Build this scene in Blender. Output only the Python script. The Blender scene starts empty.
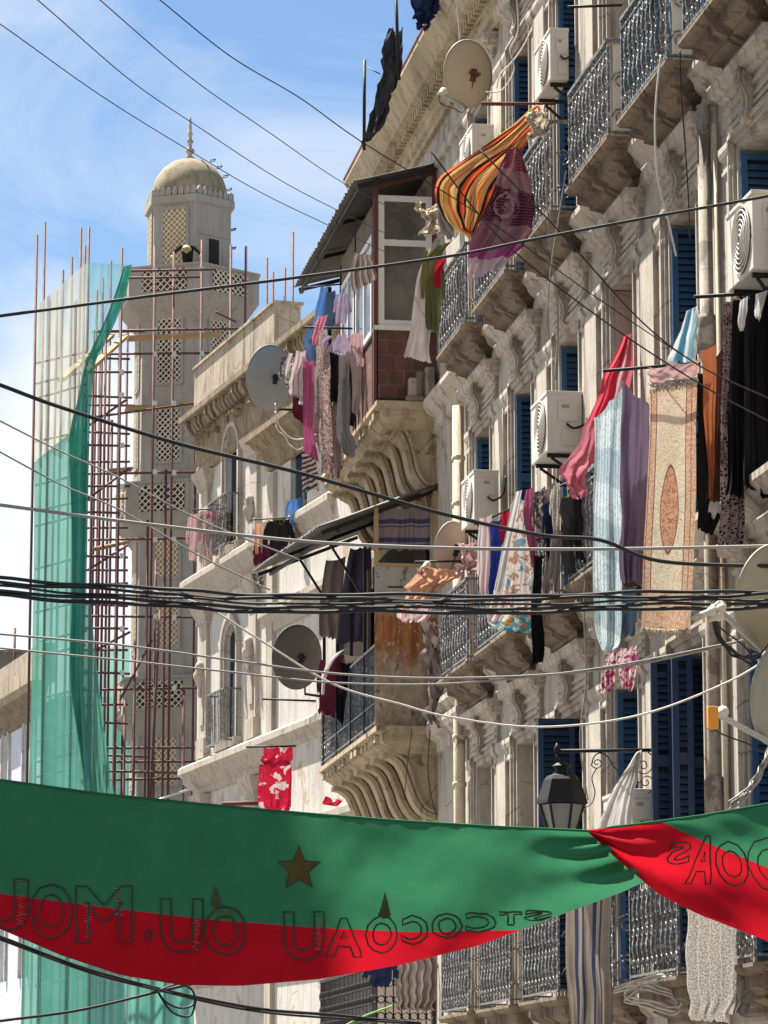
import bpy, bmesh, math, random
from mathutils import Vector, Matrix, noise as mnoise

S = bpy.context.scene
C = S.collection
R = math.radians
random.seed(7)

# ------------------------------------------------------------------ camera
FPX = 3413.0                                    # focal length in pixels of the 1024 px high frame
PITCH = math.atan(607 / FPX)
AZ = math.atan(531 / (FPX / math.cos(PITCH)))   # heading, to the right of the street axis (+Y)
EYE = 2.8
cam_d = bpy.data.cameras.new('camera')
cam = bpy.data.objects.new('camera', cam_d)
C.objects.link(cam)
cam.location = (0, 0, EYE)
cam.rotation_euler = (math.pi / 2 + PITCH, 0, -AZ)
cam_d.sensor_fit = 'VERTICAL'
cam_d.sensor_height = 24.0
cam_d.lens = 24.0 * FPX / 1024.0
cam_d.clip_start = 0.1
cam_d.clip_end = 3000
S.camera = cam

# ------------------------------------------------------------------ sky and sun
SUN_EL, SUN_LEFT = 62.0, 34.0                   # elevation; degrees to the left of +Y
w = bpy.data.worlds.new('World')
S.world = w
w.use_nodes = True
wt = w.node_tree
wt.nodes.clear()
def wn(t, **k):
    n = wt.nodes.new(t)
    for a, b in k.items():
        setattr(n, a, b)
    return n
wo = wn('ShaderNodeOutputWorld')
bg = wn('ShaderNodeBackground')
sky = wn('ShaderNodeTexSky', sky_type='NISHITA', sun_disc=False)
sky.sun_elevation = R(SUN_EL)
sky.sun_rotation = R(-SUN_LEFT)
sky.air_density = 1.0
sky.dust_density = 0.4
sky.ozone_density = 2.5
bg.inputs['Strength'].default_value = 0.05
tc = wn('ShaderNodeTexCoord')
sep = wn('ShaderNodeSeparateXYZ')
wt.links.new(tc.outputs['Generated'], sep.inputs[0])
# clouds: soft wisps high up, a thicker bank low over the street
mp = wn('ShaderNodeMapping')
mp.inputs['Rotation'].default_value = (0.3, 0.5, 0.4)
mp.inputs['Scale'].default_value = (6.0, 6.0, 11.0)
wt.links.new(tc.outputs['Generated'], mp.inputs[0])
nz = wn('ShaderNodeTexNoise')
nz.inputs['Scale'].default_value = 1.0
nz.inputs['Detail'].default_value = 8
nz.inputs['Roughness'].default_value = 0.62
nz.inputs['Distortion'].default_value = 0.6
wt.links.new(mp.outputs[0], nz.inputs[0])
rp = wn('ShaderNodeValToRGB')
rp.color_ramp.elements[0].position = 0.43
rp.color_ramp.elements[1].position = 0.72
rp.color_ramp.elements[1].color = (0.75, 0.75, 0.75, 1)
wt.links.new(nz.outputs[0], rp.inputs[0])
mp2 = wn('ShaderNodeMapping')
mp2.inputs['Scale'].default_value = (9.0, 9.0, 9.0)
wt.links.new(tc.outputs['Generated'], mp2.inputs[0])
nz2 = wn('ShaderNodeTexNoise')
nz2.inputs['Scale'].default_value = 1.0
nz2.inputs['Detail'].default_value = 7
nz2.inputs['Roughness'].default_value = 0.55
wt.links.new(mp2.outputs[0], nz2.inputs[0])
# bank density grows towards the horizon: noise + (0.22 - z) * k
mz = wn('ShaderNodeMath', operation='MULTIPLY_ADD')
mz.inputs[1].default_value = -4.0
mz.inputs[2].default_value = 1.02
wt.links.new(sep.outputs['Z'], mz.inputs[0])
mx_ = wn('ShaderNodeMath', operation='MULTIPLY_ADD')
mx_.inputs[1].default_value = -1.5
wt.links.new(sep.outputs['X'], mx_.inputs[0])
wt.links.new(mz.outputs[0], mx_.inputs[2])
ad = wn('ShaderNodeMath', operation='ADD')
wt.links.new(mx_.outputs[0], ad.inputs[0])
wt.links.new(nz2.outputs[0], ad.inputs[1])
rp2 = wn('ShaderNodeValToRGB')
rp2.color_ramp.elements[0].position = 0.50
rp2.color_ramp.elements[1].position = 0.74
wt.links.new(ad.outputs[0], rp2.inputs[0])
mxx = wn('ShaderNodeMath', operation='MAXIMUM')
wt.links.new(rp.outputs[0], mxx.inputs[0])
wt.links.new(rp2.outputs[0], mxx.inputs[1])
mix = wn('ShaderNodeMixRGB')
mix.inputs[2].default_value = (5.9, 6.1, 6.4, 1)
wt.links.new(mxx.outputs[0], mix.inputs[0])
hs = wn('ShaderNodeHueSaturation')
hs.inputs['Saturation'].default_value = 1.10
hs.inputs['Value'].default_value = 0.86
wt.links.new(sky.outputs[0], hs.inputs['Color'])
wt.links.new(hs.outputs[0], mix.inputs[1])
wt.links.new(mix.outputs[0], bg.inputs['Color'])
wt.links.new(bg.outputs[0], wo.inputs[0])

sd = bpy.data.lights.new('sun', 'SUN')
sun = bpy.data.objects.new('sun', sd)
C.objects.link(sun)
sd.energy = 5.0
sd.angle = R(0.53)
sd.color = (1.0, 0.94, 0.85)
_sv = Vector((-math.sin(R(SUN_LEFT)) * math.cos(R(SUN_EL)), math.cos(R(SUN_LEFT)) * math.cos(R(SUN_EL)), math.sin(R(SUN_EL))))
sun.rotation_euler = _sv.to_track_quat('Z', 'Y').to_euler()
sun.location = (-20, 20, 60)

S.view_settings.view_transform = 'Standard'
S.view_settings.look = 'None'
S.view_settings.gamma = 1
S.view_settings.exposure = 1.76
S.view_settings.use_curve_mapping = False

# ------------------------------------------------------------------ where a pixel's line of sight meets a plane
def ray(px, py):
    cx = (px - 384) / FPX; cy = (512 - py) / FPX
    y = math.cos(PITCH) - cy * math.sin(PITCH); z = math.sin(PITCH) + cy * math.cos(PITCH)
    return Vector((cx * math.cos(AZ) + y * math.sin(AZ), -cx * math.sin(AZ) + y * math.cos(AZ), z))
def at(px, py, Y):
    r = ray(px, py); t = Y / r.y
    return Vector((r.x * t, Y, r.z * t + EYE))
def atX(px, py, X):
    r = ray(px, py); t = X / r.x
    return Vector((X, r.y * t, r.z * t + EYE))

# ------------------------------------------------------------------ scene helpers
def tag(o, label=None, cat=None, group=None, kind=None):
    if label: o['label'] = label
    if cat: o['category'] = cat
    if group: o['group'] = group
    if kind: o['kind'] = kind
    return o
def thing(name, label, cat, loc=(0, 0, 0), group=None):
    o = bpy.data.objects.new(name, None)
    C.objects.link(o)
    o.location = loc
    o.empty_display_size = 0.2
    return tag(o, label, cat, group)
def wloc(o):
    v = Vector((0, 0, 0))
    while o is not None:
        v += o.location
        o = o.parent
    return v
class Frame:
    """local axes: s along a wall, o out of it, z up"""
    def __init__(self, org, ang):               # ang: direction of s, degrees from +Y towards +X
        a = R(ang)
        self.org = Vector(org); self.S = Vector((math.sin(a), math.cos(a), 0)); self.O = Vector((-math.cos(a), math.sin(a), 0))
    def __call__(self, s, o, z):
        return self.org + self.S * s + self.O * o + Vector((0, 0, z))
WORLD = lambda x, y, z: Vector((x, y, z))
class MB:
    def __init__(self, F=None):
        self.v = []; self.f = []; self.m = []; self.uv = []; self.sm = []; self.F = F or WORLD
    def add(self, pts, faces, mi=0, smooth=False, uvs=None, raw=False):
        b = len(self.v)
        for p in pts:
            self.v.append(Vector(p) if raw else self.F(*p))
        for k, f in enumerate(faces):
            self.f.append(tuple(b + i for i in f)); self.m.append(mi); self.sm.append(smooth)
            self.uv.append(uvs[k] if uvs else None)
        return self
    def box(self, a0, a1, b0, b1, c0, c1, mi=0):
        p = [(x, y, z) for z in (c0, c1) for y in (b0, b1) for x in (a0, a1)]
        return self.add(p, [(0, 2, 3, 1), (4, 5, 7, 6), (0, 1, 5, 4), (2, 6, 7, 3), (0, 4, 6, 2), (1, 3, 7, 5)], mi)
    def quad(self, a, b, c, d, mi=0, raw=False):
        return self.add([a, b, c, d], [(0, 1, 2, 3)], mi, raw=raw)
    def prism(self, poly, fn, t0, t1, mi=0, smooth=False):
        """poly of (a,b); fn(a,b,t) -> coordinates in the frame"""
        n = len(poly)
        p = [fn(a, b, t0) for a, b in poly] + [fn(a, b, t1) for a, b in poly]
        fs = [tuple(range(n))[::-1], tuple(range(n, 2 * n))] + [(i, (i + 1) % n, n + (i + 1) % n, n + i) for i in range(n)]
        return self.add(p, fs, mi, smooth)
    def strip(self, line, fn, th, t0, t1, mi=0):
        """a band that follows a 2-D line, th thick, from t0 to t1 across"""
        L = [Vector(p) for p in line]; n = len(L); A = []; B = []
        for i in range(n):
            d = (L[min(i + 1, n - 1)] - L[max(i - 1, 0)]).normalized(); q = Vector((-d.y, d.x)) * th / 2
            A.append(L[i] + q); B.append(L[i] - q)
        p = []
        for i in range(n):
            p += [fn(A[i].x, A[i].y, t0), fn(A[i].x, A[i].y, t1), fn(B[i].x, B[i].y, t1), fn(B[i].x, B[i].y, t0)]
        fs = [(0, 1, 2, 3), tuple(4 * (n - 1) + k for k in (3, 2, 1, 0))]
        for i in range(n - 1):
            for k in range(4):
                fs.append((4 * i + k, 4 * i + 4 + k, 4 * i + 4 + (k + 1) % 4, 4 * i + (k + 1) % 4))
        return self.add(p, fs, mi)
    def tube(self, pts, r, n=6, mi=0, raw=False, closed=False, caps=True, smooth=True):
        P_ = [Vector(p) if raw else self.F(*p) for p in pts]
        m = len(P_)
        if m < 2: return self
        rr = r if isinstance(r, (list, tuple)) else [r] * m
        up = None; vs = []
        for i in range(m):
            if closed: d = P_[(i + 1) % m] - P_[i - 1]
            else: d = P_[min(i + 1, m - 1)] - P_[max(i - 1, 0)]
            if d.length < 1e-9: d = Vector((0, 0, 1))
            d.normalize()
            if up is None:
                up = Vector((0, 0, 1)) if abs(d.z) < 0.9 else Vector((1, 0, 0))
            a = (up - d * up.dot(d))
            if a.length < 1e-6: a = d.orthogonal()
            a.normalize(); b = d.cross(a); up = a
            for k in range(n):
                t = 2 * math.pi * k / n
                vs.append(P_[i] + (a * math.cos(t) + b * math.sin(t)) * rr[i])
        fs = []
        for i in range(m if closed else m - 1):
            j = (i + 1) % m
            for k in range(n):
                fs.append((i * n + k, i * n + (k + 1) % n, j * n + (k + 1) % n, j * n + k))
        if caps and not closed:
            fs.append(tuple(range(n))[::-1]); fs.append(tuple((m - 1) * n + k for k in range(n)))
        return self.add(vs, fs, mi, smooth, raw=True)
    def bar(self, p, q, w_, h_, mi=0, raw=False):
        """rectangular bar between two points"""
        p = Vector(p) if raw else self.F(*p); q = Vector(q) if raw else self.F(*q)
        d = (q - p).normalized()
        up = Vector((0, 0, 1)) if abs(d.z) < 0.95 else Vector((0, 1, 0))
        a = d.cross(up).normalized() * w_ / 2; b = a.normalized().cross(d).normalized() * h_ / 2
        vs = [e + s1 * a + s2 * b for e in (p, q) for s1, s2 in ((-1, -1), (1, -1), (1, 1), (-1, 1))]
        return self.add(vs, [(3, 2, 1, 0), (4, 5, 6, 7), (0, 1, 5, 4), (1, 2, 6, 5), (2, 3, 7, 6), (3, 0, 4, 7)], mi, raw=True)
    def lathe(self, prof, org, axis=(0, 0, 1), n=10, mi=0, raw=False, smooth=True):
        o = Vector(org) if raw else self.F(*org)
        ax = Vector(axis).normalized(); a = ax.orthogonal().normalized(); b = ax.cross(a)
        vs = []
        for r, h in prof:
            for k in range(n):
                t = 2 * math.pi * k / n
                vs.append(o + ax * h + (a * math.cos(t) + b * math.sin(t)) * max(r, 1e-4))
        fs = []
        for i in range(len(prof) - 1):
            for k in range(n):
                fs.append((i * n + k, i * n + (k + 1) % n, (i + 1) * n + (k + 1) % n, (i + 1) * n + k))
        fs.append(tuple(range(n))[::-1]); fs.append(tuple((len(prof) - 1) * n + k for k in range(n)))
        return self.add(vs, fs, mi, smooth, raw=True)
    def molding(self, s0, s1, prof, mi=0, ret=True):
        """profile [(out, z)] swept along s with mitred returns to the wall"""
        vs = []; n = len(prof)
        for o, z in prof:
            e = o if ret else 0
            vs += [(s0 - e, 0, z), (s0 - e, o, z), (s1 + e, o, z), (s1 + e, 0, z)]
        fs = []
        for i in range(n - 1):
            for k in range(3):
                fs.append((4 * i + k, 4 * i + k + 1, 4 * i + 5 + k, 4 * i + 4 + k))
        fs.append((0, 1, 2, 3)); fs.append((4 * n - 1, 4 * n - 2, 4 * n - 3, 4 * n - 4))
        return self.add(vs, fs, mi)
    def build(self, name, mat, parent=None, label=None, cat=None, group=None, kind=None, fix=True, bevel=0, top=True, solid=0):
        me = bpy.data.meshes.new(name)
        if parent is not None:
            org = wloc(parent)
        else:
            lo = Vector((min(p.x for p in self.v), min(p.y for p in self.v), min(p.z for p in self.v)))
            hi = Vector((max(p.x for p in self.v), max(p.y for p in self.v), max(p.z for p in self.v)))
            org = Vector(((lo.x + hi.x) / 2, (lo.y + hi.y) / 2, lo.z))
        me.from_pydata([p - org for p in self.v], [], self.f)
        if not isinstance(mat, (list, tuple)) and any(self.m): mat = [mat, M['shutter_gap']]
        for m in (mat if isinstance(mat, (list, tuple)) else [mat]):
            me.materials.append(m)
        me.polygons.foreach_set('material_index', self.m)
        me.polygons.foreach_set('use_smooth', self.sm)
        if any(u is not None for u in self.uv):
            ul = me.uv_layers.new(name='UVMap')
            for p in me.polygons:
                u = self.uv[p.index]
                if u:
                    for li, t in zip(p.loop_indices, u): ul.data[li].uv = t
        elif fix:
            bm = bmesh.new(); bm.from_mesh(me)
            bmesh.ops.recalc_face_normals(bm, faces=bm.faces)
            bm.to_mesh(me); bm.free()
        o = bpy.data.objects.new(name, me)
        C.objects.link(o)
        if parent is not None: o.parent = parent
        else: o.location = org
        if bevel:
            b = o.modifiers.new('bevel', 'BEVEL'); b.width = bevel; b.segments = 2; b.limit_method = 'ANGLE'
        if solid:
            b = o.modifiers.new('thickness', 'SOLIDIFY'); b.thickness = solid; b.offset = 0
        return tag(o, label, cat, group, kind)
def dup(o, parent, off=(0, 0, 0)):
    c = o.copy(); C.objects.link(c)
    c.parent = parent
    c.location = o.location + Vector(off)
    for ch in list(o.children):
        dup(ch, c)
    return c
def smooth_line(pts, n=6):
    """Catmull-Rom through the points"""
    P_ = [Vector(p) for p in pts]; out = []
    for i in range(len(P_) - 1):
        a = P_[max(i - 1, 0)]; b = P_[i]; c = P_[i + 1]; d = P_[min(i + 2, len(P_) - 1)]
        for k in range(n):
            t = k / n
            out.append(0.5 * ((2 * b) + (c - a) * t + (2 * a - 5 * b + 4 * c - d) * t * t + (3 * b - a - 3 * c + d) * t ** 3))
    out.append(P_[-1])
    return out

# ------------------------------------------------------------------ materials
class NT:
    def __init__(self, name):
        self.mat = bpy.data.materials.new(name); self.mat.use_nodes = True
        self.t = self.mat.node_tree; self.t.nodes.clear()
        self.out = self.n('ShaderNodeOutputMaterial')
        self._o = None; self._u = None
    def n(self, t, **k):
        x = self.t.nodes.new(t)
        for a, b in k.items(): setattr(x, a, b)
        return x
    def l(self, a, b): self.t.links.new(a, b)
    def set(self, sock, v):
        if isinstance(v, bpy.types.NodeSocket): self.l(v, sock)
        elif isinstance(v, (tuple, list)): sock.default_value = tuple(v) + ((1,) if len(v) == 3 and len(sock.default_value) == 4 else ())
        else: sock.default_value = v
    def obj(self):
        if not self._o: self._o = self.n('ShaderNodeTexCoord').outputs['Object']
        return self._o
    def uvc(self):
        if not self._u: self._u = self.n('ShaderNodeTexCoord').outputs['UV']
        return self._u
    def mapping(self, scale=(1, 1, 1), loc=(0, 0, 0), rot=(0, 0, 0), vec=None):
        m = self.n('ShaderNodeMapping')
        m.inputs['Scale'].default_value = scale; m.inputs['Location'].default_value = loc; m.inputs['Rotation'].default_value = rot
        self.l(vec or self.obj(), m.inputs[0]); return m.outputs[0]
    def noise(self, scale, detail=5, rough=0.6, vec=None, dist=0):
        x = self.n('ShaderNodeTexNoise')
        x.inputs['Scale'].default_value = scale; x.inputs['Detail'].default_value = detail
        x.inputs['Roughness'].default_value = rough; x.inputs['Distortion'].default_value = dist
        self.l(vec or self.obj(), x.inputs[0]); return x.outputs[0]
    def n_vec(self, scale):
        x = self.n('ShaderNodeTexNoise'); x.inputs['Scale'].default_value = scale; x.inputs['Detail'].default_value = 4
        self.l(self.obj(), x.inputs[0]); return x.outputs['Color']
    def voro(self, scale, vec=None, feature='F1', out='Distance', rnd=1.0):
        x = self.n('ShaderNodeTexVoronoi', feature=feature)
        x.inputs['Scale'].default_value = scale; x.inputs['Randomness'].default_value = rnd
        self.l(vec or self.obj(), x.inputs[0]); return x.outputs[out]
    def ramp(self, fac, stops, const=False):
        x = self.n('ShaderNodeValToRGB'); cr = x.color_ramp
        if const: cr.interpolation = 'CONSTANT'
        while len(cr.elements) < len(stops): cr.elements.new(0.5)
        for e, (p, c) in zip(cr.elements, stops):
            e.position = p; e.color = tuple(c) + (1,) if isinstance(c, (tuple, list)) else (c, c, c, 1)
        self.l(fac, x.inputs[0]); return x.outputs[0]
    def math(self, op, a, b=0.0, c=0.0, clamp=False):
        x = self.n('ShaderNodeMath', operation=op); x.use_clamp = clamp
        for i, v in enumerate((a, b, c)): self.set(x.inputs[i], v)
        return x.outputs[0]
    def mix(self, fac, a, b, mode='MIX'):
        x = self.n('ShaderNodeMixRGB', blend_type=mode)
        self.set(x.inputs[0], fac); self.set(x.inputs[1], a); self.set(x.inputs[2], b)
        return x.outputs[0]
    def sep(self, v):
        x = self.n('ShaderNodeSeparateXYZ'); self.l(v, x.inputs[0]); return x.outputs
    def bsdf(self, col, rough=0.8, metal=0.0, spec=0.3, bump=None, bstr=0.3, bdist=0.02, trans=0.0, alpha=None, sheen=0):
        p = self.n('ShaderNodeBsdfPrincipled')
        self.set(p.inputs['Base Color'], col); self.set(p.inputs['Roughness'], rough)
        p.inputs['Metallic'].default_value = metal; p.inputs['Specular IOR Level'].default_value = spec
        if bump is not None:
            b = self.n('ShaderNodeBump'); b.inputs['Strength'].default_value = bstr; b.inputs['Distance'].default_value = bdist
            self.l(bump, b.inputs['Height']); self.l(b.outputs[0], p.inputs['Normal'])
        sh = p.outputs[0]
        if trans:
            tr = self.n('ShaderNodeBsdfTranslucent'); self.set(tr.inputs[0], col)
            mx = self.n('ShaderNodeMixShader'); mx.inputs[0].default_value = trans
            self.l(sh, mx.inputs[1]); self.l(tr.outputs[0], mx.inputs[2]); sh = mx.outputs[0]
        if alpha is not None:
            tp = self.n('ShaderNodeBsdfTransparent')
            mx = self.n('ShaderNodeMixShader'); self.set(mx.inputs[0], alpha)
            self.l(tp.outputs[0], mx.inputs[1]); self.l(sh, mx.inputs[2]); sh = mx.outputs[0]
        self.l(sh, self.out.inputs[0]); return self.mat

def stucco(name, base, stain=(0.16, 0.12, 0.08), peel=(0.30, 0.25, 0.19), amt=0.5, peel_at=0.66, streak=0.5, grime=0.5):
    m = NT(name)
    big = m.noise(0.55, 6, 0.65)
    c = m.mix(m.ramp(big, [(0.35, 0.0), (0.72, 0.55)]), base, tuple(x * 0.72 for x in base))
    pm = m.ramp(m.noise(1.7, 9, 0.7, dist=0.4), [(peel_at, 0.0), (peel_at + 0.02, 1.0)])
    c = m.mix(pm, c, peel)
    st = m.noise(1.0, 7, 0.7, m.mapping((6.0, 6.0, 0.45)))
    c = m.mix(m.math('MULTIPLY', m.ramp(st, [(0.50, 0.0), (0.66, 1.0)]), streak), c, stain)
    crk = m.voro(1.3, m.mapping((1, 1, 1), vec=m.mix(0.12, m.obj(), m.n_vec(2.5), 'ADD')), 'DISTANCE_TO_EDGE')
    crm = m.math('MULTIPLY', m.ramp(crk, [(0.0, 1.0), (0.012, 0.0)]), m.ramp(m.noise(0.7, 3, 0.5), [(0.48, 0.0), (0.56, 0.8)]))
    c = m.mix(crm, c, tuple(x * 0.6 for x in stain))
    spots = m.ramp(m.noise(9.0, 6, 0.75), [(0.56, 0.0), (0.75, 1.0)])
    c = m.mix(m.math('MULTIPLY', spots, grime * 0.6), c, stain)
    soot = m.ramp(m.noise(0.8, 9, 0.72, m.mapping((1.6, 1.6, 1.0), (4.2, 1.1, 7.3)), 0.3), [(0.50, 0.0), (0.66, 1.0)])
    c = m.mix(m.math('MULTIPLY', soot, 0.62 * grime), c, tuple(x * 0.9 for x in stain))
    fine = m.noise(38, 4, 0.7)
    c = m.mix(0.22, c, m.ramp(fine, [(0.3, 0.15), (0.7, 0.85)]), 'OVERLAY')
    hgt = m.math('SUBTRACT', m.math('MULTIPLY_ADD', fine, 0.35, m.math('MULTIPLY', big, 0.5)), m.math('MULTIPLY', pm, 0.2))
    return m.bsdf(c, 0.88, spec=0.15, bump=hgt, bstr=0.25, bdist=0.015)
def paint(name, col, rough=0.5, wear=None, wear_at=0.62, metal=0.0, scale=6.0, spec=0.4):
    m = NT(name)
    n1 = m.noise(scale, 7, 0.7)
    c = m.mix(m.ramp(m.noise(scale * 0.3, 4, 0.6), [(0.3, 0.0), (0.8, 0.5)]), col, tuple(x * 0.65 for x in col))
    if wear: c = m.mix(m.ramp(n1, [(wear_at, 0.0), (wear_at + 0.06, 0.9)]), c, wear)
    return m.bsdf(c, m.ramp(n1, [(0.3, rough), (0.8, min(1, rough + 0.25))]), metal, spec, n1, 0.15, 0.01)
def fabric(name, col, trans=0.26, var=0.28):
    m = NT(name)
    n1 = m.noise(5.0, 4, 0.6)
    c = m.mix(m.ramp(n1, [(0.3, 0.0), (0.75, 1.0)]), col, tuple(x * (1 - var) for x in col))
    return m.bsdf(c, 0.92, spec=0.08, bump=m.noise(14, 3, 0.6), bstr=0.25, bdist=0.02, trans=trans)
def stripes(name, cols, period, axis=0, slant=0.0, trans=0.28, warp=0.0):
    """cols: [(share, colour)] repeated over the cloth's own metres"""
    m = NT(name); u = m.sep(m.uvc())
    a, b = (u[0], u[1]) if axis == 0 else (u[1], u[0])
    x = m.math('MULTIPLY_ADD', b, slant, a)
    if warp: x = m.math('MULTIPLY_ADD', m.noise(3.0, 2, 0.5, m.uvc()), warp, x)
    x = m.math('FRACT', m.math('DIVIDE', x, period))
    tot = sum(s for s, _ in cols); p = 0; st = []
    for s, c in cols:
        st.append((p / tot, c)); p += s
    c = m.ramp(x, st, True)
    c = m.mix(m.ramp(m.noise(6.0, 4, 0.6), [(0.3, 0.0), (0.8, 0.3)]), c, (0.1, 0.08, 0.08))
    return m.bsdf(c, 0.92, spec=0.08, bump=m.noise(14, 3, 0.6), bstr=0.2, bdist=0.02, trans=trans)
def blotch(name, base, cols, scale=9.0, at_=0.55, trans=0.28):
    """irregular printed pattern: one noise layer per colour"""
    m = NT(name); c = base
    for k, col in enumerate(cols):
        v = m.mapping((1, 1, 1), (3.1 * k, 1.7 * k, 0), vec=m.uvc())
        c = m.mix(m.ramp(m.noise(scale * (1 + 0.35 * k), 3, 0.55, v, 0.8), [(at_, 0.0), (at_ + 0.03, 1.0)]), c, col)
    return m.bsdf(c, 0.92, spec=0.08, bump=m.noise(14, 3, 0.6), bstr=0.2, bdist=0.02, trans=trans)

M = {}
M['wall'] = stucco('weathered cream stucco', (0.445, 0.408, 0.352), stain=(0.13, 0.10, 0.075), peel=(0.30, 0.245, 0.185), peel_at=0.60, streak=0.75, grime=0.7)
M['trim'] = stucco('cream plaster trim', (0.50, 0.455, 0.388), stain=(0.13, 0.10, 0.075), peel=(0.31, 0.255, 0.195), peel_at=0.62, streak=0.8, grime=0.75)
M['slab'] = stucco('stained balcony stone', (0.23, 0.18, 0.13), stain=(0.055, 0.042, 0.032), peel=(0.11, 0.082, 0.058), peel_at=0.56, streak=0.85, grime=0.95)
M['console'] = stucco('ochre stained plaster', (0.46, 0.375, 0.26), stain=(0.13, 0.09, 0.055), peel=(0.24, 0.18, 0.12), peel_at=0.61, streak=0.6, grime=0.7)
M['white'] = stucco('flaking whitewash', (0.53, 0.505, 0.46), stain=(0.24, 0.19, 0.14), peel=(0.38, 0.315, 0.24), peel_at=0.58, streak=0.45, grime=0.45)
M['white_trim'] = stucco('whitewashed plaster trim', (0.44, 0.395, 0.33), stain=(0.18, 0.14, 0.10), peel=(0.40, 0.32, 0.23), peel_at=0.62, streak=0.6, grime=0.55)
M['cornice'] = stucco('crumbling cornice', (0.27, 0.21, 0.14), stain=(0.10, 0.075, 0.05), peel=(0.20, 0.15, 0.10), peel_at=0.56, streak=0.9, grime=1.0)
M['parapet'] = stucco('rain stained parapet', (0.40, 0.34, 0.26), stain=(0.13, 0.105, 0.08), peel=(0.25, 0.20, 0.15), peel_at=0.60, streak=0.95, grime=0.9)
M['blue_white'] = stucco('pale blue whitewash', (0.60, 0.64, 0.70), stain=(0.35, 0.33, 0.30), peel=(0.48, 0.45, 0.42), peel_at=0.68, streak=0.4, grime=0.3)
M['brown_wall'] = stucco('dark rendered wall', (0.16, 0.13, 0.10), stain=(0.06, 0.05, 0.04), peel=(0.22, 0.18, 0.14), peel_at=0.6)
M['minaret'] = stucco('grey tan render', (0.345, 0.322, 0.28), stain=(0.18, 0.15, 0.11), peel=(0.28, 0.235, 0.18), peel_at=0.70, streak=0.4, grime=0.3)
M['dome'] = stucco('mossy dome render', (0.30, 0.25, 0.165), stain=(0.12, 0.10, 0.06), peel=(0.20, 0.165, 0.11), peel_at=0.58, streak=0.6, grime=0.7)
M['lattice'] = stucco('cream lattice', (0.72, 0.64, 0.50), peel_at=0.8, streak=0.2, grime=0.2)
M['lattice_back'] = paint('lattice backing', (0.42, 0.31, 0.14), 0.9)
M['lattice_dark'] = paint('lattice hollow', (0.05, 0.045, 0.04), 0.9)
M['pink'] = stucco('faded pink reveal', (0.50, 0.36, 0.33), stain=(0.25, 0.17, 0.14), peel=(0.42, 0.33, 0.28), peel_at=0.66)
M['infill'] = stucco('plastered up opening', (0.42, 0.38, 0.31), peel_at=0.72)
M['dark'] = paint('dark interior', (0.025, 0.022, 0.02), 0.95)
M['blue'] = paint('blue shutter paint', (0.032, 0.098, 0.205), 0.5, wear=(0.10, 0.13, 0.17), wear_at=0.68, scale=9)
M['shutter_gap'] = paint('dark gap between louvres', (0.006, 0.010, 0.02), 0.9)
M['teal'] = paint('teal shutter paint', (0.06, 0.17, 0.23), 0.6, wear=(0.2, 0.22, 0.22), wear_at=0.66)
M['navy'] = paint('navy shutter paint', (0.014, 0.036, 0.095), 0.5, wear=(0.06, 0.08, 0.13), wear_at=0.7, scale=9)
M['slate'] = paint('slate shutter paint', (0.05, 0.07, 0.10), 0.6)
M['iron'] = paint('black ironwork', (0.055, 0.06, 0.065), 0.36, wear=(0.42, 0.41, 0.39), wear_at=0.53, scale=30, spec=0.8)
M['iron_dark'] = paint('dark iron', (0.012, 0.012, 0.013), 0.5, spec=0.3)
M['rust'] = paint('rusty red steel', (0.13, 0.035, 0.03), 0.65, wear=(0.20, 0.10, 0.07), wear_at=0.6, scale=14)
M['pole'] = paint('scaffold red oxide', (0.10, 0.036, 0.03), 0.6, wear=(0.24, 0.17, 0.14), wear_at=0.62, scale=3)
M['plank'] = paint('scaffold plank', (0.36, 0.25, 0.13), 0.8, wear=(0.22, 0.15, 0.08), wear_at=0.55)
M['ac'] = paint('off white enamel', (0.60, 0.565, 0.50), 0.4, wear=(0.40, 0.34, 0.26), wear_at=0.66, scale=5)
M['ac_dark'] = paint('grille shadow', (0.09, 0.085, 0.08), 0.6)
M['ac_label'] = paint('grey rating label', (0.32, 0.30, 0.28), 0.5)
M['pvc'] = paint('white window frame', (0.66, 0.65, 0.62), 0.45, wear=(0.45, 0.42, 0.38), wear_at=0.68)
M['glass'] = NT('dusty glass'); _g = M['glass']; M['glass'] = _g.bsdf(_g.ramp(_g.noise(2.2, 6, 0.7), [(0.3, (0.025, 0.024, 0.022)), (0.75, (0.13, 0.115, 0.10))]), 0.16, 0, 0.6)
M['glass_blue'] = paint('sky reflecting glass', (0.13, 0.17, 0.22), 0.12, spec=0.9)
M['tin'] = paint('old corrugated tin', (0.10, 0.092, 0.085), 0.6, wear=(0.20, 0.14, 0.10), wear_at=0.60, scale=4)
M['lamp_glass'] = paint('dusty lamp glass', (0.26, 0.255, 0.235), 0.25)
M['asphalt'] = paint('worn street paving', (0.15, 0.143, 0.134), 0.9)
M['paving'] = paint('pavement slabs', (0.24, 0.23, 0.21), 0.9)
M['cable'] = paint('black cable', (0.012, 0.012, 0.013), 0.5)
M['cable_grey'] = paint('grey cable', (0.30, 0.28, 0.26), 0.6)
M['cable_white'] = paint('white cable', (0.62, 0.58, 0.52), 0.6)
M['dish_tan'] = paint('tan dish enamel', (0.50, 0.41, 0.29), 0.5, wear=(0.27, 0.15, 0.07), wear_at=0.70, scale=4)
M['dish_grey'] = paint('grey dish enamel', (0.26, 0.27, 0.275), 0.5, wear=(0.20, 0.17, 0.14), wear_at=0.72, scale=4)
M['dish_dark'] = paint('dark mesh dish', (0.10, 0.095, 0.09), 0.6)
M['dish_olive'] = paint('stained ivory dish enamel', (0.40, 0.36, 0.25), 0.5, wear=(0.22, 0.13, 0.06), wear_at=0.66, scale=5)
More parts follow.
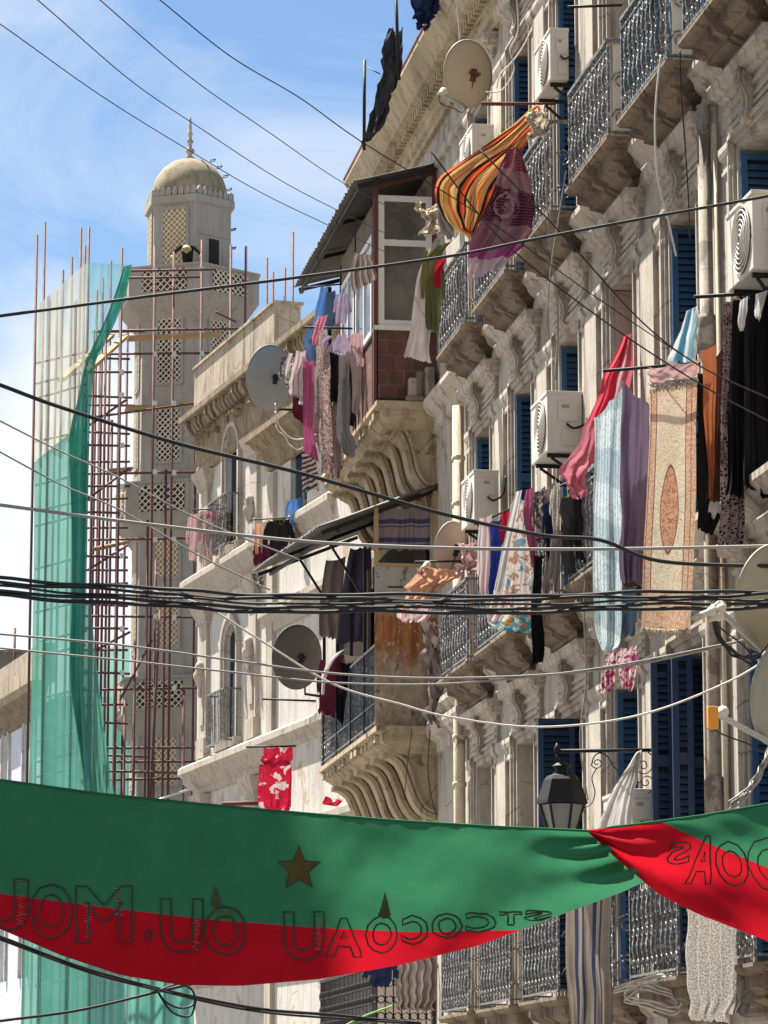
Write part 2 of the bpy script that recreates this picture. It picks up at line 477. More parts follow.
M['dish_pink'] = paint('pinkish dish enamel', (0.48, 0.37, 0.31), 0.5, wear=(0.30, 0.2, 0.15), wear_at=0.7, scale=4)
M['steel'] = paint('galvanised steel', (0.50, 0.49, 0.47), 0.4, wear=(0.3, 0.25, 0.2), wear_at=0.65, metal=0.3)
M['lnb'] = paint('ivory plastic', (0.62, 0.56, 0.45), 0.5)
M['lnb_orange'] = paint('orange plastic', (0.75, 0.30, 0.03), 0.45)
M['pipe'] = stucco('grey drain pipe', (0.40, 0.36, 0.30), stain=(0.12, 0.10, 0.08), peel=(0.22, 0.19, 0.16), peel_at=0.52, streak=0.6, grime=0.8)
M['conduit'] = stucco('cream conduit', (0.64, 0.55, 0.42), peel_at=0.7)
# brick infill, rust panel
_m = NT('painted brick infill'); _b = _m.n('ShaderNodeTexBrick')
_b.inputs['Scale'].default_value = 1.0; _b.inputs['Brick Width'].default_value = 0.21; _b.inputs['Row Height'].default_value = 0.19
_b.inputs['Mortar Size'].default_value = 0.011; _b.inputs['Color1'].default_value = (0.17, 0.062, 0.045, 1); _b.inputs['Color2'].default_value = (0.11, 0.045, 0.036, 1)
_b.inputs['Mortar'].default_value = (0.15, 0.115, 0.09, 1)
_m.l(_m.mapping((1, 1, 1), rot=(math.pi / 2, 0, 0)), _b.inputs['Vector'])
_c = _m.mix(_m.ramp(_m.noise(5, 7, 0.7), [(0.38, 0.0), (0.62, 0.9)]), _b.outputs[0], (0.075, 0.045, 0.035))
_c = _m.mix(_m.ramp(_m.math('FRACT', _m.math('DIVIDE', _m.sep(_m.obj())[0], 0.09)), [(0.0, 1.0), (0.10, 0.0)], True), _c, (0.09, 0.05, 0.04))
M['brick'] = _m.bsdf(_c, 0.85, bump=_m.noise(20, 4, 0.6), bstr=0.4)
_m = NT('rusting sheet panel')
_z = _m.sep(_m.obj())[2]
_st = _m.noise(1.0, 8, 0.72, _m.mapping((9, 9, 0.8)))
_c = _m.ramp(_st, [(0.30, (0.07, 0.035, 0.02)), (0.45, (0.22, 0.075, 0.02)), (0.56, (0.30, 0.13, 0.045)), (0.66, (0.15, 0.08, 0.045)), (0.74, (0.42, 0.34, 0.26))])
_c2 = _m.ramp(_m.noise(3.0, 8, 0.75, _m.mapping((2, 2, 1))), [(0.30, (0.11, 0.08, 0.055)), (0.55, (0.30, 0.235, 0.17)), (0.75, (0.42, 0.36, 0.28))])
_lo = _m.math('MULTIPLY_ADD', _m.noise(2.5, 6, 0.7), 1.2, 7.65)
_f = _m.ramp(_m.math('SUBTRACT', _z, _lo), [(0.0, 0.0), (0.25, 1.0)])
_c = _m.mix(_f, _c2, _c)
_f2 = _m.ramp(_m.math('SUBTRACT', _z, _m.math('MULTIPLY_ADD', _m.noise(4, 6, 0.7), 0.5, 8.62)), [(0.0, 0.0), (0.12, 1.0)])
_c = _m.mix(_f2, _c, _m.ramp(_m.noise(4, 7, 0.7), [(0.3, (0.34, 0.335, 0.31)), (0.75, (0.22, 0.215, 0.2))]))
_c = _m.mix(_m.ramp(_m.noise(11, 9, 0.75, _m.mapping((1.6, 1.6, .9))), [(0.585, 0.0), (0.60, 0.85)]), _c, (0.40, 0.35, 0.28))
_c = _m.mix(_m.ramp(_m.noise(7, 9, 0.8, _m.mapping((1.2, 1.2, .7), (3, 5, 1))), [(0.57, 0.0), (0.60, 0.8)]), _c, (0.055, 0.035, 0.025))
M['rust_panel'] = _m.bsdf(_c, 0.75, bump=_st, bstr=0.3)
M['screen'] = paint('sky blue sheet', (0.16, 0.27, 0.36), 0.7, wear=(0.30, 0.38, 0.42), wear_at=0.6)
M['rope_green'] = paint('green rope', (0.2, 0.5, 0.12), .7)

# ================================================================== ground
g = MB(); g.quad((-1500, -300, 0), (1500, -300, 0), (1500, 2500, 0), (-1500, 2500, 0))
g.build('street', M['asphalt'], kind='structure')
g = MB(); g.box(5.0, 6.95, -5, 46.4, 0.004, 0.13); g.build('pavement', M['paving'], kind='structure')
g = MB(); g.box(-3.7, -2.6, -20, 60, 0.004, 0.13); g.build('far_pavement', M['paving'], kind='structure')

def recess_wall(F, mat, name, parent, s0, s1, z0, z1, openings, depth, arch=0.0):
    """one wall face with openings (s0, s1, z0, z1) cut through it and their reveals"""
    ss = sorted({s0, s1} | {o[0] for o in openings} | {o[1] for o in openings})
    zs = sorted({z0, z1} | {o[2] for o in openings} | {o[3] for o in openings})
    b = MB(F)
    for i in range(len(ss) - 1):
        for j in range(len(zs) - 1):
            sm, zm = (ss[i] + ss[i + 1]) / 2, (zs[j] + zs[j + 1]) / 2
            if any(o[0] < sm < o[1] and o[2] < zm < o[3] for o in openings): continue
            b.quad((ss[i], 0, zs[j]), (ss[i + 1], 0, zs[j]), (ss[i + 1], 0, zs[j + 1]), (ss[i], 0, zs[j + 1]))
    for a, c, d, e in openings:
        b.quad((a, 0, d), (a, -depth, d), (a, -depth, e), (a, 0, e))
        b.quad((c, 0, d), (c, 0, e), (c, -depth, e), (c, -depth, d))
        b.quad((a, 0, d), (c, 0, d), (c, -depth, d), (a, -depth, d))
        b.quad((a, 0, e), (a, -depth, e), (c, -depth, e), (c, 0, e))
        if arch:
            n = 10; r = (c - a) / 2; m = (a + c) / 2
            arc = [(m - r * math.cos(math.pi * k / n), e - arch + arch * math.sin(math.pi * k / n)) for k in range(n + 1)]
            for side in (0, 1):
                half = arc[:n // 2 + 1] if side == 0 else arc[n // 2:][::-1]
                corner = (a, e) if side == 0 else (c, e)
                poly = [corner] + half
                b.prism(poly, lambda p, q, t: (p, t, q), -0.003, -depth + 0.01)
    return b.build(name, mat, parent)

# ================================================================== main apartment building
XW = 6.95
F0 = Frame((XW, 0, 0), 0)                       # s = world y, o = towards the street (-x)
LV = [3.94, 7.77, 11.60]                        # balcony levels
PER, Y0W = 2.41, 37.65
WIN = [Y0W - PER * i for i in range(7)]         # window axes
TOP = 15.75
bld = thing('apartment_building', 'tall cream stucco apartment block with blue shutters, iron balconies and stacked enclosed corner balconies', 'building', (XW, 33.0, 0))
YE = 46.2
ops = []
OW = 0.52
for zf in LV:
    for c in WIN: ops.append((c - OW, c + OW, zf + 0.06, zf + 2.80))
for c in WIN: ops.append((c - 0.8, c + 0.8, 0.14, 3.0))
recess_wall(F0, M['wall'], 'wall', bld, 19.0, YE, 0, TOP, ops, 0.42)
b = MB(F0); b.box(19.0, YE, -9.0, -0.47, 0, TOP - 0.1)
b.quad((19.0, 0, 0), (19.0, -0.47, 0), (19.0, -0.47, TOP), (19.0, 0, TOP))
b.quad((YE, 0, 0), (YE, -0.47, 0), (YE, -0.47, TOP), (YE, 0, TOP))
b.quad((19.0, 0, TOP), (YE, 0, TOP), (YE, -9, TOP), (19.0, -9, TOP))
b.build('core', M['wall'], bld)

# -- cornice under the roof
CP = [(0.02, 15.05), (0.06, 15.05), (0.06, 15.13), (0.10, 15.16), (0.10, 15.27), (0.14, 15.30), (0.14, 15.42), (0.30, 15.46), (0.30, 15.52), (0.36, 15.60), (0.42, 15.72), (0.45, 15.78), (0.45, 15.84), (0.40, 15.90), (0.10, 15.93)]
b = MB(F0); b.molding(19.0, 45.7, CP)
k = 0
for i in range(int((45.5 - 26) / 0.17)):
    s = 26 + i * 0.17
    b.box(s, s + 0.09, 0.14, 0.225, 15.33, 15.45)
cor = b.build('roof_cornice', M['console'], bld)
b = MB(F0); b.box(20, 46.2, 0.36, 0.46, 15.845, 15.875); b.build('flashing', M['rust'], cor)
b = MB(F0)
b.molding(19, 46.1, [(0.0, 14.55), (0.05, 14.57), (0.05, 14.70), (0.0, 14.73)], ret=False)
b.build('frieze_band', M['trim'], bld)

# -- string courses at each floor
for zf in LV:
    b = MB(F0); b.molding(19.0, YE, [(0.0, zf - 0.42), (0.05, zf - 0.40), (0.05, zf - 0.26), (0.13, zf - 0.20), (0.21, zf - 0.11), (0.21, zf - 0.05), (0.0, zf - 0.02)], ret=False)
    b.build('string_course', M['trim'], bld)

# -- window surrounds, hoods, pilasters, shutters: one of each, then copies
def architrave(F, c, z0, z1, hw, wd=0.15):
    b = MB(F)
    for k, (w0, w1, o) in enumerate(((0.0, wd * 0.45, 0.035), (wd * 0.45, wd * 0.8, 0.06), (wd * 0.8, wd, 0.085))):
        b.box(c - hw - w1, c - hw - w0, 0.0, o, z0, z1 + w0)
        b.box(c + hw + w0, c + hw + w1, 0.0, o, z0, z1 + w0)
        b.box(c - hw - w1, c + hw + w1, 0.0, o, z1 + w0, z1 + w1)
    return b
def hood(F, c, z):
    """flat frieze with two fillets under a plain cornice"""
    b = MB(F)
    b.molding(c - 0.72, c + 0.72, [(0.045, z - 0.10), (0.045, z + 0.14), (0.075, z + 0.15), (0.075, z + 0.18), (0.055, z + 0.185), (0.055, z + 0.23), (0.11, z + 0.26), (0.11, z + 0.29), (0.165, z + 0.31), (0.175, z + 0.37), (0.19, z + 0.385), (0.19, z + 0.40), (0.0, z + 0.42)])
    for k in range(2): b.box(c - 0.74, c + 0.74, 0.045, 0.062, z - 0.02 + 0.07 * k, z + 0.015 + 0.07 * k)
    return b
def scroll_bracket(F, c, z):
    """flat S-shaped console carved on the frieze, a volute at each end"""
    b = MB(F)
    side = [(0.03, 0.0), (0.15, 0.0), (0.165, -0.03), (0.16, -0.09), (0.13, -0.15), (0.10, -0.22), (0.095, -0.28), (0.11, -0.33), (0.115, -0.38), (0.09, -0.415), (0.03, -0.415)]
    b.prism(side, lambda a, q, t: (t, a, z + q), c - 0.06, c + 0.06)
    def face(q):
        for (a0, q0), (a1, q1) in zip(side[1:], side[2:]):
            if q1 <= q <= q0 and q0 != q1: return a0 + (a1 - a0) * (q - q0) / (q1 - q0)
        return 0.11
    pts = []
    for k in range(14):                          # upper volute, shank, lower volute
        t = k / 13; r = 0.018 + 0.055 * t; an = -0.6 - 5.2 * (1 - t) + math.pi
        pts.append((0.03 + r * math.cos(an), -0.085 + r * math.sin(an)))
    for k in range(1, 8):
        t = k / 8; pts.append((0.03 - 0.06 + 0.125 * t + 0.0, -0.115 - 0.20 * t))
    for k in range(14):
        t = k / 13; r = 0.07 - 0.055 * t; an = 0.55 - 5.2 * t
        pts.append((0.035 + r * math.cos(an), -0.345 + r * math.sin(an)))
    b.tube([(c + a, face(max(-0.41, min(0, q))) + 0.008, z + q) for a, q in pts], 0.015, 5)
    for sx in (-0.06, 0.06):
        b.tube([(c + sx, a + 0.003, z + q) for a, q in side[1:-1]], 0.012, 5)
        for cy, cz, r0 in ((0.115, -0.06, 0.045), (0.075, -0.36, 0.035)):
            b.tube([(c + sx, cy + r0 * (1 - k / 12) * math.cos(k * 0.8), z + cz + r0 * (1 - k / 12) * math.sin(k * 0.8)) for k in range(11)], 0.009, 4)
    return b
def pilaster(F, c, z0, z1, hw=0.13):
    b = MB(F)
    b.box(c - hw, c + hw, 0, 0.06 if hw < .2 else 0.085, z0 + 0.30, z1 - 0.16)
    b.box(c - hw - 0.03, c + hw + 0.03, 0, 0.09, z0 + 0.0, z0 + 0.30)
    b.molding(c - hw, c + hw, [(0.06, z1 - 0.24), (0.078, z1 - 0.23), (0.078, z1 - 0.20), (0.066, z1 - 0.19), (0.066, z1 - 0.12), (0.09, z1 - 0.09), (0.10, z1 - 0.05), (0.10, z1 + 0.0), (0.0, z1)])
    return b
def shutter_leaf(mat, F, s_, o0, o1, z0, z1, along='o', panels=3):
    """a louvred leaf standing across the reveal (along o) at s = s_"""
    b = MB(F); t = 0.035
    def bx(a0, a1, y0, y1, zz0, zz1, mi=0):
        if along == 'o': b.box(y0, y1, a0, a1, zz0, zz1, mi)
        else: b.box(a0, a1, y0, y1, zz0, zz1, mi)
    st = 0.055
    bx(o0 + st, o1 - st, s_ - t * 0.12, s_ - t * 0.02, z0 + .02, z1 - .02, 1)
    bx(o0, o0 + st, s_ - t, s_, z0, z1); bx(o1 - st, o1, s_ - t, s_, z0, z1)
    hh = (z1 - z0)
    rails = [z0 + hh * k / panels for k in range(panels + 1)]
    for k, zz in enumerate(rails):
        bx(o0 + st, o1 - st, s_ - t + 0.003, s_ - 0.003, max(z0, zz - 0.05), min(z1, zz + 0.05))
    z = z0 + 0.07
    while z < z1 - 0.1:
        if all(abs(z + 0.02 - r_) > 0.065 for r_ in rails):
            a0, a1 = o0 + st, o1 - st
            p = [(-t * 0.75, -0.026), (-t * 0.5, -0.028), (t * 0.35, 0.022), (t * 0.15, 0.026)]
            b.prism(p, (lambda q, h, tt: (s_ - t / 2 + q, tt, z + 0.02 + h)) if along == 'o' else (lambda q, h, tt: (tt, s_ - t / 2 + q, z + 0.02 + h)), a0, a1)
        z += 0.062
    return b
c0 = WIN[0]; ZF0 = LV[1]
proto_arch = architrave(F0, c0, ZF0 + 0.06, ZF0 + 2.80, OW)
win_mats = {}
BLUEL = {(0, 2): 'navy', (0, 3): 'blue', (0, 4): 'navy', (0, 5): 'blue', (0, 6): 'navy',
         (1, 0): 'blue', (1, 1): 'blue', (1, 2): 'blue', (1, 4): 'blue', (1, 5): 'blue', (1, 6): 'blue',
         (2, 0): 'blue', (2, 1): 'blue', (2, 2): 'blue', (2, 4): 'blue', (2, 5): 'blue', (2, 6): 'blue'}
cache = {}
for fl, zf in enumerate(LV):
    for i, c in enumerate(WIN):
        off = (0, c - c0, zf - ZF0)
        kind = BLUEL.get((fl, i), 'none')
        key = ('win', kind)
        if (fl, i) in ((0, 0), (0, 1)): key = ('win', 'infill')
        if (fl, i) == (1, 3): key = ('win', 'pink')
        if (fl, i) == (2, 3): key = ('win', 'pvc')
        if key not in cache:
            b = MB(F0)
            if key[1] in ('infill', 'pink'):
                b.box(c0 - OW + .004, c0 + OW - .004, -0.30 if key[1] == 'infill' else -0.41, -0.16 if key[1] == 'infill' else -0.38, ZF0 + 0.07, ZF0 + 2.79)
                wdw = b.build('window', M[key[1]], bld)
                if key[1] == 'pink':
                    b = MB(F0); b.box(c0 + OW - 0.02, c0 + OW - 0.004, -0.37, -0.01, ZF0 + 0.07, ZF0 + 2.79); b.build('reveal_lining', M['pink'], wdw)
            else:
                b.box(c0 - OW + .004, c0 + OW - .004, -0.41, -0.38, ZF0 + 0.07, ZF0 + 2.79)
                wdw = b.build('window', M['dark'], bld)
                b = MB(F0)
                for a0, a1 in ((c0 - OW + .01, c0 - 0.01), (c0 + 0.01, c0 + OW - .01)):
                    b.box(a0, a0 + .07, -0.375, -0.33, ZF0 + .07, ZF0 + 2.78); b.box(a1 - .07, a1, -0.375, -0.33, ZF0 + .07, ZF0 + 2.78)
                    for zz in (0.07, 0.85, 1.9, 2.70): b.box(a0 + .07, a1 - .07, -0.372, -0.333, ZF0 + zz, ZF0 + zz + .08)
                b.build('window_frame', M['pvc'] if key[1] == 'pvc' else M['navy'], wdw)
                b = MB(F0); b.box(c0 - OW + .02, c0 + OW - .02, -0.362, -0.352, ZF0 + .1, ZF0 + 2.75); b.build('pane', M['glass'], wdw)
                if key[1] != 'pvc':
                    sh = shutter_leaf(None, F0, c0 + OW - 0.01, -0.33, 0.02 if kind == 'blue' else -0.01, ZF0 + 0.09, ZF0 + 2.77).build('shutter', M[kind], wdw)
            cache[key] = wdw; wdw.location += Vector(off)
        else:
            dup(cache[key], bld, (0, 0, 0)).location = Vector(off)
        for nm, fn, mt in (('architrave', lambda: proto_arch, 'trim'), ('window_hood', lambda: hood(F0, c0, ZF0 + 3.02), 'trim')):
            if nm not in cache:
                cache[nm] = fn().build(nm, M[mt], bld)
                if nm == 'window_hood': scroll_bracket(F0, c0, ZF0 + 3.30).build('scroll_bracket', M['trim'], cache[nm])
                cache[nm].location += Vector(off)
            else: dup(cache[nm], bld).location = Vector(off)
        for sd_ in (-1, 1, 2):
            cp_ = c0 + sd_ * 0.75 if sd_ < 2 else c0 + PER / 2
            if sd_ == 2 and i in (0, 5): continue
            key = 'pil%d' % sd_
            if key not in cache:
                cache[key] = pilaster(F0, cp_, ZF0 + 0.02, ZF0 + 2.90, 0.06 if sd_ < 2 else 0.27).build('pilaster' if sd_ < 2 else 'pier', M['trim'], bld)
                cache[key].location += Vector(off)
            else: dup(cache[key], bld).location = Vector(off)

# shutters of the first floor pushed out across the light, face on to the street
for c, kind, x0, x1, zt in ((WIN[2] - .45, 'navy', 0.0, 0.38, 2.75), (WIN[4] - 0.40, 'navy', -0.02, 0.17, 2.75)):
    shutter_leaf(None, F0, c + OW + 0.0, x0 + 0.01, x1, LV[0] + 0.1, LV[0] + zt).build('open_shutter', M[kind], bld)
sl = shutter_leaf(None, F0, WIN[4] + 0.35, 0.10, 0.30, LV[0] + 0.1, LV[0] + 2.75)
sl.build('open_shutter', M['navy'], bld)

# -- balcony slabs with iron railings
DB = 0.42                                        # how far the slab runs out
def slab(F, c, z, L=0.88, d=DB):
    b = MB(F)
    e = d - 0.06
    b.molding(c - L + 0.36, c + L - 0.36, [(0.08, z - 0.36), (0.12, z - 0.34), (0.12, z - 0.30), (0.22, z - 0.25), (0.22, z - 0.22), (d - 0.10, z - 0.17), (d - 0.10, z - 0.08), (d - 0.03, z - 0.065), (d, z - 0.03), (d, z), (0.0, z + 0.003)])
    return b
BAL_H = 0.94
def baluster(b, F, s, o, z, ax, h=BAL_H - 0.14):
    """bulbous cast iron baluster with rings beside it"""
    p = F(s, o, z)
    b.lathe([(0.008, 0), (0.011, .02), (0.008, .05), (0.008, h * .14), (0.024, h * .20), (0.034, h * .27), (0.03, h * .34), (0.014, h * .44), (0.009, h * .47), (0.020, h * .5), (0.009, h * .53), (0.012, h * .56), (0.028, h * .65), (0.03, h * .72), (0.018, h * .80), (0.008, h * .86), (0.008, h)], p, n=6, raw=True)
def ring(b, F, s, o, z, r, ax, th=0.007, n=9, q=4):
    pts = []
    for k in range(n):
        t = 2 * math.pi * k / n
        pts.append((s + r * math.cos(t), o, z + r * math.sin(t)) if ax == 's' else (s, o + r * math.cos(t), z + r * math.sin(t)))
    b.tube(pts, th, q, closed=True)
def scroll(b, F, s, o, z, r, ax, sg=1, th=0.007):
    pts = []
    for k in range(15):
        t = k / 14 * 3.6 * math.pi
        rr = r * (1 - 0.8 * k / 14)
        pts.append((s + sg * (rr * math.cos(t)), o, z + rr * math.sin(t)) if ax == 's' else (s, o + sg * rr * math.cos(t), z + rr * math.sin(t)))
    b.tube(pts, th, 4)
def railing(F, s0, s1, z, d, nb=10, sides=True, h=BAL_H):
    b = MB(F)
    o = d - 0.04
    b.box(s0, s1, o - 0.022, o + 0.022, z + h - 0.035, z + h)
    b.box(s0, s1, o - 0.012, o + 0.012, z + 0.045, z + 0.065)
    b.box(s0, s1, o - 0.012, o + 0.012, z + h - 0.115, z + h - 0.10)
    step = (s1 - s0) / nb
    for k in range(nb + 1):
        s = s0 + k * step
        if k in (0, nb): b.box(s - 0.012, s + 0.012, o - 0.012, o + 0.012, z, z + h - 0.035); continue
        baluster(b, F, s, o, z + 0.06, 's')
    for k in range(nb):
        s = s0 + (k + 0.5) * step
        for zz in (0.16, 0.42, 0.56, 0.74):
            ring(b, F, s, o, z + zz, 0.036, 's')
        ring(b, F, s, o, z + h - 0.068, 0.028, 's')
        b.bar((s, o, z + 0.06), (s, o, z + h - 0.11), 0.007, 0.007)
    if sides:
        for s in (s0, s1):
            b.box(s - 0.018, s + 0.018, 0.03, o - 0.022, z + h - 0.033, z + h - 0.002)
            b.box(s - 0.012, s + 0.012, 0.03, o - 0.012, z + 0.045, z + 0.065)
            for zz, sg in ((0.2, 1), (0.36, -1), (0.55, 1), (0.74, -1)):
                scroll(b, F, s, 0.2 + 0.06 * sg, z + zz, 0.09, 'o', sg)
            b.box(s - 0.01, s + 0.01, 0.04, 0.06, z, z + h - 0.033)
    return b
bal0 = None
for fl, zf in enumerate(LV):
    for i, c in enumerate(WIN):
        off = Vector((0, c - c0, zf - ZF0))
        if bal0 is None:
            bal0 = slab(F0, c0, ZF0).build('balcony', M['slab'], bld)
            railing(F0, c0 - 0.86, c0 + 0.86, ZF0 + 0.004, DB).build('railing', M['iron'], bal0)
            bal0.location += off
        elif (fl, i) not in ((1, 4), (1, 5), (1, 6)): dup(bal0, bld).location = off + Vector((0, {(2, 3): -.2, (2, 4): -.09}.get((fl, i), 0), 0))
# sheets tied behind two of the upper railings
for c in (WIN[4] - .09, WIN[5]):
    b = MB(F0); b.box(c - 0.8, c + 0.8, DB - 0.105, DB - 0.097, LV[2] + 0.05, LV[2] + 0.9)
    b.build('privacy_screen', M['screen'] if 'screen' in M else M['glass_blue'], bld)
for c in (WIN[3] - .2, WIN[4] - .09):
    b = MB(F0); b.box(c - 0.84, c - 0.835, 0.05, DB - 0.09, LV[2] + 0.02, LV[2] + 0.90)
    b.build('side_panel', M['ac'], bld)

# ------------------------------------------------------------------ the corner of enclosed balconies, one above the other
YB = 41.0                                        # the end that faces down the street
XB = 6.16                                        # how far it hangs out
DBY = XW - XB
BE = 46.1
ZB = [7.51, 11.55]
for k, zb in enumerate(ZB):
    b = MB(F0)
    b.molding(YB + 0.62, BE - 0.79, [(0.55, zb - 0.33), (0.62, zb - 0.31), (0.62, zb - 0.25), (0.68, zb - 0.20), (DBY - 0.08, zb - 0.18), (DBY - 0.08, zb - 0.09), (DBY, zb - 0.06), (DBY, zb), (0, zb + 0.003)])
    for q in range(16):        # broken edge stones
        s = YB + 0.12 + q * 0.31 + random.uniform(-.03, .03)
        b.box(s, s + random.uniform(.14, .24), DBY - 0.085, DBY - 0.085 + random.uniform(.03, .075), zb - 0.175, zb - 0.095)
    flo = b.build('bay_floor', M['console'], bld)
    # rows of big S-shaped consoles
    S_ = smooth_line([Vector((a, q, 0)) for a, q in ((0.66, -0.33), (0.56, -0.35), (0.44, -0.45), (0.35, -0.65), (0.27, -0.86), (0.15, -1.02), (0.0, -1.08))], 4)
    if k == 1: S_ = smooth_line([Vector((a, q, 0)) for a, q in ((0.68, -0.40), (0.60, -0.31), (0.46, -0.34), (0.36, -0.55), (0.28, -0.86), (0.14, -1.04), (0.0, -1.04))], 4)
    line = [(p.x, p.y) for p in S_]
    for q in range(7):
        s = YB + 0.06 + q * 0.72
        b = MB(F0)
        b.strip(line, lambda a, h, t: (t, a + 0.02, zb + h), 0.06, s, s + 0.26)
        poly = [(0.0, -0.30)] + [(0.66, -0.30)] + line
        b.prism(poly, lambda a, h, t: (t, a, zb + h), s + 0.05, s + 0.21)
        b.strip([(a * 0.8, h * 0.93 - 0.02) for a, h in line], lambda a, h, t: (t, a + 0.02, zb + h), 0.035, s - 0.015, s + 0.275)
        b.build('scroll_console', M['console'], flo)
    b = MB(F0)                                   # plaster mass they grow out of
    prof = [(0.0, -1.45), (0.04, -1.2), (0.09, -1.0), (0.16, -0.75), (0.26, -0.5), (0.5, -0.31)]
    b.molding(YB + 0.55, BE - 0.5, [(a, zb + h) for a, h in prof])
    b.build('console_mass', M['console'], flo)
# moulding that carries on round the main wall beside each bay
for zb in ZB:
    b = MB(F0); b.molding(38.9, YB - 0.3, [(0.0, zb - 0.35), (0.06, zb - 0.33), (0.06, zb - 0.22), (0.16, zb - 0.14), (0.18, zb - 0.06), (0.18, zb), (0, zb + 0.02)], ret=True)
    b.build('return_moulding', M['trim'], bld)

# upper one: brick parapet, white window frames, tin roof
zu = ZB[1]
up = MB(F0).box(YB, YB + 0.12, 0.0, DBY - 0.03, zu + 0.004, zu + 0.93).build('brick_parapet', M['brick'], bld)
b = MB(F0); b.box(YB - 0.025, YB + 0.14, -0.0, DBY, zu + 0.93, zu + 0.985); b.build('coping', M['pvc'], up)
b = MB(F0); b.box(YB - 0.02, YB - 0.002, 0.0, DBY - 0.02, zu + 0.02, zu + 0.06); b.build('rail', M['iron_dark'], up)
fr = MB(F0)
zt = 14.22
def frame_rect(b, o0, o1, z0, z1, w_, y0, y1):
    b.box(y0, y1, o0, o0 + w_, z0, z1); b.box(y0, y1, o1 - w_, o1, z0, z1)
    b.box(y0 + .002, y1 - .002, o0 + w_, o1 - w_, z0, z0 + w_); b.box(y0 + .002, y1 - .002, o0 + w_, o1 - w_, z1 - w_, z1)
frame_rect(fr, 0.06, DBY - 0.05, zu + 0.99, zt, 0.075, YB + 0.01, YB + 0.08)
fr.box(YB + 0.012, YB + 0.078, 0.135, DBY - 0.125, zu + 2.02, zu + 2.10)
wf = fr.build('window', M['pvc'], bld)
b = MB(F0); b.box(YB + 0.035, YB + 0.045, 0.13, DBY - 0.12, zu + 1.06, zt - 0.07); b.build('pane', M['glass'], wf)
b = MB(F0)
b.box(YB, YB + 0.06, DBY - 0.045, DBY + 0.01, zu + 0.0, zt + 0.2)
b.box(YB + 0.0, YB + 0.06, 0.0, 0.05, zu + 0.985, zt + 0.3)
b.bar((YB + 0.03, 0.0, zt + 0.33), (YB + 0.03, DBY + 0.02, zt + 0.1), 0.05, 0.05)
b.build('red_posts', M['rust'], bld)
t = thing('broken_block', 'broken grey concrete blocks left on the ledge under the brick parapet', 'rubble', tuple(at(421, 402, YB - .12)))
for k, (x0, x1, y0, y1) in enumerate(((409, 417, 378, 399), (417, 427, 372, 396), (425, 434, 368, 398), (406, 434, 397, 404))):
    p, q = at(x0, y1, YB - .14), at(x1, y0, YB - .14)
    b = MB(); b.box(p.x, q.x, YB - .16 - .02 * k, YB - .02 - .003 * k, max(p.z, zu + .002 + .001 * k), q.z); b.build('block', M['slab' if k % 2 else 'pipe'], t, bevel=.012)
# street side: two glazed sections with posts
for j, (a0, a1) in enumerate(((YB + 0.35, YB + 1.75), (YB + 1.9, YB + 3.1))):
    b = MB(F0)
    zt2 = zu + 2.25
    for o_ in (DBY - 0.07,):
        b.box(a0, a0 + .07, o_, o_ + .06, zu + 0.95, zt2); b.box(a1 - .07, a1, o_, o_ + .06, zu + 0.95, zt2)
        b.box(a0 + .07, a1 - .07, o_ + .002, o_ + .058, zu + 0.95, zu + 1.02); b.box(a0 + .07, a1 - .07, o_ + .002, o_ + .058, zt2 - .07, zt2)
        b.box((a0 + a1) / 2 - .03, (a0 + a1) / 2 + .03, o_ + .003, o_ + .057, zu + 1.02, zt2 - .07)
    wf = b.build('window', M['pvc'], bld)
    b = MB(F0); b.box(a0 + .05, a1 - .05, DBY - 0.045, DBY - 0.035, zu + 1.0, zt2 - .05); b.build('pane', M['glass_blue'], wf)
    b = MB(F0); b.box(a0, a1, DBY - 0.09, DBY - 0.02, zt2 + 0.003, zu + 2.62); b.build('timber_fascia', M['brown_wall'], wf)
b = MB(F0)
for s in (YB + 0.25, YB + 1.82, YB + 3.2, YB + 4.4, BE - 0.1):
    MB(F0).box(s - .025, s + .025, DBY - 0.06, DBY - 0.01, zu, zu + 2.55).build('post', M['iron_dark'], bld)
b.box(YB + .1, BE, DBY - 0.055, DBY - 0.015, zu + 0.90, zu + 0.945)
b.build('rail', M['iron_dark'], bld)
b = MB(F0); b.box(YB + 0.3, YB + 3.2, DBY - 0.05, DBY - 0.03, zu + 0.02, zu + 0.89); b.build('street_parapet', M['brick'], bld)
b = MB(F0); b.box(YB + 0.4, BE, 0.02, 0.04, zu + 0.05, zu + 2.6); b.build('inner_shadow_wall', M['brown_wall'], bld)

def corrugated(pts4, n, amp, th=0.012, parent=None, name='tin_roof', mat=None, tilt_noise=0.01):
    """sheet between near edge (a->b) and far edge (d->c); ridges run from wall to eave"""
    a, b_, c, d = [Vector(p) for p in pts4]
    m = MB(); cols = n * 4; vs = []; fs = []
    nrm = (b_ - a).cross(d - a).normalized()
    for i in range(cols + 1):
        t = i / cols
        p = a.lerp(d, t); q = b_.lerp(c, t)
        h = amp * math.sin(t * n * 2 * math.pi)
        for k in range(5):
            u = k / 4
            vs.append(p.lerp(q, u) + nrm * (h + tilt_noise * mnoise.noise(Vector((t * 6, u * 3, 1.3)))) + (q - p).normalized() * (0.02 * mnoise.noise(Vector((t * 40, 5, 2))) if k == 4 else 0))
    for i in range(cols):
        for k in range(4): fs.append((i * 5 + k, i * 5 + k + 1, i * 5 + 6 + k, i * 5 + 5 + k))
    m.add(vs, fs, 0, True, raw=True)
    return m.build(name, mat or M['tin'], parent, solid=th, fix=False)
n0 = at(437, 163, YB - 0.15); n1 = at(353, 181, YB - 0.15)
f1 = atX(294, 287, n1.x + 0.0)
f0 = Vector((n0.x, f1.y, f1.z + (n0.z - n1.z)))
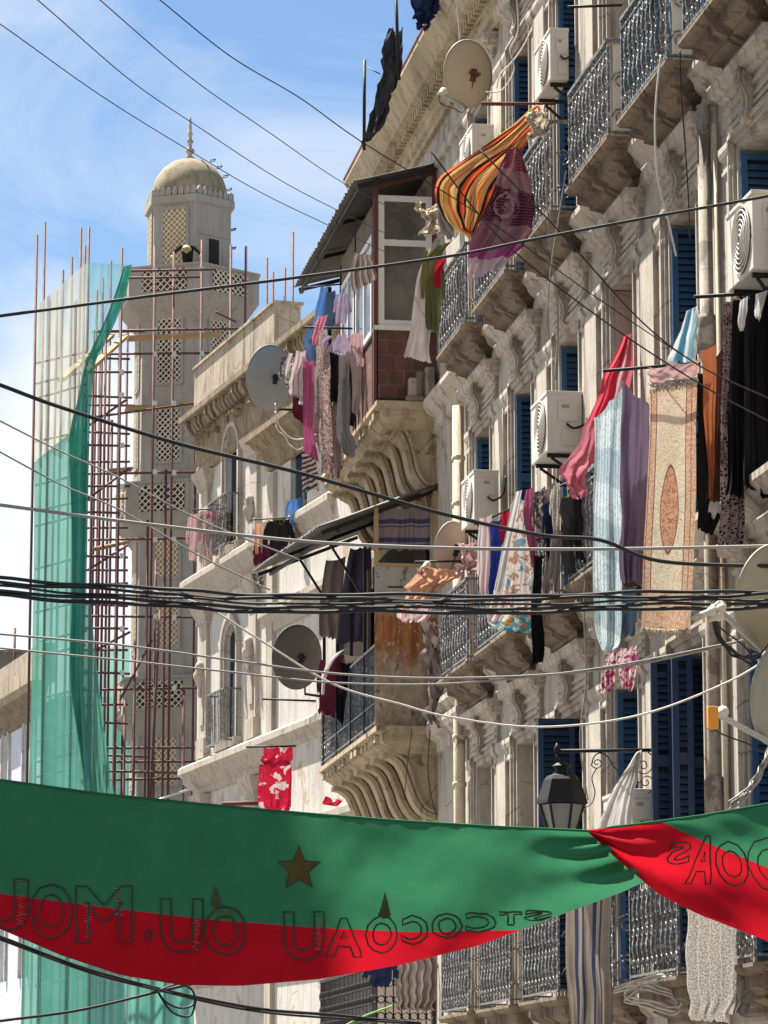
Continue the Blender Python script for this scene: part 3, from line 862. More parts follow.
rf = corrugated((n0, n1, f1, f0), 34, 0.014, parent=bld)
b = MB()
for t in (0.0, 0.33, 0.66, 0.98):
    p = n0.lerp(f0, t) + Vector((0, 0.03, -0.06)); q = n1.lerp(f1, t) + Vector((0.06, 0.03, -0.06)); b.bar(p, q, 0.05, 0.05, raw=True)
b.bar(n1 + Vector((0.1, 0, -0.07)), f1 + Vector((0.1, 0, -0.07)), 0.05, 0.05, raw=True)
b.build('rafters', M['iron_dark'], rf)

# lower one: rusted sheet front, striped curtain, tin awning, dark balustrade
zl = ZB[0]
b = MB(F0); b.box(YB, YB + 0.04, 0.0, DBY - 0.01, zl + 0.004, zl + 2.02); b.build('sheet_panel', M['rust_panel'], bld)
b = MB(F0)
b.box(YB - 0.01, YB + 0.05, DBY - 0.05, DBY + 0.0, zl + 2.02, zl + 2.75); b.box(YB - 0.01, YB + 0.05, 0.0, 0.05, zl + 2.02, zl + 2.95)
b.box(YB - 0.012, YB + 0.052, 0.0, DBY, zl + 1.99, zl + 2.03)
b.build('timber_posts', M['plank'], bld)
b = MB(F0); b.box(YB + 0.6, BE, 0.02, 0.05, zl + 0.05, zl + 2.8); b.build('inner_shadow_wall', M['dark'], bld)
n0 = at(438, 484, YB - 0.1); n1 = at(318, 527, YB - 0.1)
f1 = atX(253, 571, n1.x)
f0 = Vector((n0.x, f1.y, f1.z + (n0.z - n1.z)))
rf = corrugated((n0, n1, f1, f0), 30, 0.016, parent=bld, name='tin_awning')
b = MB()
for t in (0.02, 0.5, 0.98):
    p = n0.lerp(f0, t) + Vector((0, 0.03, -0.06)); q = n1.lerp(f1, t) + Vector((0.06, 0.03, -0.06)); b.bar(p, q, 0.045, 0.045, raw=True)
b.bar(n1 + Vector((0.25, 0, -0.04)), f1 + Vector((0.25, 0, -0.04)), 0.04, 0.04, raw=True)
for t in (0.15, 0.55):
    p = n1.lerp(f1, t) + Vector((0.25, 0, -0.05)); b.bar(p, Vector((XB + 0.02, p.y, p.z - 0.75)), 0.03, 0.03, raw=True)
b.build('rafters', M['iron_dark'], rf)
b = MB(F0)
for s in (YB + 1.0, YB + 2.2, YB + 3.5, BE - 0.3): MB(F0).box(s - .02, s + .02, DBY - 0.05, DBY - 0.01, zl, zl + 2.4).build('post', M['iron_dark'], bld)
b = MB(F0); b.box(YB + 1.9, BE - 0.9, DBY - 0.24, DBY - 0.2, zl + 0.9, zl + 2.25); b.build('side_boarding', M['brown_wall'], bld)
b = MB(F0); b.box(BE - 1.0, BE - 0.95, 0.051, DBY - 0.1, zl + 0.01, zl + 2.35); b.build('end_partition', M['brown_wall'], bld)
b = MB(F0); b.box(BE - 0.6, BE - 0.55, 0.041, DBY - 0.1, zu + 0.01, zu + 1.6); b.build('end_partition', M['brown_wall'], bld)
b = MB(F0); b.box(YB + 0.15, BE - 0.9, DBY - 0.07, DBY - 0.055, zl + 0.05, zl + 0.98); b.build('balustrade_sheet', M['slate'], bld)
b = MB(F0)
b.box(YB + 0.06, BE, DBY - 0.05, DBY - 0.01, zl + 1.0, zl + 1.03); b.box(YB + 0.06, BE, DBY - 0.04, DBY - 0.02, zl + 0.06, zl + 0.08)
b.box(YB + 0.06, BE, DBY - 0.04, DBY - 0.02, zl + 0.30, zl + 0.315)
s = YB + 0.1
while s < BE: b.box(s - .006, s + .006, DBY - 0.036, DBY - 0.024, zl + 0.003, zl + 1.0); s += 0.12
s = BE - 0.85
while s < BE - 0.1:
    for zz in (0.2, 0.5, 0.8): ring(b, F0, s, DBY - 0.03, zl + zz, 0.07, 's', 0.009)
    s += 0.17
b.build('balustrade', M['iron'], bld)
# ground-side one, seen below the banner
zg = 3.62
b = MB(F0); b.molding(YB + 0.75, BE - 0.8, [(0.5, zg - 0.4), (0.6, zg - 0.3), (0.74, zg - 0.2), (0.79, zg - 0.1), (0.79, zg), (0, zg)])
lb = b.build('lower_balcony', M['slab'], bld)
b = MB(F0)
for (s0, s1) in ((YB + 0.03, BE),):
    b.box(s0, s1, 0.74, 0.77, zg + 0.98, zg + 1.02); b.box(s0, s1, 0.745, 0.765, zg + 0.08, zg + 0.1)
    s = s0
    while s < s1:
        b.box(s - .007, s + .007, 0.748, 0.762, zg, zg + 0.98)
        for zz in (0.2, 0.4, 0.6, 0.8): ring(b, F0, s + .06, 0.755, zg + zz, 0.05, 's', 0.008)
        s += 0.12
o = 0.05
b.box(YB + 0.02, YB + 0.05, 0, 0.77, zg + 0.98, zg + 1.02); b.box(YB + 0.02, YB + 0.05, 0, 0.77, zg + 0.08, zg + 0.1)
while o < 0.76:
    b.box(YB + 0.028, YB + 0.042, o - .007, o + .007, zg, zg + 0.98)
    for zz in (0.2, 0.4, 0.6, 0.8): ring(b, F0, YB + 0.035, o + .05, zg + zz, 0.045, 'o', 0.008)
    o += 0.1
b.build('balustrade', M['iron_dark'], lb)
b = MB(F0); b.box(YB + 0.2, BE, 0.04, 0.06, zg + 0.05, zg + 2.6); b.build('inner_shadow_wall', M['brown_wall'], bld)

# -- rain pipes are things of their own
def drain(label, px, Y, r, z0, z1, mat, collars=(), X=None, bands=0, name='drain_pipe'):
    p = at(px, 300, Y) if X is None else Vector((X, Y, 0))
    x = p.x
    t = thing(name, label, 'pipe', (x, Y, z0))
    b = MB(); b.tube([(x, Y, z0), (x, Y, z1)], r, 12)
    if bands:
        n = int((z1 - z0) / bands)
        for i in range(n):
            b.lathe([(r + .003, 0), (r + .012, .01), (r + .012, .05), (r + .003, .06)], (x, Y, z0 + .4 + i * bands), n=12)
    b.build('pipe', mat, t)
    for z in collars:
        b = MB(); b.lathe([(r + .004, 0), (r + .03, .02), (r + .03, .3), (r + .012, .34)], (x, Y, z), n=14); b.build('collar', mat, t)
    return t
drain('thick stained drain pipe with a swollen collar, left of the black clothes', 0, (WIN[4] + WIN[5]) / 2 + 0.16, 0.058, 0.14, 11.2, M['pipe'], (9.05, 5.2), X=XW - 0.10)
drain('cream banded drain pipe at the far end of the facade, beside the enclosed balconies', 0, WIN[0] + 1.28, 0.07, 0.14, 11.1, M['conduit'], (), X=XW - 0.10, bands=0.55)
drain('thin cream conduit running up just right of the thick stained drain pipe', 0, (WIN[4] + WIN[5]) / 2 + 0.02, 0.022, 0.14, 11.0, M['conduit'], (), X=XW - 0.04)

# ================================================================== unseen block across the street, added and cut short to shade the banner's left
FO = Frame((-3.7, 0, 0), 0)
ob_ = thing('banner_shade_block', 'plain ochre apartment block added out of view left of the street to shade the banner', 'building', (-3.7, 24, 0))
b = MB(); b.box(-9, -3.7, 18, 31, 0, 22.5); b.build('wall', M['wall'], ob_)
b = MB(); b.box(-9.3, -3.4, 17.7, 31.3, 22.5, 23.0); b.build('cornice', M['trim'], ob_)
for zf in (4, 8, 12, 16, 19):
    for y in range(20, 31, 4):
        b = MB(); b.box(-3.699, -3.66, y - .6, y + .6, zf, zf + 2.6); w_ = b.build('window', M['blue'], ob_)

# ================================================================== white building farther along
_d = ray(-690, 1119)
ANG = math.degrees(math.atan2(_d.x, _d.y))
_p = at(198, 600, 62)
FW = Frame((_p.x, 62.0, 0), ANG)                 # s grows away from us; s = 0 at its far corner
def sx(px, py=600):
    """s on that facade for a pixel"""
    r = ray(px, py); o = Vector((0, 0, EYE))
    # plane through FW.org with normal FW.O
    t = (FW.org - o).dot(FW.O) / r.dot(FW.O)
    return ((o + r * t) - FW.org).dot(FW.S), (o + r * t).z
SN = sx(330)[0]                                  # near end (behind the enclosed balconies)
wb = thing('white_building', 'flaking white house with arched windows and crumbling cornice, between minaret and enclosed balconies', 'building', (_p.x, 62.0, 0))
zc = 15.65; zL = [5.65, 9.11, 12.57]
wx = [sx(233)[0]]
def win_s(px): return sx(px)[0]
w1 = win_s(233)
wws = [w1]
ops = []
for zf in zL:
    for c in wws: ops.append((c - 0.42, c + 0.42, zf + 0.12, zf + 2.3))
recess_wall(FW, M['white'], 'wall', wb, SN - 1.0, 0.0, 0, zc + 0.02, ops, 0.4, arch=0.38)
b = MB(FW); b.box(SN - 1, 0.0, -7, -0.45, 0, zc)
b.quad((0, 0, 0), (0, -.45, 0), (0, -.45, zc), (0, 0, zc)); b.quad((SN - 1, 0, 0), (SN - 1, -.45, 0), (SN - 1, -.45, zc), (SN - 1, 0, zc)); b.build('core', M['white'], wb)
b = MB(FW)
b.molding(SN - 0.5, -0.05, [(0.0, zc - 1.15), (0.06, zc - 1.12), (0.06, zc - 1.0), (0.03, zc - 0.95), (0.06, zc - 0.80), (0.08, zc - 0.66), (0.10, zc - 0.40), (0.13, zc - 0.16), (0.33, zc - 0.13), (0.34, zc - 0.10), (0.34, zc), (0, zc + 0.05)])
wcor = b.build('cornice', M['cornice'], wb)
b = MB(FW); s = -0.1
while s > SN:                                    # two crumbling rows of leaf blocks
    w_ = random.uniform(.09, .17)
    o1 = random.uniform(.20, .32)
    b.prism([(0.06, -0.40), (o1 * .7, -0.38), (o1, -0.26), (o1, -0.15), (0.06, -0.15)], lambda a, h, t: (t, a, zc + h), s - w_, s)
    if random.random() < .8:
        o2 = random.uniform(.13, .24)
        b.lathe([(0.03, 0), (random.uniform(.06, .10), .04), (0.07, o2 * .6), (0.02, o2)], FW(s - w_ * .6, 0.04, zc - random.uniform(.46, .60)), FW.O + Vector((0, 0, random.uniform(-.5, .1))), n=6, raw=True, smooth=False)
    s -= w_ + random.uniform(.03, .08)
b.build('modillions', M['cornice'], wcor)
# parapet wall above, set with a raised near part
s_p = sx(262, 332)[0]
SPE = sx(281, 320)[0]
b = MB(FW); b.box(SPE, -0.02, -0.35, 0.12, zc + 0.052, zc + 0.87)
b.box(SPE - .03, -0.02, -0.40, 0.16, zc + 0.87, zc + 0.92)
b.build('parapet', M['parapet'], wb)
for zf in zL:
    b = MB(FW)
    b.molding(SN - 0.5, 0.02, [(0.0, zf - 0.55), (0.05, zf - 0.52), (0.05, zf - 0.42), (0.12, zf - 0.36), (0.20, zf - 0.28), (0.20, zf - 0.20), (0.28, zf - 0.12), (0.28, zf - 0.02), (0.22, zf + 0.03), (0, zf + 0.08)])
    b.build('string_course', M['white_trim'], wb)
    for c in wws: MB(FW).box(c - .75, c + .75, 0.0, 0.16, zf + 0.085, zf + 0.24).build('sill', M['white_trim'], wb)
def wpil(px, z0, z1, urn=True):
    s = win_s(px)
    b = MB(FW)
    b.box(s - 0.24, s + 0.24, 0, 0.07, z0 + 0.45, z1 - 0.35); b.box(s - 0.30, s + 0.30, 0, 0.12, z0 + 0.1, z0 + 0.45)
    b.box(s - 0.13, s + 0.13, 0.07, 0.095, z0 + 0.7, z1 - 1.3)
    b.molding(s - 0.22, s + 0.22, [(0.07, z1 - 0.42), (0.12, z1 - 0.40), (0.12, z1 - 0.32), (0.20, z1 - 0.15), (0.22, z1 - 0.06), (0, z1 - 0.05)])
    p = b.build('pilaster', M['white_trim'], wb)
    if urn:
        b = MB(FW)
        b.lathe([(0.02, 0), (0.04, .06), (0.03, .14), (0.07, .26), (0.12, .36), (0.12, .44), (0.08, .50), (0.10, .56), (0.06, .64), (0.01, .67)], FW(s, 0.12, z1 - 1.75), n=9, raw=True)
        b.build('ornament', M['white_trim'], p)
for k, zf in enumerate(zL):
    z1 = (zL[k + 1] - 0.5) if k < 2 else zc - 1.1
    for px in (207, 256): wpil(px, zf, z1, True)
for zf in zL:
    for c in wws:
        b = MB(FW)
        n = 12
        for w0, w1_, o in ((0.0, 0.10, 0.05), (0.10, 0.19, 0.09)):
            for sg in (-1, 1): 
                lo, hi = sorted((c + sg * (0.42 + w0), c + sg * (0.42 + w1_))); b.box(lo, hi, 0, o, zf + 0.12, zf + 1.92)
            arc = [(c + (0.42 + (w0 + w1_) / 2) * math.cos(math.pi * q / n), zf + 1.92 + (0.38 + (w0 + w1_) / 2) * math.sin(math.pi * q / n)) for q in range(n + 1)]
            b.strip(arc, lambda a, h, t: (a, t, h), w1_ - w0, 0.0, o)
        wn_ = b.build('window', M['white_trim'], wb)
        shutter_leaf(None, FW, -0.06, c - 0.40, c + 0.01, zf + 0.14, zf + 2.2, 's', 2).build('shutter', M['slate'], wn_)
        shutter_leaf(None, FW, -0.06, c + 0.02, c + 0.40, zf + 0.14, zf + 2.2, 's', 2).build('shutter', M['slate'], wn_)
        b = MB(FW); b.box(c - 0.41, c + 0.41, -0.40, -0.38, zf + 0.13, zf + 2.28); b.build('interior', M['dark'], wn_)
        b = MB(FW); o = 0.30; s0_, s1_ = c - 0.62, c + 0.62; zb_ = zf + 0.12
        for zz in (0.05, 0.95): b.box(s0_, s1_, o - .015, o + .015, zb_ + zz, zb_ + zz + .03)
        for q in range(13):
            s = s0_ + (s1_ - s0_) * q / 12; b.bar((s, o, zb_ + .08), (s, o, zb_ + .95), .016, .016)
        for s in (s0_, s1_):
            for zz in (0.05, 0.95): b.box(s - .015, s + .015, 0, o, zb_ + zz + .001, zb_ + zz + .029)
            for q in range(1, 4): b.bar((s, q * .08, zb_ + .08), (s, q * .08, zb_ + .95), .014, .014)
        b.build('window_guard', M['iron'], wn_)

# narrower house in front of its near end
_q = at(270, 600, 56.5)
FN = Frame((_q.x, 56.5, 0), ANG)
nh = thing('narrow_house', 'narrow sunlit white house with a teal shutter, beside the enclosed balconies', 'building', (_q.x, 56.5, 0))
NE = -10.0
ZN = at(262, 441, 56.5).z
tw = [-1.75]
ops = [(c - 0.5, c + 0.5, zf, zf + 2.0) for c in tw for zf in (12.0,)]
recess_wall(FN, M['white'], 'wall', nh, NE, 0.0, 0, ZN + 0.2, ops, 0.3)
b = MB(FN); b.box(NE, 0, -4, -0.35, 0, ZN + 0.1)
b.quad((0, 0, 0), (0, -.35, 0), (0, -.35, ZN + .2), (0, 0, ZN + .2)); b.quad((NE, 0, ZN + .2), (0, 0, ZN + .2), (0, -4, ZN + .2), (NE, -4, ZN + .2)); b.build('core', M['white'], nh)
b = MB(FN); b.molding(NE, -0.02, [(0, ZN - 0.55), (0.05, ZN - 0.53), (0.05, ZN - 0.4), (0.14, ZN - 0.3), (0.14, ZN - 0.22), (0.26, ZN - 0.12), (0.30, ZN - 0.04), (0.38, ZN), (0.38, ZN + 0.1), (0, ZN + 0.205)])
b.build('cornice', M['cornice'], nh)
b = MB(FN); b.box(-0.42, -0.06, 0.0, 0.08, 0, ZN - 0.6); b.build('corner_strip', M['white_trim'], nh)
for zz in (11.2, 7.5, 4.0):
    b = MB(FN); b.molding(NE, -0.02, [(0, zz - 0.4), (0.06, zz - 0.38), (0.06, zz - 0.25), (0.18, zz - 0.1), (0.18, zz), (0, zz + 0.05)]); b.build('string_course', M['white_trim'], nh)
for c in tw:
    b = MB(FN); b.box(c - .49, c + .49, -.3, -.27, 12.01, 13.99); wn_ = b.build('window', M['dark'], nh)
    shutter_leaf(None, FN, -0.08, c - .49, c - .005, 12.02, 13.98, 's', 2).build('shutter', M['teal'], wn_)
    shutter_leaf(None, FN, -0.08, c + .005, c + .49, 12.02, 13.98, 's', 2).build('shutter', M['teal'], wn_)

# ================================================================== minaret
MY = 120.0
MC = at(188, 400, MY); MC = Vector((11.22, MY, 0))
DEL = 18.0
mn = thing('minaret', 'grey-tan hexagonal minaret with lattice panels, three balconies and a domed lantern, wrapped in scaffolding', 'minaret', (MC.x, MC.y, 0))
def hexp(Rr, k):
    # corner k: angle measured from the direction towards us, to the right
    a = R(-DEL - 30 + 60 * k - math.degrees(AZ) * 0)
    base = Vector((0, -1, 0))
    hd = -AZ
    # direction towards the camera, then rotate
    v = Vector((math.sin(a), -math.cos(a), 0))
    c_, s_ = math.cos(-AZ), math.sin(-AZ)
    return Vector((v.x * c_ - v.y * s_, v.x * s_ + v.y * c_, 0)) * Rr
def hexsolid(rings, name, mat, parent, nseg=6):
    b = MB(); n = len(rings); vs = []
    for Rr, z in rings:
        for k in range(6): vs.append(MC + hexp(Rr, k) + Vector((0, 0, z)))
    fs = []
    for i in range(n - 1):
        for k in range(6): fs.append((i * 6 + k, i * 6 + (k + 1) % 6, i * 6 + 6 + (k + 1) % 6, i * 6 + 6 + k))
    fs.append(tuple(range(6))[::-1]); fs.append(tuple((n - 1) * 6 + k for k in range(6)))
    b.add(vs, fs, 0, raw=True)
    return b.build(name, mat, parent)
RS = 2.08; RBAL = 2.72; RD = 1.62
hexsolid([(RS, 0), (RS, 31.6)], 'shaft', M['minaret'], mn)
bz = [(32.75, 31.6), (24.95, 23.65), (18.0, 16.7)]
bal_parts = []
for ztop, zbot in bz:
    p = hexsolid([(RS + 0.01, zbot - 0.75), (RBAL, zbot), (RBAL, ztop - 0.10), (RBAL + 0.05, ztop - 0.09), (RBAL + 0.05, ztop), (RBAL - 0.16, ztop), (RBAL - 0.16, zbot + 0.15)], 'balcony', M['minaret'], mn)
    bal_parts.append((p, zbot, ztop))
ZD = 35.55
dr = hexsolid([(RD, 31.8), (RD, ZD - 0.35), (RD + 0.14, ZD - 0.28), (RD + 0.14, ZD - 0.02), (RD - 0.2, ZD)], 'lantern', M['minaret'], mn)
b = MB(); RDm = 1.36
prof = [(RDm, ZD - 0.02), (RDm * 1.03, ZD + 0.2), (RDm * 1.0, ZD + 0.55), (RDm * 0.90, ZD + 0.95), (RDm * 0.72, ZD + 1.3), (RDm * 0.48, ZD + 1.55), (RDm * 0.22, ZD + 1.68), (0.06, ZD + 1.72)]
b.lathe(prof, MC, n=36, raw=True); dome = b.build('dome', M['dome'], mn)
b = MB()
b.lathe([(0.14, 0), (0.20, .05), (0.09, .12), (0.08, .2), (0.17, .30), (0.17, .36), (0.07, .45), (0.07, .6), (0.14, .68), (0.07, .77), (0.06, .9), (0.10, .97), (0.055, 1.05), (0.06, 1.2), (0.045, 1.5), (0.008, 1.68)], MC + Vector((0, 0, ZD + 1.70)), n=8, raw=True)
b.build('finial', M['console'], dome)
# cresting of little merlons
b = MB()
for k in range(6):
    p, q = MC + hexp(RD + 0.05, k), MC + hexp(RD + 0.05, k + 1)
    d = (q - p); L = d.length; d.normalize(); nrm = Vector((d.y, -d.x, 0)); nm = 7
    for i in range(nm):
        c = p + d * L * (i + 0.5) / nm; w_ = L / nm * 0.40
        poly = [(-w_, 0), (w_, 0), (w_, .16), (w_ * .6, .25), (0, .31), (-w_ * .6, .25), (-w_, .16)]
        b.prism(poly, lambda a, h, t: c + d * a + nrm * t + Vector((0, 0, ZD + h)), -0.05, 0.05)
b.F = WORLD; b.build('cresting', M['minaret'], dr)
class FaceF:
    def __init__(s_, k, Rr):
        s_.p, s_.q = MC + hexp(Rr, k), MC + hexp(Rr, k + 1); s_.d = (s_.q - s_.p).normalized(); s_.n = Vector((s_.d.y, -s_.d.x, 0)); s_.c = (s_.p + s_.q) / 2
    def __call__(s_, u, o, z): return s_.c + s_.d * u + s_.n * o + Vector((0, 0, z))
def lattice(face, Rr, u0, u1, z0, z1, parent, back='lattice_dark', n=5, frame=True, name='lattice_panel'):
    F = FaceF(face, Rr); b = MB(F)
    if frame:
        for a0, a1, c0_, c1 in ((u0 - .12, u0, z0 - .12, z1 + .12), (u1, u1 + .12, z0 - .12, z1 + .12), (u0, u1, z0 - .12, z0), (u0, u1, z1, z1 + .12)):
            b.box(a0, a1, 0, .05, c0_, c1, 2)
    b.quad((u0, .006, z0), (u1, .006, z0), (u1, .006, z1), (u0, .006, z1), 1)
    st = (u1 - u0) / n; w_, h_ = u1 - u0, z1 - z0
    for sg in (1, -1):
        c = -h_ if sg > 0 else 0
        c = -int(h_ / st + 1) * st
        while c < w_:
            # line u = c + t ; z = t  (sg>0)   or mirrored
            t0, t1 = max(0, -c), min(h_, w_ - c)
            if t1 - t0 > 0.05:
                pu0, pu1 = c + t0, c + t1
                if sg < 0: pu0, pu1 = w_ - pu0, w_ - pu1
                b.bar((u0 + pu0, .022 + .004 * sg, z0 + t0), (u0 + pu1, .022 + .004 * sg, z0 + t1), st * 0.33, 0.03)
            c += st
    return b.build(name, [M['lattice'], M[back], M['minaret']], parent, fix=True)
for p, zbot, ztop in bal_parts:
    for f, w_ in ((0, 0.85), (1, 0.8), (5, 0.7)): lattice(f, RBAL, -w_, w_, zbot + 0.2, ztop - 0.17, p, 'lattice_dark', 7, False)
for f in (0, 5): lattice(f, RD, -0.42, 0.42, 32.75, 35.0, dr, 'lattice_back', 4)
F = FaceF(1, RD); b = MB(F)
b.box(-0.7, 0.7, 0, .03, 34.1, 34.2); b.box(-0.32, 0.32, 0.002, .03, 33.05, 34.05, 0); dd = b.build('door_surround', M['minaret'], dr)
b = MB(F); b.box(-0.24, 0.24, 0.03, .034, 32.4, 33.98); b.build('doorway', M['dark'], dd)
for z0, z1, bk in ((28.6, 30.9, 'lattice_dark'), (25.75, 27.6, 'lattice_dark'), (21.6, 23.0, 'lattice_back'), (19.1, 21.0, 'lattice_back'), (14.3, 15.9, 'lattice_back')):
    for f in (0, 1, 5): lattice(f, RS, -0.42, 0.42, z0, z1, mn, bk, 4)
# rungs up the dome
b = MB()
right = Vector((math.cos(AZ), -math.sin(AZ), 0))
for r_, z in ((RD - .09, 32.9), (RD - .09, 33.9), (RD - .09, 34.6), (1.36, 36.1), (1.22, 36.6), (1.0, 36.95), (.75, 37.2)):
    c = MC + right * (r_ - 0.02) + Vector((0, 0, z))
    b.tube([c + Vector((0, -.12, 0)), c + right * .18 + Vector((0, -.12, .04)), c + right * .18 + Vector((0, .12, .04)), c + Vector((0, .12, 0))], 0.022, 5, raw=True)
b.build('rungs', M['iron_dark'], dome)

# ================================================================== scaffolding round it
sc = thing('scaffolding', 'rust-red tube scaffolding with timber decks, standing round the minaret', 'scaffolding', (MC.x - 2.5, 115, 0))
rs = random.Random(3)
def spole(px, ptop, Y, lean=0.0, r=0.046):
    p = at(px, ptop, Y)
    b = MB(); b.tube([(p.x, Y, 0), (p.x + lean, Y, p.z)], r, 6); b.build('pole', M['pole'], sc)
for px, pt, Y in ((37, 235, 113), (45, 222, 116), (57, 290, 118), (63, 270, 113), (72, 257, 116), (81, 228, 117), (85, 246, 113), (89, 227, 118), (97, 290, 119), (103, 278, 116),
                  (111, 261, 121), (122, 248, 113), (128, 300, 122), (106, 330, 113), (94, 330, 113), (155, 246, 114), (174, 252, 114.4), (202, 240, 114), (231, 245, 116), (246, 246, 118), (166, 470, 114), (196, 400, 114.2), (148, 520, 113.6), (112, 420, 115), (117, 540, 114), (135, 640, 113),
                  (267, 258, 123), (273, 272, 124), (285, 268, 124), (293, 232, 123), (120, 300, 119), (100, 350, 121), (125, 700, 113.5), (156, 560, 114.6), (184, 690, 114)):
    spole(px, pt, Y)
def ledger(x0, y0, x1, y1, Y0_, Y1_=None, r=0.042, nm='ledger', mt='pole'):
    p, q = at(x0, y0, Y0_), at(x1, y1, Y1_ or Y0_)
    b = MB(); b.tube([p, q], r, 6, raw=True); b.build(nm, M[mt], sc)
for x0, y0, x1, y1, Y in ((125, 271, 216, 270, 113.8), (125, 278, 200, 277, 114.2), (98, 331, 240, 329, 113.8), (110, 354, 210, 353, 114), (92, 332, 145, 331, 116), (85, 372, 132, 373, 113), (88, 358, 130, 360, 116), (88, 396, 132, 397, 113),
                          (86, 405, 135, 406, 117), (88, 418, 200, 403, 114), (88, 432, 130, 433, 116), (86, 445, 130, 446, 113), (88, 462, 130, 461, 117), (88, 474, 205, 472, 114), (88, 486, 130, 486, 113), (88, 500, 128, 499, 116),
                          (86, 512, 128, 513, 113), (86, 528, 128, 527, 117), (88, 540, 200, 538, 114), (86, 556, 128, 557, 113), (84, 570, 128, 570, 116), (84, 586, 128, 584, 113), (84, 616, 205, 617, 114), (84, 604, 128, 606, 117), (84, 628, 128, 629, 113),
                          (84, 650, 128, 651, 116), (84, 672, 130, 673, 113), (84, 690, 200, 688, 114), (84, 705, 128, 704, 116), (100, 748, 205, 747, 113.6), (100, 762, 205, 761, 114.2), (100, 771, 190, 772, 113.2), (105, 780, 200, 778, 114.4), (84, 722, 128, 723, 113), (100, 755, 150, 757, 116)):
    ledger(x0, y0, x1, y1 + rs.uniform(-1, 1), Y)
for x0, y0, x1, y1, Y in ((90, 425, 126, 400, 113.4), (86, 500, 130, 468, 113.2), (88, 570, 128, 545, 113.3), (120, 700, 152, 640, 113.2), (96, 650, 130, 632, 113.4), (216, 312, 236, 322, 114), (150, 810, 160, 610, 113.5)):
    ledger(x0, y0, x1, y1, Y, Y + 0.4, nm='brace')
ledger(122, 812, 200, 786, 112, 111, 0.04, 'brace', 'steel')
for x0, y0, x1, y1, Y, Y2 in ((128, 337, 222, 333, 114.2, 114.2), (85, 372, 126, 335, 113, 116), (126, 407, 190, 403, 114.2, 114.2), (62, 378, 112, 334, 113, 117), (95, 548, 128, 541, 113, 115), (108, 470, 133, 468, 114, 114)):
    p, q = at(x0, y0, Y), at(x1, y1, Y2); b = MB()
    for k in range(3): b.bar(p + Vector((0, k * .26, 0)), q + Vector((0, k * .26, 0.01 * k)), 0.24, 0.05, raw=True)
    b.build('deck', M['plank'], sc)
for k in range(16):                              # lifts behind the netting, running back along the street
    y = 360 + k * 42 + rs.uniform(-4, 4)
    ledger(35, y, 86, y - 13 + rs.uniform(-2, 2), 114.8)
    if k % 3 == 1: ledger(36, y - 15, 86, y - 27, 114.5)
for px in (50, 76): spole(px, 300, 116.5)
rc = random.Random(12)
for px, py, Y in [(x, y, 113.9) for x in (155, 174, 202) for y in (270, 330, 354, 404, 473, 540, 617, 689, 748)] + [(x, y, 112.9) for x in (85, 122) for y in (372, 396, 446, 486, 513, 556, 586, 629, 673)]:
    p = at(px, py + rc.uniform(-1, 1), Y); b = MB(); b.box(p.x - .07, p.x + .07, Y - .07, Y + .07, p.z - .08, p.z + .08); b.build('coupler', M['steel'], sc)
# debris netting
def net_mat(name, col, alpha, weave=26):
    m = NT(name); u = m.mapping((1, 1, 1), vec=m.obj())
    n1 = m.noise(0.9, 5, 0.6); n2 = m.noise(1.0, 5, 0.65, m.mapping((3.5, 3.5, 0.35)))
    a = m.math('ADD', alpha, m.math('MULTIPLY', m.math('SUBTRACT', n2, 0.5), 0.35), clamp=True)
    c = m.mix(m.ramp(n1, [(0.3, 0.0), (0.75, 1.0)]), col, tuple(x * 0.75 for x in col))
    return m.bsdf(c, 0.9, spec=0.1, trans=0.5, alpha=a)
M['net_pale'] = net_mat('pale debris net', (0.50, 0.52, 0.42), 0.60)
M['net_teal'] = net_mat('thin teal debris net', (0.10, 0.34, 0.30), 0.42)
M['net_green'] = net_mat('green debris net', (0.10, 0.33, 0.255), 0.80)
M['net_dark'] = net_mat('gathered green net', (0.02, 0.20, 0.15), 0.93)
M['net_bright'] = net_mat('bright green net', (0.13, 0.41, 0.33), 0.80)
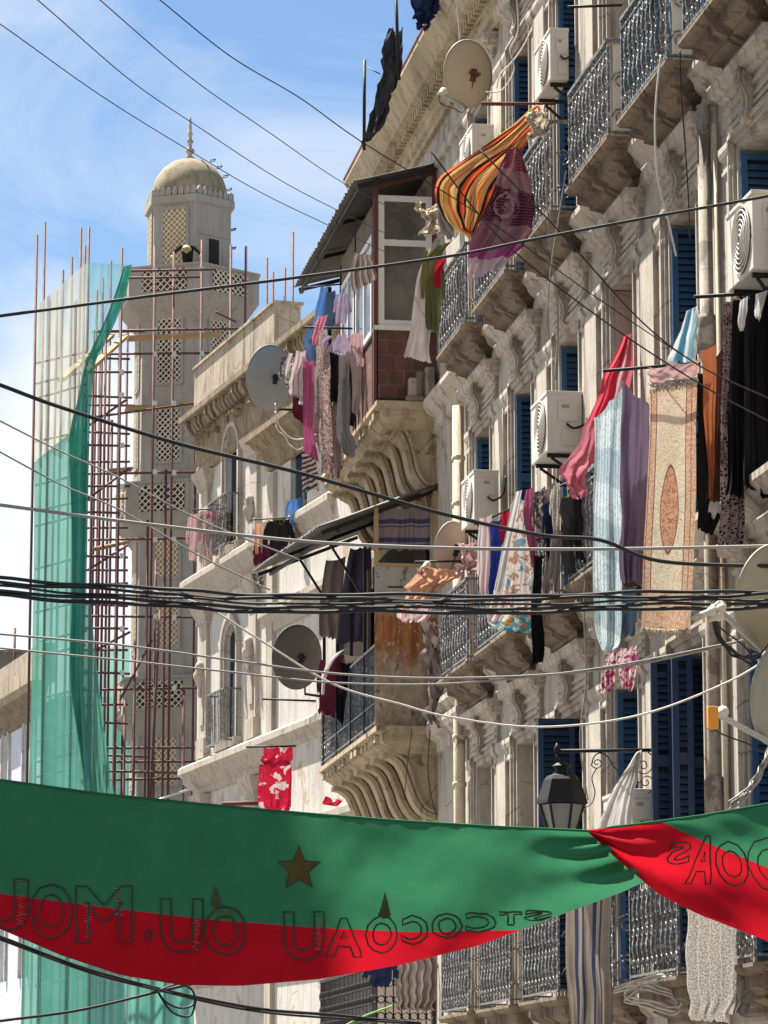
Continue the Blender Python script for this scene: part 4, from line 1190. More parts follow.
def sheet(name, label, cat, rows, Y, mat, folds=4, amp=0.03, th=0.0, nu=None, group=None, parent=None, seed=None, Y2=None, hang=1.0, jag=0.035, top_flat=True, nv_per=None, phase=None, crumple=0.0):
    """hanging cloth: rows of (left x, left y, right x, right y) in the photograph, all at distance Y (right edge at Y2)"""
    rnd = random.Random(seed if seed is not None else hash(label or name) % 1000 if False else len(name) * 7 + int(rows[0][0]))
    ph = rnd.uniform(0, 6.28) if phase is None else phase
    Y2 = Y if Y2 is None else Y2
    L = [at(r[0], r[1], Y) for r in rows]; Q = [at(r[2], r[3], Y2) for r in rows]
    n = len(rows); per = nv_per or max(4, 20 // max(1, n - 1))
    L = smooth_line(L, per) if n > 2 else [L[0].lerp(L[1], i / per) for i in range(per + 1)]
    Q = smooth_line(Q, per) if n > 2 else [Q[0].lerp(Q[1], i / per) for i in range(per + 1)]
    nv = len(L); nu = nu or int(folds * 10 + 10)
    W0 = max((Q[i] - L[i]).length for i in range(nv))
    H = [0.0]
    for i in range(1, nv): H.append(H[-1] + ((L[i] + Q[i]) / 2 - (L[i - 1] + Q[i - 1]) / 2).length)
    if cat not in ('netting', 'carpet', 'curtain', 'drape'):
        for i in range(nv):
            wv = (Q[i] - L[i]); t_ = i / nv * 3.0
            L[i] = L[i] + wv * (0.09 * mnoise.noise(Vector((t_ * 2, ph * 3, 1.5)))); Q[i] = Q[i] + wv * (0.09 * mnoise.noise(Vector((t_ * 2, ph * 3, 8.5))))
    vs = []; uv = []
    dirx = (Q[0] - L[0]); dirx = dirx.normalized() if dirx.length > 1e-5 else Vector((1, 0, 0))
    nr = Vector((dirx.y, -dirx.x, 0)); nr = nr.normalized() if nr.length > 1e-4 else Vector((0, -1, 0))
    so = rnd.uniform(0, 50)
    for j in range(nv):
        v = j / (nv - 1); g_ = (0.25 + 0.75 * v) if top_flat else 1.0
        for i in range(nu + 1):
            u = i / nu
            p = L[j].lerp(Q[j], u)
            uu = u + 0.16 * mnoise.noise(Vector((u * 2.3 + so, v * 1.1, so * .7)))
            am = max(0.12, 0.55 + 1.1 * mnoise.noise(Vector((u * folds * .6 + so, v * 1.3, 7.7))))
            d = am * math.sin(2 * math.pi * folds * uu + ph + 0.9 * math.sin(1.7 * v + ph))
            d += 1.2 * mnoise.noise(Vector((u * folds * 1.1 + so, v * 1.9, so))) + 0.45 * mnoise.noise(Vector((u * folds * 3.1, v * 5.0 + u * 3, so + 4)))
            p = p + nr * (amp * g_ * d) + dirx * (amp * 0.5 * g_ * mnoise.noise(Vector((u * 2 + so, v * 3, 2.2))))
            if crumple:
                q = Vector((u * 3 + so, v * 3, so)); p = p + crumple * (mnoise.noise_vector(q) + .6 * mnoise.noise_vector(q * 2.3) + .35 * mnoise.noise_vector(q * 5.1))
            if top_flat and W0 > .12: p = p - Vector((0, 0, (1 - v) ** 2 * min(.03, .1 * W0) * abs(math.sin(math.pi * u * max(1, round(W0 / .22))))))
            if jag and j >= nv - 2 and cat != 'netting': p = p + Vector((0, 0, jag * mnoise.noise(Vector((u * 9 + so, 0, 3)))))
            vs.append(p); uv.append((u * W0, H[j]))
    fs = []; us = []
    for j in range(nv - 1):
        for i in range(nu):
            f = (j * (nu + 1) + i, (j + 1) * (nu + 1) + i, (j + 1) * (nu + 1) + i + 1, j * (nu + 1) + i + 1)
            fs.append(f); us.append([uv[k] for k in f])
    b = MB(); b.add(vs, fs, 0, True, us, raw=True)
    if cat == 'netting': group = 'debris nets on the scaffolding'
    return b.build(name, mat, parent, label, cat, group, fix=False, solid=th)
G_NET = None
sheet('debris_net', 'pale see-through debris net hung on the upper left scaffolding poles', 'netting', [(37, 305, 87, 262), (36, 350, 86, 330), (36, 400, 84, 380), (34, 462, 78, 432)], 112.4, M['net_pale'], 5, 0.10, 0.0)
sheet('debris_net', 'thin teal triangle of debris net below the minaret balcony, top of the scaffolding', 'netting', [(87, 262, 131, 264), (87, 290, 123, 298), (86, 325, 106, 332), (84, 365, 90, 362)], 112.2, M['net_teal'], 4, 0.08, 0.0)
sheet('debris_net', 'dark green gathered rope of netting running down from the minaret balcony', 'netting', [(124, 266, 132, 264), (112, 302, 124, 300), (97, 338, 109, 336), (86, 362, 96, 362), (78, 400, 92, 398), (70, 440, 90, 440), (72, 520, 88, 520), (72, 600, 86, 600), (70, 680, 84, 690), (82, 770, 92, 775), (86, 840, 98, 840)], 111.9, M['net_dark'], 3, 0.10, 0.0, nv_per=5)
sheet('debris_net', 'wide green debris net wrapping the left scaffolding from its middle down to the street', 'netting', [(34, 462, 80, 424), (34, 520, 84, 500), (33, 600, 84, 600), (31, 700, 82, 700), (28, 800, 84, 800), (25, 900, 88, 900), (20, 1040, 90, 1040)], 112.3, M['net_green'], 3, 0.05, 0.0, nv_per=5)
sheet('debris_net', 'flared dark green net below the lowest minaret balcony, spreading over red poles', 'netting', [(80, 600, 90, 600), (80, 680, 100, 690), (84, 760, 112, 780), (88, 820, 120, 820), (90, 900, 125, 900)], 111.6, M['net_green'], 4, 0.12, 0.0, nv_per=5)
sheet('debris_net', 'green net stretched behind the red poles, left of the minaret shaft', 'netting', [(84, 648, 130, 646), (84, 700, 130, 700), (84, 800, 132, 800), (84, 900, 132, 900)], 123.5, M['net_bright'], 4, 0.10, 0.0)
sheet('debris_net', 'bright green ground-level net below the banner, left of the white arched house', 'netting', [(88, 900, 196, 900), (90, 960, 197, 960), (90, 1050, 196, 1050)], 110.6, M['net_bright'], 3, 0.10, 0.0)

# ================================================================== houses at the left edge
_l = at(0, 700, 135)
FL = Frame((_l.x, 135, 0), ANG)
lh = thing('arcaded_house', 'pale blue-white house with arched windows and dark cornice, at the left edge', 'building', (_l.x, 135, 0))
wl = [FL_s for FL_s in (0.0,)]
def sL(px, py):
    r = ray(px, py); o = Vector((0, 0, EYE)); t = (FL.org - o).dot(FL.O) / r.dot(FL.O)
    return ((o + r * t) - FL.org).dot(FL.S)
ops = []
for px in (7, 28):
    c = sL(px, 745)
    for zf in (14.9, 8.0, 3.0): ops.append((c - 0.55, c + 0.55, zf, zf + 2.7))
s0_, s1_ = sL(44, 745), sL(-30, 745)
recess_wall(FL, M['blue_white'], 'wall', lh, min(s0_, s1_), max(s0_, s1_), 0, 18.4, ops, 0.5, arch=0.5)
sa, sb = min(s0_, s1_), max(s0_, s1_)
b = MB(FL); b.box(sa, sb, -6, -0.52, 0, 18.3); b.build('core', M['blue_white'], lh)
for o_ in ops:
    b = MB(FL); b.box(o_[0] + .01, o_[1] - .01, -.5, -.45, o_[2] + .01, o_[3] - .01); w_ = b.build('window', M['infill'], lh)
    n = 10; c = (o_[0] + o_[1]) / 2; b = MB(FL)
    arc = [(c + 0.75 * math.cos(math.pi * q / n), o_[3] - 0.5 + 0.75 * math.sin(math.pi * q / n)) for q in range(n + 1)]
    b.strip(arc, lambda a, h, t: (a, t, h), 0.18, 0, 0.10)
    for s in (c - .75, c + .75): b.box(s - .09, s + .09, 0, .1, o_[2], o_[3] - .5)
    b.build('surround', M['white'], w_)
b = MB(FL); b.molding(sa, sb, [(0, 17.55), (0.1, 17.6), (0.1, 17.8), (0.3, 18.0), (0.3, 18.2), (0.55, 18.45), (0.6, 18.75), (0, 18.8)]); b.build('cornice', M['cornice'], lh)
b = MB(FL); b.box(sa, sb, -0.4, 0.15, 18.805, 20.25); b.build('parapet', M['parapet'], lh)
t = thing('back_block', 'dark brown rendered block rising behind the parapet at the left edge', 'building', (at(5, 700, 146).x, 146, 0))
p0, p1 = at(-40, 652, 146), at(33, 652, 146)
b = MB(); b.box(p0.x, p1.x + 0.6, 146, 152, 0, p0.z); b.build('wall', M['brown_wall'], t)
b = MB(); b.box(p0.x - .1, p1.x + .7, 145.9, 152.1, p0.z, p0.z + .12); b.build('coping', M['brown_wall'], t)
b = MB(); p = at(15, 628, 145); b.tube([(p.x, 145.0, p0.z - 3), (p.x, 145.0, p.z)], 0.05, 6); tag(b.build('mast', M['pole']), 'thin rusty mast standing in front of the dark brown block at the left edge', 'mast')

# ================================================================== banner across the street
M['ban_green'] = fabric('green banner cloth', (0.036, 0.175, 0.085), trans=0.36, var=0.22)
M['ban_red'] = fabric('red banner cloth', (0.46, 0.008, 0.018), trans=0.36, var=0.22)
M['ink'] = paint('black marker line', (0.03, 0.04, 0.03), 0.8)
M['dish_sage'] = paint('sage grey dish enamel', (0.30, 0.305, 0.245), 0.5, wear=(0.20, 0.17, 0.12), wear_at=0.68, scale=4)
M['star'] = fabric('ochre star print', (0.13, 0.10, 0.035), trans=0.35)
M['flame'] = fabric('dark flame print', (0.075, 0.10, 0.04), trans=0.35)
M['ink_pale'] = paint('pale lettering print', (0.32, 0.22, 0.17), 0.8)
BY = 17.0
ban = thing('banner', 'long hand-lettered green and red banner slung across the street, twisted near its right end', 'banner', tuple(at(420, 900, BY)))
def interp(tab, x):
    for (x0, y0), (x1, y1) in zip(tab, tab[1:]):
        if x0 <= x <= x1 or (x1, y1) == tab[-1] and x > x1 or (x0, y0) == tab[0] and x < x0:
            t = (x - x0) / (x1 - x0); return y0 + (y1 - y0) * t
TOPL = [(-120, 768), (0, 780), (100, 794), (200, 804), (300, 813), (400, 821), (500, 827), (590, 831)]
def ban_left(u, v):
    """u 0..1 left to right along the cloth, v 0 top .. 1 bottom"""
    tx = -120 + u * 712
    ty = interp(TOPL, tx)
    BOT = [(-120, 880), (0, 929), (60, 955), (120, 975), (180, 985), (240, 986), (320, 979), (400, 965), (480, 945), (560, 915), (620, 893), (648, 880)]
    bx = -120 + u * 768
    by_ = interp(BOT, bx)
    return tx + (bx - tx) * v, ty + (by_ - ty) * v
def seam_left(u):
    """v where the green meets the red"""
    px = -120 + u * 740
    SE = [(-120, 860), (0, 894), (100, 907), (200, 919), (300, 927), (400, 932), (500, 930), (545, 921), (600, 902), (648, 881)]
    y = interp(SE, px)
    lo, hi = 0.0, 1.0
    for _ in range(24):
        m_ = (lo + hi) / 2
        if ban_left(u, m_)[1] < y: lo = m_
        else: hi = m_
    return lo
def ban_surf(px, py, u, v, off=0.0):
    Yb = BY + 0.05 * math.sin(u * 5.2 + 1.0 + v * 1.3) + 0.035 * math.sin(u * 23 + v * 5) * (0.3 + v) + 0.05 * (v - 0.5) ** 2 + 0.02 * mnoise.noise(Vector((u * 9, v * 3, 4))) + 0.012 * mnoise.noise(Vector((u * 30 + v * 5, v * 3, 2))) + 0.006 * mnoise.noise(Vector((u * 70 - v * 9, v * 9, 6))) - off
    Yb += 0.10 * math.exp(-((u - 1.0) / 0.06) ** 2) * math.sin(v * 14)
    return at(px, py, Yb)
def cloth_grid(fn, nu, v0f, v1f, nv, surf):
    vs = []; fs = []
    for i in range(nu + 1):
        u = i / nu; a, c = v0f(u), v1f(u)
        for j in range(nv + 1):
            v = a + (c - a) * j / nv
            px, py = fn(u, v); vs.append(surf(px, py, u, v))
    for i in range(nu):
        for j in range(nv): k = i * (nv + 1) + j; fs.append((k, k + 1, k + nv + 2, k + nv + 1))
    b = MB(); b.add(vs, fs, 0, True, raw=True); return b
pg = cloth_grid(ban_left, 110, lambda u: 0.0, seam_left, 16, ban_surf).build('green_band', M['ban_green'], ban, fix=False)
cloth_grid(ban_left, 110, seam_left, lambda u: max(1.0, seam_left(u) + .001), 10, ban_surf).build('red_band', M['ban_red'], ban, fix=False)
# right of the twist
def ban_right(u, v):
    TOPR = [(588, 830), (640, 824), (700, 816), (768, 804), (860, 788)]
    BOTR = [(588, 832), (620, 862), (660, 895), (700, 915), (768, 941), (860, 968)]
    x = 588 + u * 272
    t, b_ = interp(TOPR, x), interp(BOTR, x)
    return x, t + (b_ - t) * v
def seam_right(u):
    x = 588 + u * 272
    if x < 662: return 0.0
    y = interp([(662, 822), (700, 840), (768, 868), (860, 905)], x)
    t, b_ = ban_right(u, 0)[1], ban_right(u, 1)[1]
    return max(0.0, min(1, (y - t) / (b_ - t)))
def surf_r(px, py, u, v, off=0.0):
    Yb = BY - 0.12 + 0.015 * mnoise.noise(Vector((u * 12 - v * 5, v * 6, 2))) + 0.05 * math.sin(v * 9 + u * 4) * (1 - 0.5 * u) + 0.03 * math.sin(u * 14 + v * 3) - off + u * 0.9
    return at(px, py, Yb)
cloth_grid(ban_right, 50, lambda u: 0.0, lambda u: seam_right(u) + .0005, 8, surf_r).build('green_band', M['ban_green'], ban, fix=False)
cloth_grid(ban_right, 50, seam_right, lambda u: 1.0, 14, surf_r).build('red_band', M['ban_red'], ban, fix=False)
# rope in the hem
b = MB(); b.tube([ban_surf(*ban_left(i / 40, 0), i / 40, 0) for i in range(41)] + [surf_r(*ban_right(i / 12, 0), i / 12, 0) for i in range(1, 13)], 0.007, 5, raw=True); b.build('hem_rope', M['ban_green'], ban)

def inv_left(px, py):
    """cloth coordinates of a point of the left half"""
    lo, hi = 0.0, 1.0
    u = (px + 120) / 740
    for _ in range(12):
        x0, y0 = ban_left(u, 0); x1, y1 = ban_left(u, 1)
        v = (py - y0) / (y1 - y0); u += (px - (x0 + (x1 - x0) * v)) / 740
    return u, v
# outlined lettering, seen from its back
def glyph_outline(ch):
    cu = bpy.data.curves.new('g', 'FONT'); cu.body = ch; cu.size = 1.0; cu.resolution_u = 3; cu.offset = 0.03
    ob = bpy.data.objects.new('g', cu); C.objects.link(ob)
    me = ob.to_mesh()
    bm = bmesh.new(); bm.from_mesh(me); ob.to_mesh_clear()
    bmesh.ops.remove_doubles(bm, verts=bm.verts, dist=1e-5)
    es = [e for e in bm.edges if len(e.link_faces) == 1]
    adj = {}
    for e in es:
        a, c = e.verts; adj.setdefault(a.index, []).append(c.index); adj.setdefault(c.index, []).append(a.index)
    bm.verts.ensure_lookup_table(); co = {v.index: (v.co.x, v.co.y) for v in bm.verts}
    loops = []; seen = set()
    for s in adj:
        if s in seen: continue
        lp = [s]; seen.add(s); cur = s
        while True:
            nx = [q for q in adj[cur] if q not in seen]
            if not nx: break
            cur = nx[0]; seen.add(cur); lp.append(cur)
        loops.append([co[i] for i in lp])
    bm.free(); bpy.data.objects.remove(ob); bpy.data.curves.remove(cu)
    return loops
def letter(ch, x0, x1, y0, y1, mirror=True, surf='l', slant=0.0, r=0.0048):
    loops = glyph_outline(ch)
    xs = [p[0] for l in loops for p in l]; ys = [p[1] for l in loops for p in l]
    if not xs: return
    b = MB()
    for lp in loops:
        pts = []
        dense = []
        for i in range(len(lp)):
            p, q = lp[i], lp[(i + 1) % len(lp)]
            nn = max(1, int(math.hypot(p[0] - q[0], p[1] - q[1]) / 0.12))
            for k in range(nn): dense.append((p[0] + (q[0] - p[0]) * k / nn, p[1] + (q[1] - p[1]) * k / nn))
        for gx, gy in dense:
            a = (gx - min(xs)) / (max(xs) - min(xs)); h = (gy - min(ys)) / (max(ys) - min(ys))
            if mirror: a = 1 - a
            px = x0 + (x1 - x0) * a + slant * (h - .5) + 1.6 * mnoise.noise(Vector((gx * 4, gy * 4, x0))); py = y1 + (y0 - y1) * h + 1.6 * mnoise.noise(Vector((gx * 4, gy * 4, x0 + 9)))
            if surf == 'l':
                u, v = inv_left(px, py); v = min(v, 0.985); pts.append(ban_surf(*ban_left(u, v), u, v, 0.006))
            else:
                u = (px - 588) / 272; t_, b_ = ban_right(u, 0)[1], ban_right(u, 1)[1]; v = max(.02, min(.98, (py - t_) / (b_ - t_))); pts.append(surf_r(*ban_right(u, v), u, v, 0.006))
        b.tube(pts, r, 4, raw=True, closed=True)
    b.build('letter', M['ink'], ban)
for ch, x0, x1, y0, y1 in (('U', -28, 28, 880, 932), ('O', 30, 72, 884, 938), ('M', 76, 132, 886, 943), ('.', 146, 153, 930, 940), ('U', 161, 203, 899, 953), ('O', 205, 246, 906, 955),
                           ('U', 284, 324, 912, 960), ('A', 326, 362, 918, 957), ('O', 366, 398, 916, 953), ('C', 402, 428, 916, 944), ('O', 432, 462, 914, 938), ('C', 466, 496, 913, 932), ('T', 500, 522, 912, 925), ('S', 524, 552, 911, 921)):
    letter(ch, x0, x1, y0, y1)
for ch, x0, x1, y0, y1, sl in (('S', 668, 690, 842, 864, 4), ('A', 690, 716, 836, 884, 10), ('O', 716, 748, 842, 886, -8), ('D', 748, 790, 838, 892, -8)):
    letter(ch, x0, x1, y0, y1, True, 'r', sl)
# hand-shading strokes inside some letters
rs = random.Random(5)
def lpt(px, py):
    u, v = inv_left(px, py); v = min(v, .98); return ban_surf(*ban_left(u, v), u, v, 0.007)
for x0, x1, y0, y1 in ((16, 26, 880, 925), (84, 92, 900, 938), (112, 124, 888, 915), (192, 200, 920, 950), (214, 238, 908, 914), (314, 322, 918, 950)):
    # one zigzag pen stroke that fills the letter's stem
    pts = []; n = 26
    for k in range(n):
        t = k / (n - 1); a = 0.5 + 0.5 * (1 if k % 2 else -1) * rs.uniform(.3, 1)
        px, py = (x0 + (x1 - x0) * a, y0 + (y1 - y0) * t) if y1 - y0 > 12 else (x0 + (x1 - x0) * t, y0 + (y1 - y0) * a)
        pts.append(lpt(px, py))
    b = MB(); b.tube(pts, 0.0018, 4, raw=True); b.build('pen_shading', M['ink_pale'], ban)
def flat_print(poly, mat, name):
    b = MB(); pts = [lpt(x, y) for x, y in poly]
    cx, cy = sum(p[0] for p in poly) / len(poly), sum(p[1] for p in poly) / len(poly)
    n = len(pts); b.add(pts + [lpt(cx, cy)], [(i, (i + 1) % n, n) for i in range(n)], raw=True); b.build(name, mat, ban, fix=False, solid=0.002)
star = []
for k in range(10):
    r_ = 23 if k % 2 == 0 else 10
    a = math.pi * k / 5; star.append((297 + r_ * math.sin(a) * 0.98 + 2, 869 - r_ * math.cos(a)))
flat_print(star, M['star'], 'star')
b = MB(); b.tube([lpt(x, y) for x, y in star], 0.004, 4, raw=True, closed=True); b.build('star_outline', M['ink'], ban)
flat_print([(211, 905), (213, 895), (216, 886), (219, 894), (222, 905), (216, 908)], M['flame'], 'flame')
flat_print([(378, 916), (382, 904), (385, 892), (388, 903), (391, 916), (384, 919)], M['flame'], 'flame')

# ================================================================== satellite dishes
def dish(label, cx, cy, Y, rad, axis, mat, arm_px=None, mount=None, lnb='lnb', post=None, sx_=0.92, mesh=False):
    """cx, cy: centre of the dish in the photograph; axis: the way the bowl looks"""
    c = at(cx, cy, Y); ax = Vector(axis).normalized()
    t = thing('satellite_dish', label, 'satellite dish', tuple(c), 'satellite dishes on the facades')
    a = Vector((0, 0, 1)) - ax * ax.z; a.normalize(); bb = ax.cross(a)
    vs = []; fs = []; NR, NA = 7, 40
    for i in range(NR + 1):
        rr = i / NR
        for k in range(NA):
            th_ = 2 * math.pi * k / NA
            vs.append(c + (a * math.cos(th_) + bb * math.sin(th_) * sx_) * rad * max(rr, 0.001) + ax * rad * 0.22 * (rr * rr - 1))
    for i in range(NR):
        for k in range(NA): fs.append((i * NA + k, i * NA + (k + 1) % NA, (i + 1) * NA + (k + 1) % NA, (i + 1) * NA + k))
    m = MB(); m.add(vs, fs, 0, True, raw=True); m.build('bowl', M[mat], t, solid=0.012, fix=False)
    m = MB(); m.tube([c + (a * math.cos(2 * math.pi * k / NA) + bb * math.sin(2 * math.pi * k / NA) * sx_) * rad for k in range(NA)], 0.009, 5, raw=True, closed=True); m.build('rim', M[mat], t)
    back = c - ax * rad * 0.24
    m = MB()
    m.bar(back + a * 0.05, back - a * 0.09, 0.07, 0.03, raw=True); m.bar(back + bb * .07 - ax * .03, back - bb * .07 - ax * .03, 0.03, 0.03, raw=True)
    if post:
        q = [back - ax * 0.05] + [at(*pp) for pp in post]
        m.tube(q, 0.021, 7, raw=True)
    m.build('mount', M['rust' if mount is None else mount], t)
    if arm_px:
        foot = c - a * rad * 0.97; tip = at(*arm_px)
        m = MB(); m.bar(foot, tip, 0.022, 0.034, raw=True); arm = m.build('feed_arm', M['steel'], t)
        d = (c - tip).normalized(); 
        m = MB(); m.lathe([(0.022, -0.06), (0.024, 0.0), (0.024, .03), (0.038, .05), (0.042, .085), (0.036, .10)], tip, d, 12, raw=True)
        if lnb == 'lnb_orange': 
            m.build('feed_horn', M['lnb'], t); m = MB(); z = tip - d * .06; m.bar(z + Vector((0, 0, .06)), z + Vector((0, 0, -.09)), 0.07, 0.06, raw=True); m.build('receiver', M[lnb], t, bevel=.008)
        else: m.build('feed_horn', M[lnb], t)
        m = MB(); m.tube(smooth_line([tip - d * .05, tip - d * .03 - Vector((0, 0, .10)), tip.lerp(foot, .5) - Vector((0, 0, .09)), foot - Vector((0, 0, .04)), back - ax * .04]), 0.006, 5, raw=True); m.build('coaxial_lead', M['cable'], t)
    return t
dish('big tan dish seen from behind, high above the striped orange cloth', 468, 74, 35.2, 0.37, (-0.50, 0.84, 0.16), 'dish_tan', (441, 93, 34.6), post=[(480, 86, 35.5), (482, 104, 35.5), (543, 104, 35.6)])
dish('large smooth grey dish left of the clothes hanging from the upper enclosed balcony', 270, 378, 49.0, 0.49, (-0.55, 0.80, 0.15), 'dish_grey', None, 'iron_dark', post=[(272, 392, 49.3), (272, 409, 49.3), (300, 410, 49.4)])
dish('dark mesh dish beside the lower enclosed balcony, above the red patterned cloth', 297, 657, 48.0, 0.46, (-0.45, 0.87, 0.12), 'dish_dark', None, 'iron_dark', post=[(305, 672, 48.3), (305, 694, 48.3), (345, 700, 48.3)])
dish('pinkish dish above the peach cloth, between the lower enclosed balcony and the patterned dresses', 451, 548, 38.6, 0.31, (-0.60, 0.74, 0.20), 'dish_pink', (424, 567, 38.2), 'iron_dark', post=[(455, 558, 38.8), (452, 564, 38.8), (480, 566, 39.0)])
dish('stained ivory dish with a twin receiver, cut off by the right edge', 769, 598, 22.6, 0.37, (-0.55, 0.80, 0.22), 'dish_olive', (716, 607, 21.9), 'rust', post=[(772, 640, 22.8), (800, 648, 22.8)])
dish('plain olive-grey dish with an orange receiver, cut off by the right edge', 781, 692, 22.4, 0.37, (-0.62, 0.74, 0.2), 'dish_sage', (717, 714, 21.8), 'iron_dark', 'lnb_orange', post=[(786, 730, 22.8), (806, 735, 22.8)])
dish('white dish rim just showing at the top edge of the view, over the iron railings', 647, -14, 27.5, 0.19, (-0.35, -0.5, 0.6), 'pvc', None, 'iron_dark')
# its twin receiver
p = at(712, 610, 21.85)
b = MB()
for dx, dz in ((-0.03, -.02), (0.03, .0), (0.02, -.05)):
    b.lathe([(0.02, -.05), (0.024, 0), (0.034, .02), (0.036, .05), (0.03, .06)], p + Vector((dx, 0, dz)), (0.75, -.4, 0.2), 10, raw=True)
b.bar(p + Vector((-.06, 0, -.04)), p + Vector((.06, 0, .05)), 0.03, 0.03, raw=True)
for o_ in list(C.objects):
    if o_.get('label', '').startswith('stained ivory'): b.build('twin_receiver', M['lnb'], o_)

# ================================================================== air conditioners
def aircon(label, xl, xr, yt, yb, Y, L=0.78, brackets=True):
    """xl..xr, yt..yb: the end that faces down the street; the grille looks across the street"""
    p, q = at(xl, yt, Y), at(xr, yb, Y)
    x0, x1, z0, z1 = p.x, q.x, q.z, p.z
    t = thing('air_conditioner', label, 'air conditioner', ((x0 + x1) / 2, Y + L / 2, z0), 'air conditioners on the facade')
    b = MB(); b.box(x0, x1, Y, Y + L, z0, z1); b.build('casing', M['ac'], t, bevel=0.012)
    h = z1 - z0; w_ = x1 - x0
    b = MB(); b.box(x0 - .008, x1 + .004, Y - .006, Y + L + .006, z1 - 0.03, z1 + 0.006); b.build('lid', M['ac'], t, bevel=0.006)
    b = MB(); cy, cz, r_ = Y + L * .40, z0 + h * .5, h * .43
    for k in range(1, 8): ring_pts = [(x0 - .016 - .012 * (1 - (k / 7) ** 2), cy + r_ * k / 7 * math.cos(a), cz + r_ * k / 7 * math.sin(a)) for a in [2 * math.pi * i / 24 for i in range(24)]]; b.tube(ring_pts, 0.006, 4, closed=True)
    for k in range(8):
        a = math.pi * k / 4; b.bar((x0 - .02, cy + .03 * math.cos(a), cz + .03 * math.sin(a)), (x0 - .012, cy + r_ * math.cos(a), cz + r_ * math.sin(a)), .006, .006)
    b.build('fan_grille', M['ac'], t)
    b = MB(); b.lathe([(r_ * 1.0, 0), (r_ * 1.0, .003)], (x0 - .001, cy, cz), (-1, 0, 0), 28); b.build('fan_opening', M['ac_dark'], t)
    b = MB(); b.box(x0 + w_ * .30, x0 + w_ * .86, Y - .012, Y, z0 + h * .50, z0 + h * .84); b.build('service_cover', M['ac'], t, bevel=.005)
    b = MB(); b.box(x0 + w_ * .40, x0 + w_ * .62, Y - .0145, Y - .0122, z0 + h * .72, z0 + h * .78); b.build('rating_plate', M['ac_label'], t)
    b = MB(); b.box(x0 + w_ * .40, x0 + w_ * .88, Y - .010, Y, z0 + h * .10, z0 + h * .38); b.build('valve_cover', M['ac'], t, bevel=.004)
    b = MB(); b.tube(smooth_line([(x0 + w_ * .55, Y - .01, z0 + h * .46), (x0 + w_ * .7, Y - .05, z0 + h * .38), (x0 + w_ * .95, Y - .05, z0 + h * .42), (x1 + .05, Y - .02, z0 + h * .55), (x1 + .08, Y + .02, z0 + h * .9)]), .011, 6); b.build('refrigerant_hose', M['cable'], t)
    if brackets:
        for yy in (Y + .12, Y + L - .12):
            b = MB(); b.bar((x0 + .02, yy, z0 - .02), (XW + .02, yy, z0 - .02), .035, .035); b.bar((x0 + .06, yy, z0 - .04), (XW + .02, yy, z0 - .3), .025, .025); b.build('bracket', M['iron_dark'], t)
    return t
aircon('off-white air conditioner near the top edge, above the knotted end of the striped orange cloth', 550, 569, 28, 80, 32.2, .8)
aircon('air conditioner half hidden by the striped orange cloth, below the big tan dish', 472, 494, 124, 168, 36.4, .8)
aircon('pinkish-white air conditioner between the open blue shutters, left of the long red cloth', 547, 583, 391, 452, 32.1, .8)
aircon('cream air conditioner over the patterned dresses, at the far end of the facade', 474, 499, 470, 520, 35.8, .8)
aircon('air conditioner with its round fan grille showing, above the black clothes at the right edge', 752, 786, 190, 270, 25.0, .8)
aircon('lowest air conditioner, beside the street lamp with white cloth hanging over its left', 623, 656, 789, 850, 28.6, .8)

# ================================================================== street lamp on its wall bracket
LY = 28.4
def lp(x, y): return at(x, y, LY)
sl_ = thing('street_lamp', 'black lantern street lamp hanging from a scrolled iron wall bracket, above the banner', 'street lamp', tuple(lp(560, 830)))
b = MB(); b.tube([lp(557, 751), lp(662, 750)], 0.016, 8, raw=True); b.tube([lp(662, 742), lp(662, 800)], 0.012, 6, raw=True); b.lathe([(0.02, -.02), (0.03, 0), (0.02, .03), (0.006, .06)], lp(557, 750), n=8, raw=True)
b.tube([lp(557, 751), lp(557, 764)], 0.012, 6, raw=True)
b.build('bracket_arm', M['iron_dark'], sl_)
b = MB()
def spir(cx, cy, r0, a0, turns, sg): return [lp(cx + r0 * (1 - .85 * k / 24) * math.cos(a0 + sg * turns * 6.28 * k / 24), cy + r0 * (1 - .85 * k / 24) * math.sin(a0 + sg * turns * 6.28 * k / 24)) for k in range(25)]
b.tube(smooth_line([lp(648, 752), lp(660, 765), lp(659, 782), lp(648, 793)]) , .006, 5, raw=True)
b.tube(spir(643, 766, 9, 0, 1.5, 1), .005, 5, raw=True); b.tube(spir(646, 782, 7, 0, 1.3, -1), .005, 5, raw=True)
b.tube(smooth_line([lp(640, 783), lp(625, 775), lp(614, 767), lp(608, 757), lp(600, 753), lp(594, 757), lp(592, 764)]), .006, 5, raw=True)
b.tube(spir(597, 763, 6, 3.0, 1.4, -1), .005, 5, raw=True)
b.tube(smooth_line([lp(597, 768), lp(592, 778), lp(595, 792), lp(592, 803), lp(584, 808)]), .005, 5, raw=True)
b.build('scrollwork', M['iron_dark'], sl_)
def hexl(b, cx, rows, n=6, mi=0):
    P0 = lp(cx, 800); mpp = LY / FPX * 1.02
    b.lathe([(r_ * mpp, 0 + (800 - y) * mpp) for r_, y in rows], P0, n=n, mi=mi, raw=True, smooth=False)
b = MB(); hexl(b, 562, [(9, 788), (6, 772), (7, 768), (10, 766), (4, 762), (2.5, 758)], 12); b.build('crown', M['iron_dark'], sl_)
b = MB(); hexl(b, 562, [(26, 804), (25.5, 801), (18, 780), (15, 776), (9, 774), (8, 772)]); b.build('hood', M['iron_dark'], sl_)
b = MB(); hexl(b, 562, [(12, 836), (21, 805)]); b.build('glass_lantern', M['lamp_glass'], sl_)
b = MB()
P0 = lp(562, 800); mpp = LY / FPX * 1.02
